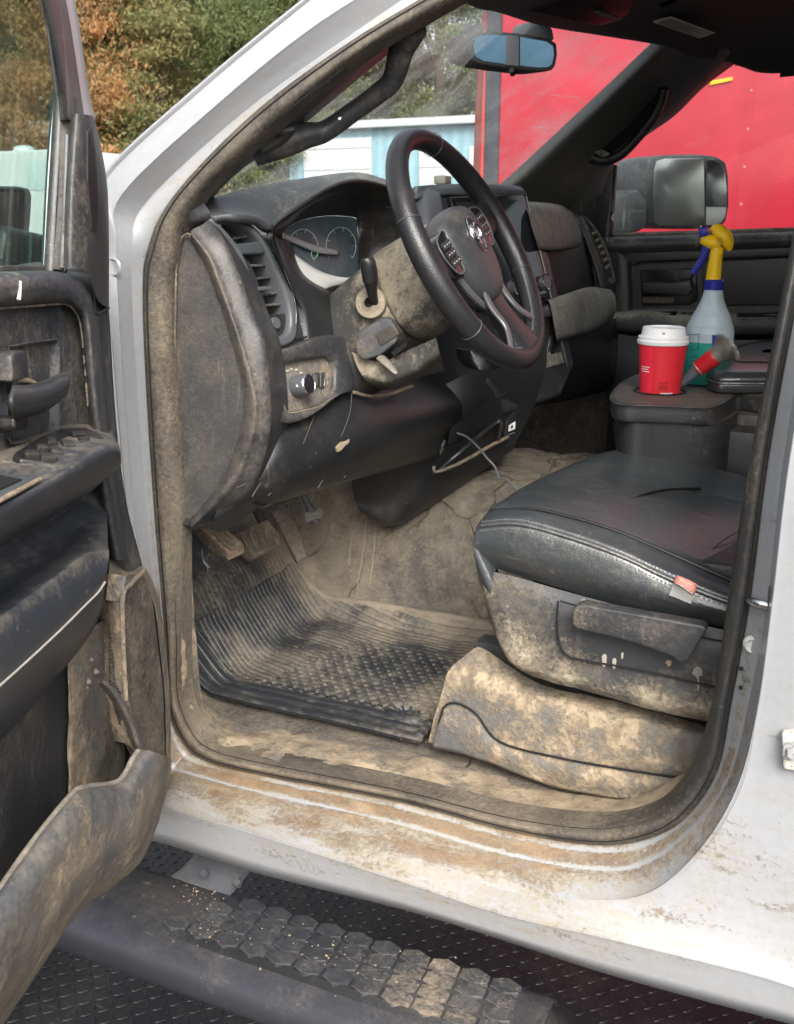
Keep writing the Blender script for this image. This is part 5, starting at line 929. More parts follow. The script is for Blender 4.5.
# padded lid
L1 = [Y(709, 388, 1.91, .1), Y(709, 377, 1.915, .1), Y(712, 371, 1.93, .1), Y(724, 361, 1.99, .1), Y(742, 351, 2.06, .1), Y(766, 345, 2.14, .1), Y(820, 345, 2.18, .1), Y(850, 380, 1.96, .1), Y(848, 398, 1.90, .1), Y(770, 393, 1.90, .1), Y(735, 392.5, 1.90, .1), Y(714, 392, 1.90, .1)]
zl = [ZC+.035, ZC+.04]
lidp = [np.array([p[0], p[1], 0, .1]) for p in [Z(707, 387, ZC+.004), Z(709, 376, ZC+.004), Z(718, 366, ZC+.004), Z(736, 359, ZC+.004), Z(770, 354, ZC+.004), Z(830, 352, ZC+.004), Z(860, 365, ZC+.004), Z(850, 398, ZC+.004), Z(780, 393.5, ZC+.004), Z(735, 393, ZC+.004), Z(715, 392, ZC+.004)]]
def lift(s_, z_): return inset([p+np.array([0, 0, z_, 0]) for p in lidp], s_)
LID = surf('console_lid', [lift(.97, ZC+.001), lift(1., ZC+.006), lift(1., ZC+.019), lift(.985, ZC+.0215), lift(.975, ZC+.0222), lift(.985, ZC+.024), lift(.97, ZC+.033), lift(.88, ZC+.043), lift(.5, ZC+.050), lift(.1, ZC+.052)], M['leather'], cons, ku=6, kv=4, closed=True, angle=180)
tube('lid_piping', [p[:3] for p in lift(1.0, ZC+.0215)], .0022, M['leather'], LID, 6, 8, closed=True)
tube('lid_stitch', [p[:3] for p in lift(.62, ZC+.0495)], .0016, plain('seam_black', (.008, .008, .009), .4), LID, 6, 6, closed=True)
# passenger seat beyond
PS = surf('passenger_seat', [[Pn(-.42, 2.30, 1.05, .1), Pn(-.44, 2.5, 1.05, .1), Pn(-.42, 2.70, 1.05, .1)], [Pn(-.45, 2.29, 1.20, .1), Pn(-.47, 2.5, 1.2, .1), Pn(-.45, 2.71, 1.20, .1)], [Pn(-.36, 2.30, 1.26, .1), Pn(-.38, 2.5, 1.25, .1), Pn(-.36, 2.70, 1.26, .1)], [Pn(-.1, 2.30, 1.25, .1), Pn(-.1, 2.5, 1.22, .1), Pn(-.1, 2.70, 1.25, .1)], [Pn(.05, 2.30, 1.24, .1), Pn(.05, 2.5, 1.2, .1), Pn(.05, 2.70, 1.24, .1)], [Pn(.12, 2.30, 1.5, .1), Pn(.12, 2.5, 1.5, .1), Pn(.12, 2.70, 1.5, .1)], [Pn(.25, 2.32, 1.82, .1), Pn(.25, 2.5, 1.84, .1), Pn(.25, 2.68, 1.82, .1)]], M['leather'], TRUCK, ku=6, kv=6, thick=.04)

# rear passenger door and pillar close the far side of the cab
surf('rear_door_trim', [[Pn(.05, 2.72, 1.58, .2), Pn(.6, 2.72, 1.60, .2), Pn(1.3, 2.70, 1.60, .2)], [Pn(.05, 2.70, 1.3, .2), Pn(.6, 2.68, 1.3, .2), Pn(1.3, 2.68, 1.3, .2)], [Pn(.05, 2.72, .8, .3), Pn(.6, 2.72, .8, .3), Pn(1.3, 2.70, .8, .3)]], M['plastic'], TRUCK, ku=5, kv=5, thick=.02)
surf('lock_pillar_trim', [[Pn(.06, 2.72, 2.0, .1), Pn(.05, 2.74, 1.6, .1), Pn(.05, 2.74, .8, .2)], [Pn(.20, 2.68, 2.0, .1), Pn(.18, 2.70, 1.6, .1), Pn(.18, 2.70, .8, .2)], [Pn(.34, 2.74, 2.0, .1), Pn(.30, 2.74, 1.6, .1), Pn(.30, 2.74, .8, .2)]], M['plastic'], TRUCK, ku=4, kv=5, thick=.01)

panel('added_rear_pane', [Pn(.2, 2.79, 1.56, 0), Pn(1.32, 2.79, 1.56, 0), Pn(1.32, 2.72, 2.0, 0), Pn(.2, 2.72, 2.0, 0)], (0, .004, 0), glassmat('red_blocking_glass', (.28, .3, .3), .01, .3), TRUCK, 0)  # unseen pane, added dark to keep the trailer's red out of the cab
# ------------------------------------------------------------------ the open driver's door (its own plane, swung 73 degrees)
def gp(L, off=0, d=.4): return [G(p[0], p[1], off, p[2] if len(p) > 2 else d) for p in L]
def extL(p, s, dz=0): q = p.copy(); q[:3] += DD*s; q[2] += dz; return q     # carry on along the door beyond the picture
def ext(row, s=.62, dz=0): return [extL(row[0], s*f, dz*f) for f in (1, .6, .32, .15, .06)]+row
DB = [(-30, 268), (60, 268), (92, 262), (106, 262), (109, 310), (114, 382), (126, 497), (141, 556), (158, 596), (164, 640), (168, 700), (166, 760), (148, 810), (110, 880), (60, 935), (0, 1024)]
g_ = gp(DB, -.035)
outline = [extL(g_[0], .6)]+g_+[extL(g_[-1], .45, -.05), extL(g_[0], .6)+np.array([0, 0, -.85, 0])]
# keep the lower edge straight at sill height
zb = .70
outline2 = [p.copy() for p in outline]
for p in outline2: p[2] = max(p[2], zb)
DOOR = panel('driver_door', [p for p in outline2 if True], tuple(-DQ*.085), M['paint'], TRUCK, .012, dirt=.1)
base = surf('door_trim', [ext(gp([(0, 272), (40, 272), (75, 272), (95, 276), (104, 290)], -.03, .2)), ext(gp([(0, 310), (40, 310), (80, 310), (100, 312), (109, 312)], -.005, .3)),
     ext(gp([(0, 420), (40, 420), (80, 420), (100, 420), (116, 420)], -.004, .55)), ext(gp([(0, 500), (40, 500), (88, 500), (112, 500), (126, 500)], -.004, .35)),
     ext(gp([(0, 560), (40, 560), (98, 560), (125, 560), (141, 560)], -.004, .5)), ext(gp([(0, 640), (50, 640), (104, 630), (130, 625), (163, 640)], -.004, .8)),
     ext(gp([(0, 720), (50, 720), (100, 720), (130, 725), (168, 720)], -.004, .8)), ext(gp([(0, 800), (50, 800), (100, 800), (130, 790), (165, 770)], -.004, .7)), ext(gp([(0, 900), (40, 890), (80, 880), (110, 850), (150, 810)], -.004, .6))], M['doorp'], DOOR, ku=6, kv=6, thick=.02)
# belt roll and its turned-down front corner
surf('belt_trim', [ext(gp([(0, 271), (40, 270), (65, 271), (82, 274), (93, 286), (100, 310), (108, 400), (120, 500), (130, 560)], -.02, .2)),
   ext(gp([(0, 274), (40, 273), (64, 274), (79, 279), (89, 290), (96, 312), (104, 400), (116, 500), (127, 560)], .012, .3)),
   ext(gp([(0, 286), (40, 284), (61, 285), (73, 289), (83, 298), (91, 318), (99, 402), (111, 500), (122, 560)], .022, .38)),
   ext(gp([(0, 300), (40, 297), (58, 297), (69, 299), (78, 306), (86, 324), (93, 405), (105, 500), (116, 560)], .018, .45)),
   ext(gp([(0, 307), (40, 304), (58, 303), (67, 304), (74, 309), (82, 326), (89, 406), (101, 500), (112, 560)], .006, .3)),
   ext(gp([(0, 309), (40, 306), (58, 305), (66, 306), (73, 311), (80, 327), (87, 407), (99, 500), (110, 560)], -.008, .3))], M['doorp'], DOOR, ku=6, kv=6, angle=180)
tube('trim_line', [p[:3] for p in ext(gp([(0, 308.5), (40, 305.5), (58, 304), (68, 305), (76, 313), (81, 328), (85, 370), (88, 406)], .0075))], .0012, dirty('dusty_piping', (.06, .06, .06), .5, dust=.7, dustc=(.28, .26, .22)), DOOR, 6, 8, dirt=.6)
# inner handle: recessed bezel, pull lever and lock tab
HO = [(8, 350), (14, 345), (52, 339), (59, 342), (60, 380), (59, 428), (52, 436), (20, 444), (9, 440), (7, 400)]
ho = gp(HO, .006, .6)
hb2 = surf('handle_bezel', [gp(HO, -.006, .35), [np.append(p[:3], .35) for p in ho], inset(ho, .95, (0, 0, 0), .3), inset(ho, .90, tuple(-DQ*.012), .2)], M['doorp'], DOOR, ku=4, kv=3, closed=True, angle=60)
panel('handle_pocket', inset(ho, .92, tuple(-DQ*.009), .3), tuple(-DQ*.004), M['doorp'], hb2, .001)
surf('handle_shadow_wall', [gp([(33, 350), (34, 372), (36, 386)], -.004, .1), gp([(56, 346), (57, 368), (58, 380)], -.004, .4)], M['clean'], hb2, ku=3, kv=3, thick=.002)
surf('door_handle', [gp([(12, 384), (28, 384), (44, 380), (58, 374), (69, 371)], .018, .55), gp([(12, 388), (28, 388), (46, 384), (60, 377), (70, 374)], .045, .15), gp([(12, 402), (28, 400), (46, 397), (60, 390), (70, 383)], .052, .05), gp([(13, 415), (28, 413), (44, 408), (58, 400), (68, 392)], .045, .1), gp([(14, 420), (28, 417), (44, 412), (57, 404), (66, 396)], .02, .2)], M['plastic'], hb2, ku=6, kv=5, thick=.004, angle=180)
panel('lock_tab', gp([(12, 356, .3), (15, 351, .3), (25, 350, .3), (29, 358, .2), (29, 378, .3), (12, 382, .7)], .03), tuple(-DQ*.03), M['plastic'], hb2, .004)
surf('dusty_ledge', [gp([(12, 383), (20, 381), (30, 381), (40, 384)], .02, .9), gp([(13, 379), (20, 377), (28, 378), (34, 380)], .0, .9)], dirty('ledge', (.1, .08, .06), .8, dustc=(.42, .32, .2)), hb2, ku=3, kv=2, thick=.002)
panel('handle_return', gp([(15, 418, .3), (29, 415, .3), (30, 425, .4), (26, 430, .5), (18, 431, .5), (15, 428, .4)], .025), tuple(-DQ*.03), M['clean'], hb2, .004)
# armrest with window switches and a pull cup
ARM = surf('armrest', [ext(gp([(0, 452), (20, 443), (42, 433), (60, 426), (78, 424), (97, 426), (108, 430), (114, 436)], -.004, .85), .62),
   ext(gp([(0, 456), (20, 447), (43, 437), (61, 430), (78, 428), (96, 429), (107, 433), (115, 440)], .014, .8)),
   ext(gp([(0, 478), (22, 466), (50, 452), (72, 443), (88, 438), (101, 438), (111, 439), (118, 443)], .052, .45)),
   ext(gp([(0, 500), (22, 490), (48, 476), (72, 461), (90, 449), (104, 443), (113, 443), (119.5, 446)], .082, .35)),
   ext(gp([(0, 508), (22, 496), (48, 482), (72, 467), (91, 455), (105, 448), (114, 447), (120.5, 450)], .092, .22)),
   ext(gp([(0, 522), (22, 508), (48, 494), (72, 480), (91, 468), (106, 459), (115, 455), (121, 456)], .092, .22)),
   ext(gp([(0, 538), (22, 524), (48, 511), (72, 496), (91, 484), (106, 472), (115, 466), (121, 464)], .072, .28)),
   ext(gp([(0, 546), (22, 532), (48, 518), (72, 502), (91, 490), (104, 480), (112, 474), (118, 468)], .03, .3)),
   ext(gp([(0, 548), (22, 535), (48, 520), (72, 505), (90, 493), (102, 483), (109, 477), (114, 470)], -.01, .2))], M['doorp'], DOOR, ku=7, kv=6, angle=180)
# find points on the armrest's top: off follows the rows above
def at_arm(u, v, lift_=.0015, d=.3):
    # the top slopes from off .014 to .082; solve along the line of sight against the plane through three of its points
    a, b, c = G(22, 447, .014)[:3], G(104, 441, .070)[:3], G(22, 490, .082)[:3]
    a, b, c = G(61, 430, .014)[:3], G(48, 476, .082)[:3], G(101, 438, .052)[:3]
    n = np.cross(b-a, c-a); n /= np.linalg.norm(n); n = n if n[2] > 0 else -n
    p = onplane(u, v, a+n*lift_, n); return np.append(p, d), n
def armL(L, lift_=.0015, d=.3): return [at_arm(u, v, lift_, d)[0] for u, v in L]
an_ = at_arm(50, 450)[1]
sp = panel('switch_panel', armL([(13, 454), (17, 450), (40, 436), (60, 428), (85, 427), (100, 433), (104, 437), (98, 443), (62, 461), (54, 463), (20, 459)], .003, .15), tuple(-an_*.010), M['clean'], ARM, .003)
for L in ([(24, 450), (35, 449.5), (41, 453.5), (26, 453)], [(40, 451), (54, 453), (58, 457), (42, 456.5)], [(36, 443), (46, 443), (50, 447), (38, 446.5)], [(49, 445.5), (60, 447), (64, 451.5), (52, 450)], [(47, 436.5), (56, 436.5), (58, 441.5), (48, 441)], [(60, 438.5), (73, 440), (76, 445), (64, 444)], [(70, 430.5), (84, 430), (87, 434), (74, 434)], [(78, 436), (90, 436), (89, 440.5), (80, 440)]):
    b_ = panel('window_switch', armL(L, .0075, .5), tuple(-an_*.006), M['clean'], sp, .0018)
    c_ = sum(armL(L, .0070))/4; panel('switch_mark', [c_+np.append(DD*a+DQ*b, 0) for a, b in ((-.003, -.0008), (.003, -.0008), (.003, .0008), (-.003, .0008))], tuple(-an_*.0008), plain('switch_print', (.3, .29, .27), .6), b_, 0)
pcup = armL([(-30, 474), (0, 472), (24, 476), (36, 477), (0, 498), (-30, 512)], .004, .1)
pc = panel('pull_cup', pcup, tuple(-an_*.006), M['dgrey'], ARM, .003)
panel('pull_cup_well', armL([(-30, 477), (0, 475), (22, 479), (0, 489), (-30, 503)], .0055, 0), tuple(-an_*.003), M['void'], pc, 0)
tube('dusty_edge', [p[:3] for p in armL([(40, 479), (0, 500.5), (-30, 516)], .002)], .0022, dirty('arm_dust_line', (.12, .1, .08), .8, dustc=(.42, .33, .23)), ARM, 3, 6, dirt=.9)
# swelling lower panel with its crease
SW = surf('lower_bulge', [ext(gp([(0, 545), (30, 528), (60, 512), (85, 496), (98, 484), (106, 476)], -.006, .2)),
   ext(gp([(0, 590), (30, 566), (60, 545), (84, 528), (98, 520), (107, 515)], .02, .15)),
   ext(gp([(0, 612), (30, 590), (60, 568), (84, 550), (97, 546), (108, 545)], .062, .3)),
   ext(gp([(0, 622), (30, 600), (60, 577), (84, 559), (98, 554), (109, 552)], .072, .55)),
   ext(gp([(0, 650), (30, 626), (60, 603), (86, 584), (99, 574), (108, 566)], .078, .2)),
   ext(gp([(0, 684), (30, 657), (60, 629), (86, 603), (98, 591), (106, 580)], .075, .2)),
   ext(gp([(0, 715), (25, 690), (50, 663), (78, 635), (94, 618), (103, 598)], .055, .15)),
   ext(gp([(0, 738), (25, 712), (50, 682), (74, 655), (92, 630), (102, 610)], .02, .15)),
   ext(gp([(0, 742), (25, 716), (50, 686), (74, 659), (92, 634), (102, 612)], -.008, .1))], M['doorp'], DOOR, ku=6, kv=6, angle=180)
tube('crease_line', [p[:3] for p in ext(gp([(0, 685.5), (30, 658.5), (60, 630.5), (86, 604.5), (98, 592.5), (105, 582)], .0765))], .0011, plain('pale_crease', (.36, .34, .3), .7), SW, 5, 6)
# map pocket: ribbed back panel, muddy column, big front wall, speaker
panel('pocket_back', ext(gp([(0, 742), (60, 664), (68, 662), (69, 790), (30, 860), (0, 900)], .004, .25), .6)+[extL(gp([(0, 900)], .004, .25)[0], .6)], tuple(-DQ*.004), M['ribbed'], DOOR, .001)
surf('pocket_column', [gp([(66, 660), (68, 720), (69, 800)], .002, .9), gp([(70, 655), (72, 720), (73, 800)], .012, .95), gp([(96, 625), (100, 720), (104, 790)], .010, .55), gp([(122, 610), (124, 720), (125, 780)], .004, .6)], M['muddy'], DOOR, ku=6, kv=6, lump=.004, lscale=25)
tube('column_seam', [p[:3] for p in gp([(123.5, 700), (124, 740), (124.5, 775)], .014)], .0012, M['void'], DOOR, 3, 6)
for q in ((91, 660, .004), (96, 672, .005), (88, 682, .0055), (87, 688, .003)):
    c_ = G(q[0], q[1], .012); mesh('mud_clod', [tuple(c_[:3]+q[2]*np.array(a)*(1+.3*math.sin(7*i))) for i, a in enumerate(((1, 0, 0), (-1, 0, 0), (0, 1, 0), (0, -1, 0), (0, 0, 1), (0, 0, -1)))], [(0, 2, 4), (2, 1, 4), (1, 3, 4), (3, 0, 4), (2, 0, 5), (1, 2, 5), (3, 1, 5), (0, 3, 5)], plain('grey_mud', (.2, .18, .15), .95, bump=.002), DOOR, angle=180, dirt=.8)
BIN = surf('map_pocket', [
   ext(gp([(0, 896), (34, 848), (70, 802), (84, 793), (118, 787), (134, 762), (136, 757)], .055, .6), .5, -.02),
   ext(gp([(0, 889), (33, 842), (70, 796), (83, 787), (118, 781), (134, 757), (138, 750)], .075, .55), .5, -.02),
   ext(gp([(0, 895), (35, 848), (72, 802), (86, 792), (121, 785), (139, 758), (145, 750)], .088, .5), .5, -.02),
   ext(gp([(0, 925), (40, 868), (78, 822), (96, 808), (127, 797), (146, 766), (153, 752)], .098, .45), .5, -.02),
   ext(gp([(0, 970), (38, 900), (82, 850), (106, 832), (134, 818), (156, 778), (163, 756)], .098, .75), .5, -.03),
   ext(gp([(0, 1005), (38, 945), (80, 890), (112, 860), (142, 838), (162, 790), (168, 758)], .085, .65), .5, -.04),
   ext(gp([(2, 1024), (40, 966), (82, 907), (118, 880), (145, 852), (165, 796), (171, 760)], .04, .85), .5, -.04),
   ext(gp([(2, 1026), (40, 968), (82, 909), (118, 882), (145, 854), (165, 798), (171, 762)], -.03, .6), .5, -.04)], M['muddy'], DOOR, ku=7, kv=6, lump=.002, lscale=16, angle=180)
tube('pocket_highlight', [p[:3] for p in ext(gp([(0, 889), (33, 842), (70, 796.5), (84, 787.5), (118, 781.5), (132, 760), (138, 751)], .080), .5, -.02)], .0032, dirty('pocket_highlight', (.12, .12, .125), .5, dust=1., mud=.6, dustc=(.36, .31, .24)), BIN, 6, 8, dirt=.7)  # lighter tan bead, a painted highlight along the pocket rim
surf('pocket_rim', [gp([(99, 685), (108, 696), (119, 713), (127, 732), (134, 752), (138, 762)], .05, .6), gp([(101, 682), (112, 692), (123, 710), (132, 730), (139, 750), (143, 760)], .074, .6), gp([(105, 681), (117, 691), (129, 710), (138, 730), (146, 750), (150, 760)], .07, .5), gp([(107, 683), (119, 694), (131, 712), (140, 732), (148, 752), (152, 762)], .045, .6)], M['muddy'], DOOR, ku=6, kv=4, angle=180)
surf('speaker_surround', [gp([(110, 560), (128, 572), (143, 566), (152, 580), (160, 605), (166, 650), (170, 700), (171, 770)], .002, .8), gp([(108, 580), (124, 588), (143, 571), (150, 584), (157, 606), (163, 650), (168, 700), (169, 770)], .03, .75), gp([(106, 600), (122, 600), (140, 582), (148, 590), (155, 610), (160, 650), (165, 700), (166, 770)], .040, .7)], M['scuff'], DOOR, ku=6, kv=5)
surf('speaker_flank', [gp([(98, 578), (99, 600), (101, 640), (103, 690), (112, 740)], .002, .85), gp([(110, 574), (112, 596), (115, 640), (117, 690), (128, 745)], .03, .9), gp([(126, 576), (124, 594), (125, 640), (127, 690), (144, 760)], .044, .7)], M['scuff'], DOOR, ku=6, kv=6, lump=.003, lscale=30)
panel('speaker_grille', gp([(124, 600, .55), (125, 592, .55), (143, 574, .7), (148, 580, .6), (154, 605, .6), (159, 645, .5), (164, 690, .55), (166, 772, .7), (152, 772, .7), (140, 748, .6), (129, 712, .5), (124, 690, .5)], .040), tuple(-DQ*.02), M['grille'], DOOR, .004)
tube('grille_rim', [p[:3] for p in gp([(126, 700), (123, 640), (123, 596), (131, 584), (144, 570)], .043)], .003, dirty('grille_rim', (.08, .075, .07), .6, dustc=(.34, .28, .2)), DOOR, 5, 8, dirt=.8)
# mirror corner trim, window frame, channel and glass
surf('mirror_corner_trim', [gp([(71, 117), (66, 180), (64, 240), (64, 272)], .006, .35), gp([(76, 114), (72, 180), (70, 240), (70, 268)], .02, .4), gp([(88, 115), (88, 180), (86, 240), (86, 272)], .026, .4), gp([(94, 118), (98, 180), (99, 240), (98, 300)], .022, .15), gp([(98, 134), (106, 182), (108, 232), (108, 308)], .008, .1), gp([(99, 136), (107, 182), (109, 233), (109, 312)], -.03, .1)], M['plastic'], DOOR, ku=6, kv=5, angle=180)
tube('trim_joint', [p[:3] for p in gp([(94, 286), (96, 313), (102, 312), (109, 308)], .020)], .0014, M['void'], DOOR, 3, 6)
panel('trim_fold', gp([(88, 130, .1), (93, 124, .1), (97, 150, .1), (100, 200, .1), (98, 232, .1), (92, 232, .1), (88, 180, .1)], .0275), tuple(-DQ*.01), M['clean'], DOOR, .004)
FRt = [(78, 114), (66, 50), (57, 0), (40, -70), (-10, -160), (-120, -260)]
fr_ = gp(FRt, -.02)
fi = [(60, 120), (58, 95), (50, 46), (40, 0), (20, -70), (-35, -150), (-130, -230)]; fo = [(84, 120), (80, 93), (73, 46), (65, 0), (48, -76), (-15, -172), (-115, -258)]
fs = [(93, 120), (87, 93), (80, 46), (72.5, 0), (57, -82), (-4, -184), (-108, -272)]
surf('window_frame', [gp(fi, -.055), gp(fi, -.004), [a*.6+b*.4 for a, b in zip(gp(fi, .006), gp(fo, .006))], gp(fo, -.004), gp(fo, -.03)], M['clean'], DOOR, ku=6, kv=4)
surf('window_frame_skin', [gp(fo, -.03, 0), gp(fs, -.035, 0), gp(fs, -.075, 0), gp(fi, -.08, 0)], plain('door_paint', (.34, .345, .36), .3, var=.02), DOOR, ku=6, kv=3)
for o_, r_ in ((0, .0022), (5, .0016)): tube('frame_seal', [p[:3] for p in gp([(57+o_, 96), (50+o_, 46), (43+o_, 0), (24+o_, -70), (-30, -150)], .0)], r_, M['seal'], DOOR, 4, 8)
tube('window_channel', [p[:3] for p in gp([(66, 98), (63, 150), (61, 200), (56, 272)], -.006)], .0105, M['seal'], DOOR, 4, 12, power=3)
tube('window_channel', [p[:3] for p in gp([(60, 96), (57, 150), (54, 200), (50, 272)], -.01)], .006, M['clean'], DOOR, 4, 10, power=3)
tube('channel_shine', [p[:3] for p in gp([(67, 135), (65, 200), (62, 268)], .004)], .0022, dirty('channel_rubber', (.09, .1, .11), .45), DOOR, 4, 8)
glp = gp([(59, 94), (43, -2), (24, -70), (-30, -155), (-130, -240)], -.03)
glL = [p for p in glp]+[extL(glp[-1], .5), extL(gp([(0, 275)], -.03)[0], .6), gp([(0, 275)], -.03)[0], gp([(46, 275)], -.03)[0], gp([(56, 94)], -.03)[0]]
panel('window_glass', glL, tuple(-DQ*.004), glassmat('door_glass', (.80, .90, .87), .02, .35), DOOR, 0)
tube('glass_edge', [p[:3] for p in gp([(56, 96), (50, 170), (45, 272)], -.025)], .0045, plain('green_glass_edge', (.01, .035, .032), .15), DOOR, 3, 8)
tube('belt_seal', [p[:3] for p in ext(gp([(0, 270.5), (30, 270), (62, 270)], -.02))], .005, M['seal'], DOOR, 3, 8)
# door mirror outside the glass
mb = gp([(-70, 192), (-20, 187), (20, 186), (30, 188), (33, 196), (31, 225), (26, 262), (20, 268), (-70, 272)], -.16, .1)
MIR = panel('door_mirror', mb, tuple(-DQ*.14), M['clean'], DOOR, .02)
tube('mirror_seam', [p[:3] for p in gp([(-60, 192), (0, 190), (20, 190), (24, 194), (19, 220), (12, 246), (0, 250), (-60, 252)], -.159)], .002, M['void'], MIR, 4, 6)
panel('mirror_arm', gp([(10, 225, .1), (50, 235, .1), (80, 262, .1), (80, 285, .1), (40, 275, .1), (5, 262, .1)], -.12), tuple(-DQ*.05), M['clean'], DOOR, .01)
# wet streak
tube('dried_drip', [p[:3] for p in gp([(20.5, 281), (20, 290), (18.6, 300)], .0225)], [.0012, .0016, .0022], plain('dried_drip', (.5, .5, .48), .8), DOOR, 3, 6)

# ------------------------------------------------------------------ cup, spray bottle, detailing brush
def cupmat():
    m, t, P, nd, lk = newmat('red_paper'); geo = nd('NewGeometry')
    n = nz(t, geo.outputs['Position'], 30, 4); lk(mixc(t, n, (.60, .018, .03), (.72, .03, .045)), P.inputs['Base Color']); P.inputs['Roughness'].default_value = .42; return m
cx, cy = cupc[0], cupc[1]; b0 = (cx, cy, ZC-.035)
ang_c = math.atan2(-cy, -cx)      # side turned to the door
k_ = float(np.linalg.norm(np.array([cx, cy, 1.38])-CAM)*math.cos(math.atan2(1, 40)))
R_top = 24.8/FPX*(np.array([cx, cy, 1.42])-CAM).dot(_F)
CUP = thing('paper_cup', 'red paper coffee cup with a white plastic lid in the console cup holder', 'cup', b0)
zt = Y(661, 342, CUPY)[2]; zl_ = Y(661, 330.5, CUPY)[2]
h1 = zt-b0[2]
cupb = lathe('cup_body', [(0, 0), (R_top*.74, 0), (R_top*.75, .002), (R_top*.955, h1), (R_top*.9, h1), (0, h1-.002)], b0, (0, 0, 1), cupmat(), CUP, 64)
Hl = zl_-zt
LIDc = lathe('cup_lid', [(R_top*.93, -.002), (R_top*1.0, -.003), (R_top*1.03, .0005), (R_top*1.03, .004), (R_top*.99, .006), (R_top*.985, .008), (R_top*1.0, .0095), (R_top*.985, .0115), (R_top*.90, .0125), (R_top*.87, .015), (R_top*.845, Hl+.004), (R_top*.83, Hl+.0065), (R_top*.80, Hl+.007), (R_top*.78, Hl+.004), (0, Hl+.003)], (cx, cy, zt), (0, 0, 1), plain('white_lid_plastic', (.80, .81, .83), .35, var=.03), CUP, 64)
lathe('sip_hole', [(0, .0006), (.0032, .0006), (.004, -.001)], (cx+math.cos(ang_c)*R_top*.845, cy+math.sin(ang_c)*R_top*.845, zt+.020), (math.cos(ang_c), math.sin(ang_c), .15), plain('lid_shadow', (.35, .35, .36), .6), LIDc, 12)
# printed panels wrapped round the wall
def wrapq(name, a0, a1, z0, z1, mat, o_=.0004, par=None):
    V = []; F = []; n = 10
    for i in range(n+1):
        a = ang_c+math.radians(a0+(a1-a0)*i/n)
        for z in (z0, z1):
            r = R_top*(.75+.205*((z-b0[2])/h1))+o_; V.append((cx+r*math.cos(a), cy+r*math.sin(a), z))
    for i in range(n): F.append((2*i, 2*i+2, 2*i+3, 2*i+1))
    return mesh(name, V, F, mat, par or cupb, dirt=0)
wht = plain('cup_white_print', (.72, .68, .68), .5); drk = plain('cup_dark_print', (.12, .01, .012), .5); brt = plain('cup_bright_red', (.78, .03, .06), .42)
wrapq('cup_stripe', -78, -22, b0[2]+.03, zt-.001, brt, .0003)
for i in range(3): wrapq('cup_print', -58, -30-4*(i % 2), 1.372-.0042*i, 1.3735-.0042*i, wht, .0007)
def ctext(s, a, z, size, mat):
    aa = ang_c+math.radians(a); r = R_top*(.75+.205*((z-b0[2])/h1))+.001
    text('cup_lettering', s, (cx+r*math.cos(aa), cy+r*math.sin(aa), z), (-math.sin(aa), math.cos(aa), 0), (math.cos(aa)*.1, math.sin(aa)*.1, 1), size, mat, cupb, .0002)
wrapq('cup_badge', 2, 38, ZC-.006, ZC+.0045, wht, .0008)
tube('cup_icon', [(cx+(R_top*.86+.0007)*math.cos(ang_c+math.radians(8+9*math.cos(t)+(0))), cy+(R_top*.86+.0007)*math.sin(ang_c+math.radians(8+9*math.cos(t))), 1.348+.0045*math.sin(t)) for t in [math.pi+k*math.pi/6 for k in range(7)]], .0006, drk, cupb, 2, 5)
for k in range(2): tube('cup_icon', [(cx+(R_top*.87+.0007)*math.cos(ang_c+math.radians(5+5*k)), cy+(R_top*.87+.0007)*math.sin(ang_c+math.radians(5+5*k)), z) for z in (1.351, 1.356, 1.360)], .0006, drk, cupb, 2, 5)
for i in range(3): wrapq('cup_print', -5+3*(i % 2), 22-3*(i % 2), 1.3385-.003*i, 1.3395-.003*i, drk, .0007)

# spray bottle
bb = Y(704, 393, BOTY); bt = Y(711, 318, BOTY); ax_ = (bt-bb)[:3]; ax_ /= np.linalg.norm(ax_)
def onb(v): return None
H = lambda v: float(np.dot((Y(711-(v-318)*.1, v, BOTY)-bb)[:3], ax_))
pw_ = 2.09/ (FPX*1.0)*1.06
SB = thing('spray_bottle', 'clear spray bottle half full of green cleaner with a yellow and blue trigger head', 'spray bottle', tuple(bb[:3]))
def rp(px): return px*float((bb[:3]-CAM).dot(_F))/FPX
def bmat():
    m, t, P, nd, lk = newmat('frosted_bottle'); P.inputs['Base Color'].default_value = (.62, .74, .80, 1); P.inputs['Roughness'].default_value = .35
    P.inputs['Subsurface Weight'].default_value = .0; P.inputs['Transmission Weight'].default_value = .25; return m
neck = [(rp(15), H(322)), (rp(15.5), H(318))]
prof = [(0, H(393)), (rp(20), H(393)), (rp(22.5), H(388)), (rp(22.8), H(350)), (rp(23.2), H(338)), (rp(23.2), H(332)), (rp(22), H(326)), (rp(18.5), H(317)), (rp(14.5), H(309)), (rp(11.2), H(301)), (rp(9.4), H(294)), (rp(8.6), H(288)), (0, H(287))]
pp = []
for i in range(len(prof)-1):
    for k in range(6):
        t_ = k/6; r_ = prof[i][0]*(1-t_)+prof[i+1][0]*t_; h_ = prof[i][1]*(1-t_)+prof[i+1][1]*t_
        if 6 <= i <= 10: r_ += .0006*math.sin(h_*900)
        pp.append((r_, h_))
BT = lathe('bottle_body', pp, bb, ax_, bmat(), SB, 48)
lathe('cleaner_liquid', [(0, H(392)), (rp(20.2), H(392)), (rp(22.9), H(387)), (rp(23.1), H(350)), (rp(23.3), H(341)), (0, H(341))], bb, ax_, plain('green_cleaner', (.03, .33, .26), .25, var=.1), SB, 48)
blue = plain('blue_plastic', (.02, .028, .30), .35, var=.05); yel = plain('yellow_plastic', (.95, .58, .01), .38, var=.04)
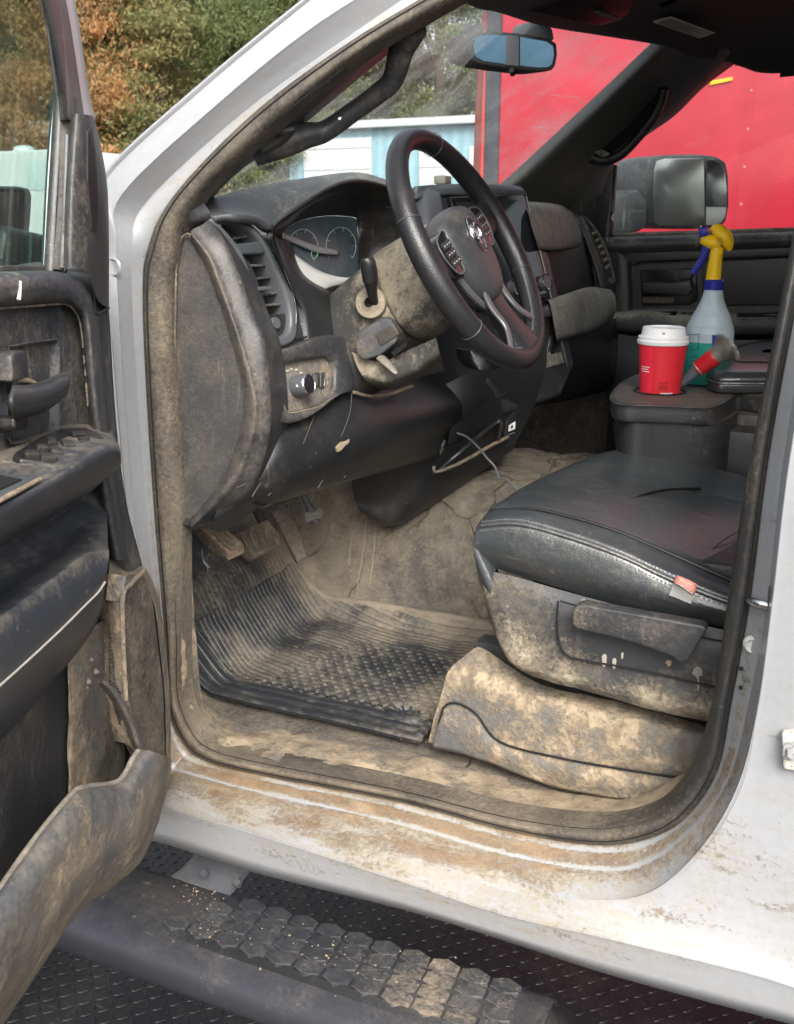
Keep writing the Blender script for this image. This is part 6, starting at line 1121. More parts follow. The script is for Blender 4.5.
col_ = lathe('collar', [(0, H(290.5)), (rp(9), H(290.5)), (rp(9.2), H(289)), (rp(9.2), H(281)), (rp(8), H(279.5)), (0, H(279))], bb, ax_, blue, SB, 36)
for k in range(24):
    a = k*math.pi/12
q_ = lambda u, v, dy=0: Y(u, v, BOTY+dy)
# drawing lines embossed on the bottle: measuring box in blue
for L in ([(688, 335), (699, 334), (698, 349), (687, 350)],):
    tube('label_outline', [q_(u, v, -rp(22.5)) for u, v in L], .0007, blue, BT, 1, 5, closed=True)
panel('label_patch', [q_(712, 335, -rp(22.6)), q_(719, 335, -rp(21.8)), q_(718, 348, -rp(21.8)), q_(712, 350, -rp(22.6))], (0, .001, 0), blue, BT, 0)
for i in range(3): tube('label_outline', [q_(687, 356+5*i, -rp(21.5)), q_(697, 355+5*i, -rp(22.5))], .0006, plain('label_blue', (.03, .12, .4), .5), BT, 1, 5)
# trigger head
th = SB
tube('sprayer_neck', [q_(713.2, 280), q_(714.5, 268), q_(716.5, 254), q_(718, 247)], [rp(7.2), rp(6.8), rp(6.2), rp(6)], yel, th, 4, 20)
hd = tube('sprayer_head', [q_(711.5, 227.5), q_(717, 230), q_(723, 236), q_(727.5, 243), q_(730, 250.5)], [rp(3.2), rp(7), rp(8.6), rp(7), rp(2.5)], yel, th, 6, 22, flat=(1, .9))
tube('sprayer_nose', [q_(701.5, 239.5), q_(706, 240.5), q_(713, 242.5), q_(722, 244)], [rp(3.6), rp(5.6), rp(7), rp(7)], yel, hd, 6, 20)
for i in range(4): tube('grip_slot', [q_(715+i*1.2, 237.5+i*2.2, -.0195), q_(722+i*.8, 239.3+i*2.3, -.0195)], .0007, plain('slot_amber', (.45, .24, .01), .5), hd, 1, 5)
tube('nozzle', [q_(708.5, 231), q_(704, 232), q_(699.5, 233)], [rp(4.2), rp(5), rp(4.6)], blue, th, 3, 16, power=4)
tube('trigger', [q_(706, 236), q_(706.5, 246), q_(703.5, 257), q_(698, 266), q_(692.5, 273.5)], [rp(4), rp(4.2), rp(4), rp(3.6), rp(3.2)], blue, th, 5, 14, flat=(.8, 1.0))
tube('dip_tube', [tuple(bb[:3]+ax_*.01), tuple(bt[:3])], .0025, plain('pale_tube', (.6, .66, .66), .4), SB, 1, 8)

# brush lying between the cup and the lid
BR = thing('detailing_brush', 'round brush with a red ferrule and grey handle leaning between cup and armrest lid', 'brush', tuple(Y(684, 380, 1.955)[:3]))
bh0, bh1, bf1, bbr = Y(681, 384, 1.965)[:3], Y(698, 369, 1.96)[:3], Y(716, 356, 1.955)[:3], Y(733, 343, 1.95)[:3]
tube('handle', [bh0, bh0*.5+bh1*.5, bh1], [rp(3.6), rp(4.8), rp(6.2)], plain('grey_handle', (.13, .15, .18), .45), BR, 5, 18)
tube('ferrule', [bh1, bh1*.9+bf1*.1, bh1*.15+bf1*.85, bf1], [rp(7.2), rp(7.6), rp(8.6), rp(8.2)], plain('red_ferrule', (.58, .02, .03), .3, var=.06), BR, 3, 24)
tube('ferrule_ring', [bh1-.0005, bh1*.96+bf1*.04], [rp(7.9), rp(8.0)], plain('ferrule_silver', (.5, .45, .42), .3, .6), BR, 1, 24)
def bristles():
    V = []; F = []; d = bbr-bf1; L = np.linalg.norm(d); d /= L; s = np.cross(d, [0, 0, 1]); s /= np.linalg.norm(s); u = np.cross(s, d); R_ = random.Random(2)
    for i in range(1500):
        r = math.sqrt(R_.random()); a = R_.uniform(0, 2*math.pi); c_ = s*math.cos(a)+u*math.sin(a)
        p0 = bf1-d*.004+c_*r*rp(7.2); l = L*(1.02-.22*r*r)*R_.uniform(.93, 1.05); p1 = p0+d*l*.55+c_*r*rp(3.0); p2 = p0+d*l+c_*r*rp(9.5)+np.array([R_.gauss(0, .0008) for _ in range(3)])
        w = np.cross(d, c_)*.0007; k = len(V); V += [p0-w, p0+w, p1-w, p1+w, p2-w*.3, p2+w*.3]; F += [(k, k+1, k+3, k+2), (k+2, k+3, k+5, k+4)]
    o = mesh('bristles', V, F, plain('grey_bristle', (.42, .40, .36), .8, var=.45, vs=260), BR, angle=180)
bristles()
# ------------------------------------------------------------------ windscreen pillars, roof lining, visors, mirrors
apo = [Y(172, 262, 1.205, .6), Y(188, 208, 1.205, .5), Y(222, 165, 1.215, .5), Y(263, 133, 1.225, .4), Y(310, 95, 1.235, .35), Y(360, 55, 1.255, .3), Y(420, 14, 1.275, .3), Y(482, -18, 1.305, .2), Y(582, -90, 1.335, .2)]
api = [Y(196, 226, 1.25, .5), Y(203, 199, 1.26, .4), Y(236, 166, 1.27, .35), Y(270, 145, 1.28, .3), Y(300, 119.5, 1.29, .2), Y(336, 89, 1.31, .2), Y(372, 59, 1.33, .15), Y(420, 22, 1.36, .1), Y(520, -40, 1.39, .1)]
apm = [a*.5+b*.5+np.array([.0, -.012, 0, 0]) for a, b in zip(apo, api)]
apb = [p+np.array([-.02, .05, .0, -.1]) for p in api]
# handle opening: inner edge lies a little higher there
AP = surf('pillar_trim', [[p+np.array([0, .02, 0, 0]) for p in apo], apo, apm, api, apb], M['plastic'], TRUCK, ku=6, kv=5, angle=180)
tube('pillar_seam', [p[:3]+np.array([0, -.008, 0]) for p in [a*.3+b*.7 for a, b in zip(apm, apo)][1:-1]], .0016, M['void'], AP, 5, 6)
gh = [Y(254, 150, 1.285), Y(282, 142, 1.30), Y(306, 135.5, 1.325), Y(325, 131, 1.345), Y(350, 114, 1.355), Y(376, 95, 1.36), Y(391, 82, 1.36), Y(397, 67, 1.355), Y(402, 48, 1.35), Y(412, 26, 1.335)]
tube('grab_handle', [p[:3] for p in gh], [.022, .022, .018, .015, .0140, .0140, .0150, .016, .018, .022], M['plastic'], AP, 6, 16, dirt=.3)
surf('handle_root', [[Y(250, 142, 1.25, .2), Y(262, 134, 1.25, .2), Y(276, 138, 1.26, .2)], [Y(262, 155, 1.26, .2), Y(285, 143, 1.28, .2), Y(298, 128, 1.28, .2)]], M['plastic'], AP, ku=4, kv=4, thick=.01)
for u, v in ((240, 157), (283, 110), (338, 118), (218, 170)): panel('paint_chip', [Y(u, v, 1.242), Y(u+3, v-1, 1.242), Y(u+2.5, v+1.3, 1.242), Y(u+1, v+2, 1.242)], (0, .001, 0), M['white'], AP, 0)
# far pillar
f0 = [Y(507, 192, 2.42, .25), Y(535, 168, 2.42, .25), Y(574, 132, 2.42, .2), Y(617, 92, 2.43, .15), Y(648, 63, 2.43, .1), Y(674, 38, 2.43, .1), Y(690, 20, 2.43, .1)]
f1 = [Y(525, 205, 2.50, .25), Y(555, 180, 2.50, .25), Y(590, 145, 2.50, .2), Y(630, 106, 2.50, .15), Y(660, 76, 2.50, .1), Y(688, 48, 2.49, .05), Y(702, 26, 2.48, .05)]
f2 = [Y(560, 210, 2.62, .15), Y(585, 195, 2.62, .1), Y(610, 162, 2.62, .1), Y(650, 124, 2.62, .1), Y(684, 95, 2.60, .05), Y(722, 60, 2.58, .05), Y(740, 36, 2.56, .05)]
f3 = [Y(606, 236, 2.72, .1), Y(610, 200, 2.72, .1), Y(614, 164, 2.72, .1), Y(644, 137, 2.71, .1), Y(676, 114, 2.70, .1), Y(707, 84, 2.69, .05), Y(748, 53, 2.68, .0)]
AP2 = surf('pillar_trim', [[p+np.array([-.05, .02, 0, 0]) for p in f0], f0, f1, f2, f3, [p+np.array([-.02, .06, 0, 0]) for p in f3]], dirty('pillar_grey', (.065, .068, .066), .6, dust=.7, mud=0), TRUCK, ku=6, kv=6, angle=180)
panel('corner_trim', [Y(570, 208, 2.60), Y(580, 190, 2.62), Y(596, 168, 2.66), Y(614, 152, 2.69), Y(611, 200, 2.70), Y(606, 238, 2.69), Y(590, 238, 2.66)], (-.01, .03, 0), M['clean'], AP2, .006)
gr = panel('grab_recess', [Y(592, 160, 2.545), Y(600, 151, 2.545), Y(630, 126, 2.545), Y(652, 100, 2.535), Y(663, 88, 2.53), Y(656, 108, 2.54), Y(636, 134, 2.56), Y(620, 148, 2.57), Y(606, 156, 2.565)], (-.01, .02, 0), M['void'], AP2, .002)
tube('grab_handle', [Y(590, 157, 2.55), Y(604, 160, 2.56), Y(620, 155, 2.56), Y(636, 140, 2.555), Y(652, 120, 2.545), Y(660, 104, 2.54), Y(664, 88, 2.53)], [.014, .014, .012, .011, .011, .011, .012], M['clean'], AP2, 6, 14, dirt=.2)
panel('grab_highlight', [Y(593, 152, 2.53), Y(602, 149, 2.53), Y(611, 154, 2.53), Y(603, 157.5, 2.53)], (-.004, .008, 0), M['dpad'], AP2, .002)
# roof lining: from the header back over the seats
def hl(u, v, y): return Y(u, v, y, .0)
mlin = plain('roof_lining', (.032, .033, .036), .9, var=.2, vs=200, bump=.0006, bs=600)
h0 = [Y(482, -18, 1.32, 0), Y(500, -8, 1.45, 0), Y(518, -2, 1.7, 0), Y(560, 15, 2.05, 0), Y(611, 25, 2.25, 0), Y(674, 37, 2.43, 0), Y(706, 50, 2.55, 0), Y(748, 54, 2.68, 0)]
h1_ = [np.array([-.25, 1.36, 1.99, 0]), np.array([-.27, 1.5, 2.03, 0]), np.array([-.3, 1.75, 2.07, 0]), np.array([-.32, 2.05, 2.075, 0]), np.array([-.32, 2.25, 2.07, 0]), np.array([-.30, 2.45, 2.06, 0]), np.array([-.28, 2.6, 2.035, 0]), np.array([-.22, 2.70, 1.99, 0])]
h2_ = [p+np.array([.5, 0, .01, 0]) for p in h1_]; h3_ = [p+np.array([1.6, 0, -.02, 0]) for p in h1_]; h4_ = [p+np.array([1.6, 0, -.4, 0]) for p in h1_]
HLN = surf('roof_lining', [[p+np.array([-.03, 0, .03, 0]) for p in h0], h0, h1_, h2_, h3_, h4_], mlin, TRUCK, ku=5, kv=8, thick=.02, angle=60)
# passenger side frame above the door window
surf('door_frame_trim', [[Y(748, 53, 2.68, 0), Y(794, 39, 2.68, 0), Y(870, 30, 2.68, 0), Y(1000, 30, 2.68, 0)], [Y(735, 66, 2.72, 0), Y(794, 42, 2.73, 0), Y(870, 36, 2.73, 0), Y(1000, 36, 2.73, 0)], [Y(735, 66, 2.80, 0), Y(794, 42, 2.81, 0), Y(870, 36, 2.81, 0), Y(1000, 36, 2.81, 0)]], mlin, TRUCK, ku=5, kv=4)
surf('cab_side_lining', [[np.array([-.22, 2.69, 2.01, 0]), np.array([.3, 2.69, 2.02, 0]), np.array([1.3, 2.69, 2.0, 0])], [np.array([-.24, 2.74, 1.97, 0]), np.array([.3, 2.74, 1.985, 0]), np.array([1.3, 2.74, 1.95, 0])]], mlin, TRUCK, ku=4, kv=3, thick=.01)
# visors and overhead console
panel('sun_visor', [Y(616, 19, 2.20), Y(640, 2, 2.16), Y(700, -22, 2.14), Y(790, -26, 2.20), Y(800, 0, 2.42), Y(778, 24, 2.52), Y(760, 28, 2.52), Y(700, 30, 2.42)], (.0, .0, .02), mlin, HLN, .008, 1)
lb = [Y(651, 19.5, 2.25), Y(671, 14.5, 2.22), Y(715.5, 31, 2.36), Y(700, 36.5, 2.40)]
c_ = sum(lb)/4; nn = np.cross((lb[1]-lb[0])[:3], (lb[3]-lb[0])[:3]); nn /= np.linalg.norm(nn); nn = nn if np.dot(nn, CAM-c_[:3]) > 0 else -nn
vl = panel('visor_label', [p+np.append(nn*.004, 0) for p in lb], tuple(-nn*.001), plain('label_cream', (.42, .43, .38), .7, var=.06), HLN, 0)
vy = [lb[0]*.75+lb[3]*.25, lb[1]*.75+lb[2]*.25]
for i in range(7):
    t_ = .16+.11*i; e_ = .92-.12*(i % 3)
    a_, b_ = lb[0]*(1-t_)+lb[1]*t_, lb[3]*(1-t_)+lb[2]*t_
    A_, B_ = a_*.92+b_*.08, a_*(1-e_)+b_*e_
    tube('label_text', [A_[:3]+nn*.0046, B_[:3]+nn*.0046], .0006, plain('label_grey', (.24, .23, .16), .7), vl, 1, 4)
OC = surf('overhead_console', [[Y(505, -22, 1.68, 0), Y(560, -25, 1.8, 0), Y(640, -28, 1.95, 0)], [Y(520, 2, 1.70, 0), Y(560, -8, 1.78, 0), Y(640, -18, 1.92, 0)], [Y(530, 10, 1.73, 0), Y(575, 6, 1.82, 0), Y(632, 3, 1.96, 0)], [Y(560, 17, 1.80, 0), Y(590, 14, 1.87, 0), Y(628, 13, 1.98, 0)], [Y(580, 22, 1.86, 0), Y(598, 25, 1.92, 0), Y(620, 20, 2.0, 0)], [Y(590, 20, 1.95, 0), Y(605, 22, 2.0, 0), Y(625, 14, 2.06, 0)]], M['clean'], HLN, ku=6, kv=6, angle=180)
panel('map_lamp', [Y(593, 12.5, 1.875), Y(600, 12, 1.875), Y(618, 18, 1.93), Y(612, 20.5, 1.93)], (0, .0, .004), M['silver'], OC, .001)
panel('map_lamp', [Y(659, 6.5, 2.02), Y(675, 0, 2.02), Y(677, 2, 2.02), Y(664, 7.5, 2.02)], (0, 0, .004), M['chrome'], OC, .001)
# rear view mirror
rm = [(468, 47), (470, 36), (476, 31.5), (490, 30), (520, 33), (550, 38), (557, 43), (558, 54), (556, 66), (552, 71), (540, 72), (505, 68), (480, 64), (472, 60)]
RM = panel('rear_view_mirror', [Y(u, v, 1.93) for u, v in rm], (-.05, .02, 0), M['clean'], TRUCK, .008)
mg = [(473, 47), (475, 39), (480, 35.5), (492, 34.5), (520, 37), (546, 41.5), (553, 46), (554, 55), (552, 64), (548, 67), (538, 67.5), (506, 64), (484, 61), (476, 57)]
MG = panel('mirror_glass', [Y(u, v, 1.9285+.0006*(u-513)/40) for u, v in mg], (-.002, .002, 0), plain('mirror_sky_tint', (.09, .16, .23), .03, 1, var=.02), RM, 0, 1)  # blue colour stands in for the sky the mirror would reflect
panel('mirror_reflection', [Y(u, v, 1.9255) for u, v in ((506, 35), (519, 36.5), (519, 66), (506, 64.5))], (-.0006, .0006, 0), plain('grey_reflection', (.16, .165, .175), .25), RM, 0)  # grey band painted as part of the mirror's reflection
tube('mirror_tab', [Y(512, 70, 1.93), Y(513, 74, 1.925)], .006, M['clean'], RM, 2, 8)
tube('mirror_stem', [Y(486, 44, 1.96), Y(478, 36, 2.0), Y(470, 29, 2.03), Y(474, 26, 2.04)], .009, M['clean'], RM, 4, 10)
panel('mirror_mount', [Y(463, 30, 2.03), Y(470, 24, 2.03), Y(482, 22, 2.03), Y(486, 30, 2.03), Y(476, 38, 2.03), Y(467, 38, 2.03)], (-.02, .02, 0), M['plastic'], RM, .006)
panel('sensor_housing', [Y(523, 27, 2.05), Y(526, 22, 2.05), Y(548, 23, 2.05), Y(553, 29, 2.05), Y(555, 41, 2.05), Y(524, 38, 2.05)], (-.03, .02, 0), plain('sensor_grey', (.09, .095, .105), .5), TRUCK, .006)
# windscreen
ws0 = [Pn(-1.28, 1.27, 1.50), Pn(-1.36, 1.6, 1.50), Pn(-1.38, 2.0, 1.50), Pn(-1.36, 2.45, 1.50), Pn(-1.26, 2.76, 1.50)]
ws1 = [Y(480, -24, 1.36), Y(500, -14, 1.5), Y(518, -8, 1.75), Y(560, 9, 2.08), Y(611, 19, 2.28), Y(676, 33, 2.46)]
ws0 = [Pn(-1.28, 1.27, 1.50), Pn(-1.33, 1.5, 1.50), Pn(-1.37, 1.8, 1.50), Pn(-1.37, 2.15, 1.50), Pn(-1.35, 2.45, 1.50), Pn(-1.26, 2.78, 1.50)]
WS = surf('windscreen', [ws0, ws1], glassmat('windscreen_glass', (.96, .98, .97), .25, .1, 1.0), TRUCK, ku=6, kv=8, angle=180)
# far door glass
panel('passenger_window', [Y(600, 240, 2.80), Y(606, 150, 2.80), Y(680, 90, 2.80), Y(750, 40, 2.80), Y(900, 20, 2.80), Y(1000, 30, 2.80), Y(1000, 240, 2.80)], (0, .004, 0), glassmat('side_glass', (.95, .97, .96), .02, .3, .0), TRUCK, 0)
# far mirror
mo = dirty('mirror_plastic', (.035, .037, .042), .4, dust=.3, mud=.0, dustc=(.3, .3, .29))
PM = panel('passenger_mirror', [Y(u, v, 3.00) for u, v in ((634, 205), (635, 180), (641, 164), (652, 157), (668, 154.5), (700, 154), (718, 156), (727, 162), (729.5, 176), (730, 205), (727, 222), (720, 228), (700, 229), (672, 229), (655, 226), (642, 222))], (-.10, .06, 0), mo, TRUCK, .02)
panel('mirror_arm', [Y(u, v, 2.99, .4) for u, v in ((612, 194), (625, 194), (637, 188), (648, 200), (648, 226), (640, 232), (612, 236))], (-.07, .05, 0), mo, PM, .012)
GM = plain('mirror_grey_reflection', (.40, .42, .42), .16, .85, var=.06, vs=20)  # flat grey stands in for what the far mirror reflects
panel('mirror_glass', [Y(u, v, 2.985) for u, v in ((653.5, 195), (654, 172), (657, 161), (664, 158.5), (703, 158.5), (704, 160), (705, 225), (680, 226), (660, 225.5), (655, 222))], (-.002, .002, 0), GM, PM, .002)
panel('wide_mirror_glass', [Y(u, v, 2.984) for u, v in ((706.5, 160), (712, 159.5), (720, 163), (725, 170), (727, 190), (726.5, 206), (706.5, 206))], (-.002, .002, 0), plain('wide_mirror_dark_reflection', (.22, .23, .25), .12, .9), PM, .002)  # upper part of the convex mirror, painted as its dark reflection
panel('wide_mirror_glass', [Y(u, v, 2.984) for u, v in ((706.5, 207), (726.5, 207), (725, 217), (721, 223), (712, 225), (706.5, 225))], (-.002, .002, 0), plain('wide_mirror_pale_reflection', (.62, .63, .62), .3, .3), PM, .002)  # lower part, painted as the pale end of the same reflection

# ------------------------------------------------------------------ red trailer alongside
TRL = thing('red_trailer', 'tall red enclosed trailer with a black vertical strip parked beyond the passenger side', 'trailer', (0, 6.2, 0))
def redmat():
    m, t, P, nd, lk = newmat('red_paint'); geo = nd('NewGeometry'); n = nz(t, geo.outputs['Position'], 1.6, 4, .6, 1.5)
    lk(mixc(t, step(t, n, .35, .7), (.31, .004, .018), (.38, .009, .028)), P.inputs['Base Color']); P.inputs['Roughness'].default_value = .3; P.inputs['Coat Weight'].default_value = .5
    b = nd('Bump'); b.inputs['Distance'].default_value = .03; b.inputs['Strength'].default_value = .8; lk(nz(t, geo.outputs['Position'], 1.2, 2), b.inputs['Height']); lk(b.outputs[0], P.inputs['Normal']); return m
red = redmat(); YT = 5.2
xA = Y(456, 185, YT)[0]; xB = Y(484, 100, YT)[0]; xC = Y(499, 100, YT)[0]
tbody = panel('trailer_body', [np.array([xC, YT, .7, 0]), np.array([1.7, YT, .7, 0]), np.array([1.7, YT, 2.95, 0]), np.array([xC, YT, 2.95, 0])], (0, 2.4, 0), red, TRL, .02)
panel('corner_strip', [np.array([xB, YT+.02, .7, 0]), np.array([xC, YT+.02, .7, 0]), np.array([xC, YT+.02, 2.95, 0]), np.array([xB, YT+.02, 2.95, 0])], (0, 2.3, 0), plain('black_strip', (.03, .035, .045), .5), tbody, .005)
surf('rounded_nose', [[Pn(xB, YT+.02, .7), Pn(xB, YT+.02, 2.5), Pn(xB, YT+.02, 2.95)], [Pn(xA+.10, YT+.04, .7), Pn(xA+.12, YT+.05, 2.5), Pn(xA+.2, YT+.06, 2.95)], [Pn(xA, YT+.3, .7), Pn(xA+.02, YT+.3, 2.5), Pn(xA+.15, YT+.3, 2.95)], [Pn(xA-.03, YT+1.2, .7), Pn(xA, YT+1.2, 2.5), Pn(xA+.12, YT+1.2, 2.95)], [Pn(xA, YT+2.1, .7), Pn(xA+.02, YT+2.1, 2.5), Pn(xA+.15, YT+2.1, 2.95)], [Pn(xB, YT+2.3, .7), Pn(xB, YT+2.3, 2.5), Pn(xB, YT+2.3, 2.95)]], plain('faded_red', (.36, .045, .035), .35, var=.08, vs=3), TRL, ku=5, kv=6)
xr = Y(747, 136, YT)[0]
for z in np.arange(.9, 2.9, .1667): lathe('rivet', [(0, -.005), (.006, -.004), (.009, 0)], (xr, YT, z), (0, 1, 0), plain('rivet_grey', (.35, .12, .14), .4), tbody, 8)
panel('seam_strip', [np.array([xr-.02, YT-.002, .72, 0]), np.array([xr+.02, YT-.002, .72, 0]), np.array([xr+.02, YT-.002, 2.93, 0]), np.array([xr-.02, YT-.002, 2.93, 0])], (0, .001, 0), red, tbody, 0)
for z_ in (.78, 2.9):
    for x_ in np.arange(xC+.05, 1.6, .15): lathe('rivet', [(0, -.005), (.006, -.004), (.008, 0)], (x_, YT, z_), (0, 1, 0), plain('rivet_grey', (.35, .12, .14), .4), tbody, 6)
mk = Y(721, 82, YT-.01); panel('marker_lamp', [mk+np.array([a, 0, b, 0]) for a, b in ((-.05, -.012), (.05, .004), (.05, .02), (-.05, .008))], (0, .012, 0), plain('amber_lens', (.8, .35, .03), .3), TRL, .002)
for xw in (-.1, .75): 
    ww = lathe('wheel', [(0, 0), (.2, .02), (.25, -.02), (.36, -.02), (.38, .02), (.38, .2), (0, .2)], (xw, YT+.05, .38), (0, 1, 0), plain('tyre', (.02, .02, .02), .8), TRL, 32)
tube('landing_leg', [(xA+.6, YT+.5, .7), (xA+.6, YT+.5, .02)], .05, M['silver'], TRL, 1, 10)

# ------------------------------------------------------------------ blue metal building, white van, trees
BY = 25
def b3(u, v, y=BY): return Y(u, v, y)
bx0, bx1 = b3(289, 150)[0], b3(640, 150)[0]; bz1 = b3(400, 127)[2]
BLD = thing('metal_building', 'pale blue metal building with white roller doors seen through the windscreen', 'building', ((bx0+bx1)/2, BY+5, 0))
def bluemat():
    m, t, P, nd, lk = newmat('blue_corrugated'); geo = nd('NewGeometry'); sx = nd('SeparateXYZ'); lk(geo.outputs['Position'], sx.inputs[0])
    wv = mth(t, 'SINE', mth(t, 'MULTIPLY', sx.outputs[0], 20.9)); lk(mixc(t, nz(t, geo.outputs['Position'], 2, 4), (.19, .33, .39), (.23, .38, .44)), P.inputs['Base Color'])
    b = nd('Bump'); b.inputs['Distance'].default_value = .008; lk(wv, b.inputs['Height']); lk(b.outputs[0], P.inputs['Normal']); P.inputs['Roughness'].default_value = .5; return m
bl = box('wall', (bx0, BY, 0), (bx1, BY+10, bz1), bluemat(), BLD, 0)
wtr = plain('white_metal', (.45, .48, .49), .5, var=.05)
rf_ = panel('roof', [np.array([bx0-.3, BY-.25, bz1, 0]), np.array([bx1+.3, BY-.25, bz1, 0]), np.array([bx1+.3, BY-.25, bz1+.18, 0]), np.array([bx0-.3, BY-.25, bz1+.18, 0])], (0, 10.5, 0), wtr, BLD, .01)
for (u0, u1, v0) in ((304, 372, 140), (420, 452, 146), (470, 500, 146)):
    xa, xb, zt_ = b3(u0, v0)[0], b3(u1, v0)[0], b3(u0, v0)[2]
    dr_ = panel('roller_door', [np.array([xa, BY-.06, .05, 0]), np.array([xb, BY-.06, .05, 0]), np.array([xb, BY-.06, zt_, 0]), np.array([xa, BY-.06, zt_, 0])], (0, .05, 0), wtr, BLD, .01)
    for k in range(int(zt_/.53)): tube('door_joint', [(xa, BY-.065, .5+.53*k), (xb, BY-.065, .5+.53*k)], .015, plain('joint_grey', (.4, .43, .44), .6), dr_, 1, 5)
for u in (292, 300): tube('white_post', [(b3(u, 150)[0], BY-.15, 0), (b3(u, 150)[0], BY-.15, bz1)], .08, wtr, BLD, 1, 6)
# chain link fence left of the building
fn = thing('wire_fence', 'thin wire mesh fence joining the corner of the blue building', 'fence', (b3(250, 150)[0], BY+1, 0))
fx0, fx1 = b3(150, 150, BY+1)[0], b3(288, 150, BY+1)[0]; fz = b3(250, 153, BY+1)[2]
fm = plain('fence_wire', (.2, .2, .2), .5, .5)
V = []; F = []
for x in np.arange(fx0, fx1, .14):
    k = len(V); V += [(x, BY+1, 0), (x+.014, BY+1, 0), (x+.014, BY+1.01, fz), (x, BY+1.01, fz)]; F.append((k, k+1, k+2, k+3))
for z in np.arange(.1, fz, .3):
    k = len(V); V += [(fx0, BY+1, z), (fx1, BY+1, z), (fx1, BY+1.01, z+.014), (fx0, BY+1.01, z+.014)]; F.append((k, k+1, k+2, k+3))
mesh('wire_mesh', V, F, fm, fn, dirt=0)
for x in np.linspace(fx0, fx1, 4): tube('post', [(x, BY+1, 0), (x, BY+1, fz+.1)], .03, fm, fn, 1, 8)
# white van seen through the open door's glass
vy = 13
van_z = Y(20, 150, vy)[2]; vx0, vx1 = Y(-260, 170, vy)[0], Y(72, 170, vy)[0]
VAN = thing('white_van', 'pale van whose roof shows through the open door window', 'van', ((vx0+vx1)/2, vy+1, 0))
vp_ = plain('van_paint', (.45, .48, .47), .35, var=.04)
vb = panel('body', [np.array([vx0, vy, .35, 0]), np.array([vx1, vy, .35, 0]), np.array([vx1, vy, van_z-.5, 0]), np.array([vx1-.12, vy, van_z, 0]), np.array([vx0, vy, van_z, 0])], (0, 2, 0), vp_, VAN, .08)
panel('side_window', [Y(u, v, vy-.012) for u, v in ((27, 161), (44, 160), (44, 190), (27, 190))], (0, .01, 0), plain('van_window', (.42, .5, .5), .2), VAN, .002)
lathe('roof_vent', [(.18, 0), (.16, .07), (.1, .1), (0, .11)], (Y(6, 150, vy)[0], vy+.4, van_z), (0, 0, 1), wtr, VAN, 20)
for xw in (vx0+.9, vx1-.9): lathe('wheel', [(0, 0), (.2, .02), (.25, -.02), (.33, -.02), (.35, .02), (.35, .2), (0, .2)], (xw, vy-.02, .35), (0, 1, 0), plain('tyre', (.02, .02, .02), .8), VAN, 24)

# trees
def leafmat(name, cols_):
    m, t, P, nd, lk = newmat(name); geo = nd('NewGeometry'); oi = nd('ObjectInfo')
    n = nz(t, geo.outputs['Position'], 1.1, 3, .6); n2 = nz(t, geo.outputs['Position'], 7, 3, .7)
    c = mixc(t, step(t, n, .42, .6), cols_[0], cols_[1]); c = mixc(t, mth(t, 'MULTIPLY', step(t, n2, .5, .7), .7), c, cols_[2])
    lk(c, P.inputs['Base Color']); P.inputs['Roughness'].default_value = .7; P.inputs['Specular IOR Level'].default_value = .2
    tr = nd('BsdfTranslucent'); lk(c, tr.inputs[0]); mx = nd('MixShader'); mx.inputs[0].default_value = .5
    lk(P.outputs[0], mx.inputs[1]); lk(tr.outputs[0], mx.inputs[2]); lk(mx.outputs[0], t.nodes['Material Output'].inputs[0]); return m
GR, OR_, OL = (.075, .10, .03), (.30, .13, .045), (.15, .14, .05)
LM = {'green': leafmat('green_leaves', ((.13, .165, .07), (.19, .215, .09), (.10, .12, .055))), 'orange': leafmat('rust_leaves', ((.50, .27, .12), (.36, .24, .12), (.22, .20, .09))), 'olive': leafmat('olive_leaves', ((.29, .27, .12), (.20, .22, .095), (.38, .26, .13)))}
bark = plain('bark', (.10, .075, .055), .95, var=.4, vs=8, bump=.02, bs=20)
def crownmesh(seed, H_, Rr, n, droop):
    R_ = random.Random(seed); V = []; F = []
    cl_ = []
    for i in range(110):
        h = R_.random()**.8; rad = Rr*(1-.75*h**1.6)*(.35+.65*R_.random()); a = R_.uniform(0, 6.283)
        cl_.append((rad*math.cos(a), rad*math.sin(a), H_*(.12+.86*h), R_.uniform(.35, .85)))
    for k in range(n):
        c_ = R_.choice(cl_); g = [R_.gauss(0, .5) for _ in range(3)]
        p = np.array([c_[0]+g[0]*c_[3], c_[1]+g[1]*c_[3], c_[2]+g[2]*c_[3]*.55]); s_ = R_.uniform(.035, .08)
        u = np.array([R_.gauss(0, 1) for _ in range(3)]); u[2] -= droop; u /= np.linalg.norm(u); v = np.cross(u, [R_.gauss(0, 1) for _ in range(3)]); v /= np.linalg.norm(v)
        b = len(V); V += [p-u*s_, p+v*s_*.4, p+u*s_, p-v*s_*.4]; F.append((b, b+1, b+2, b+3))
    me = bpy.data.meshes.new('crown'); me.from_pydata([tuple(map(float, q)) for q in V], [], F); return me, cl_
protos = []
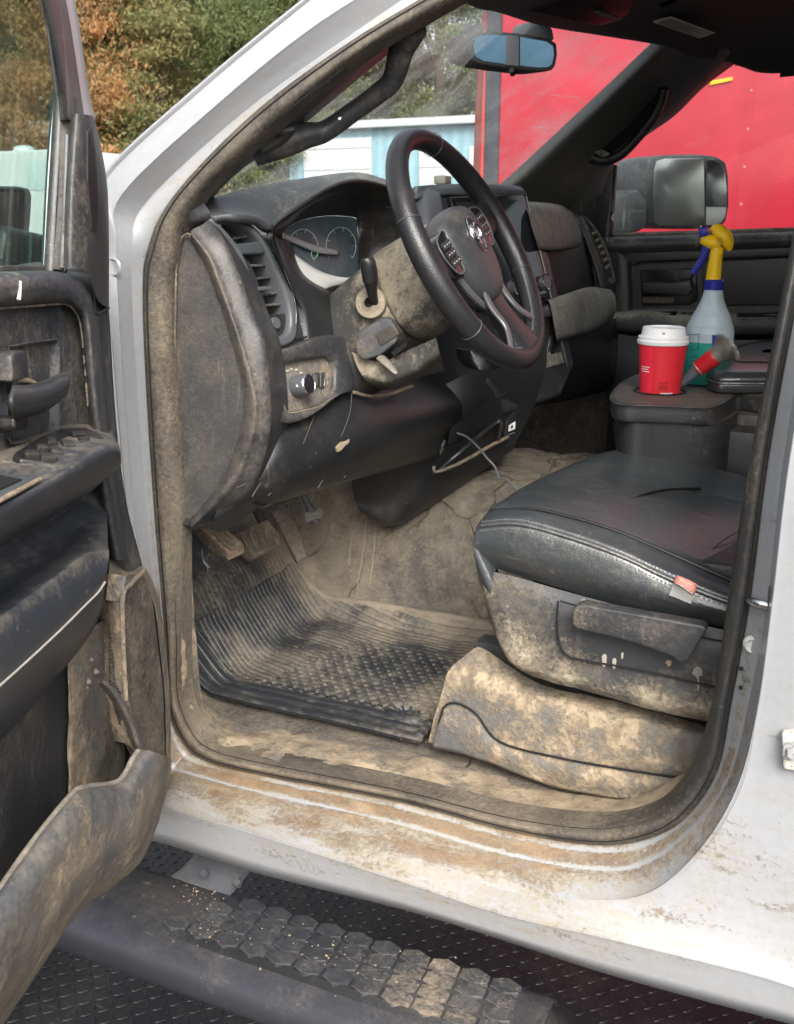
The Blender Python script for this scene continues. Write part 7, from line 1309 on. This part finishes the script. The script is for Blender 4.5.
for i, (H_, Rr, dr_) in enumerate(((9, 2.6, .8), (11, 3.0, .3), (8, 2.4, 1.2))):
    me, cl_ = crownmesh(40+i, H_, Rr, 52000, dr_)
    V = []; F = []
    def limb(P0, P1, r0, r1):
        P0, P1 = np.array(P0, float), np.array(P1, float); t_ = P1-P0; t_ /= np.linalg.norm(t_); s_ = np.cross(t_, [.3, .9, .1]); s_ /= np.linalg.norm(s_); q = np.cross(t_, s_); b = len(V)
        for P_, r in ((P0, r0), (P1, r1)):
            for k in range(8): V.append(tuple(P_+r*(s_*math.cos(k*math.pi/4)+q*math.sin(k*math.pi/4))))
        for k in range(8): F.append((b+k, b+(k+1) % 8, b+8+(k+1) % 8, b+8+k))
    limb((0, 0, -.3), (.1, 0, H_*.5), .22, .13); limb((.1, 0, H_*.5), (.05, .05, H_*.95), .13, .03)
    for c_ in cl_[:40]: limb((.08, 0, c_[2]*.7), c_[:3], .045, .012)
    tm = bpy.data.meshes.new('trunk'); tm.from_pydata(V, [], F); tm.materials.append(bark); tm.polygons.foreach_set('use_smooth', [True]*len(tm.polygons)); protos.append((me, tm))
meshes = {}
TREES = [ # u of the crown, distance, prototype, leaves, label
 (-10, 24, 0, 'orange', 'rust brown tree furthest left, behind the open door window'),
 (55, 27, 1, 'olive', 'olive tree rising behind the open door window frame'),
 (92, 23, 2, 'orange', 'drooping orange tree just right of the open door frame'),
 (128, 28, 1, 'orange', 'tall rust orange tree left of centre in the tree line'),
 (165, 24, 0, 'olive', 'yellow green tree above the white windscreen pillar'),
 (205, 30, 1, 'green', 'green tree with its crown above the truck pillar'),
 (245, 25, 2, 'green', 'dark green tree at the top edge above the pillar'),
 (290, 29, 0, 'green', 'green tree beside the corner of the blue building'),
 (255, 36, 1, 'olive', 'olive bush like tree behind the wire fence'),
 (350, 39, 1, 'green', 'green tree behind the blue building, seen in the grab handle opening'),
 (400, 42, 0, 'olive', 'pale olive tree behind the blue building near the grab handle'),
 (440, 38, 1, 'green', 'grey green tree behind the blue building left of the rear view mirror'),
 (475, 43, 2, 'olive', 'olive tree behind the blue building next to the red trailer'),
 (20, 34, 1, 'green', 'green tree in the back row seen through the door glass'),
 (110, 36, 1, 'olive', 'olive tree in the back row behind the drooping orange tree'),
 (180, 37, 1, 'orange', 'rust tree in the back row behind the yellow green tree'),
 (310, 44, 1, 'green', 'far green tree in the back row over the building roof'),
 (-90, 28, 1, 'green', 'green tree at the far left end of the tree line'),
]
for i, (u, dist, pi_, lf, lbl) in enumerate(TREES):
    p = onplane(u, 229, (0, dist, 0), (0, 1, 0)); rz = (i*2.1) % 6.28; sc_ = .95+.12*(i % 3)+(.25 if dist > 33 else 0)
    t = bpy.data.objects.new('tree', None); COL.objects.link(t); t.location = (p[0], dist, 0); t.rotation_euler = (0, 0, rz); t.scale = (sc_,)*3
    t['label'] = lbl; t['category'] = 'tree'; t['group'] = 'trees in the line behind the trucks'
    key = (pi_, lf)
    if key not in meshes:
        m_ = protos[pi_][0].copy(); m_.materials.append(LM[lf]); meshes[key] = m_
    for nm, me in (('crown', meshes[key]), ('trunk', protos[pi_][1])):
        o = bpy.data.objects.new(nm, me); COL.objects.link(o); o.parent = t
# far wood closing the gaps low down
V = []; F = []; R_ = random.Random(9)
for k in range(60000):
    x = R_.uniform(-62, 15); y = 52+R_.uniform(0, 8); z = R_.random()**.8*(8.5+1.5*math.sin(x*.7)+1.2*math.sin(x*1.9)); s_ = R_.uniform(.12, .26)
    u = np.array([R_.gauss(0, 1) for _ in range(3)]); u /= np.linalg.norm(u); v = np.cross(u, [R_.gauss(0, 1) for _ in range(3)]); v /= np.linalg.norm(v); p = np.array([x, y, z])
    b = len(V); V += [p-u*s_, p+v*s_*.5, p+u*s_, p-v*s_*.5]; F.append((b, b+1, b+2, b+3))
fw = mesh('far_wood', V, F, LM['olive'], None, angle=None, dirt=0)
fw['label'] = 'hazy mass of autumn woodland far behind the tree line'; fw['category'] = 'woodland'; fw['kind'] = 'stuff'

def rebase(o):
    co = np.empty(len(o.data.vertices)*3); o.data.vertices.foreach_get('co', co); co = co.reshape(-1, 3)
    b = np.array([(co[:, 0].min()+co[:, 0].max())/2, (co[:, 1].min()+co[:, 1].max())/2, co[:, 2].min()]); o.data.vertices.foreach_set('co', (co-b).ravel()); o.location = b; o.data.update()
for o in list(S.objects):
    if o.type == 'MESH' and o.parent is None and o.get('kind') != 'structure': rebase(o)
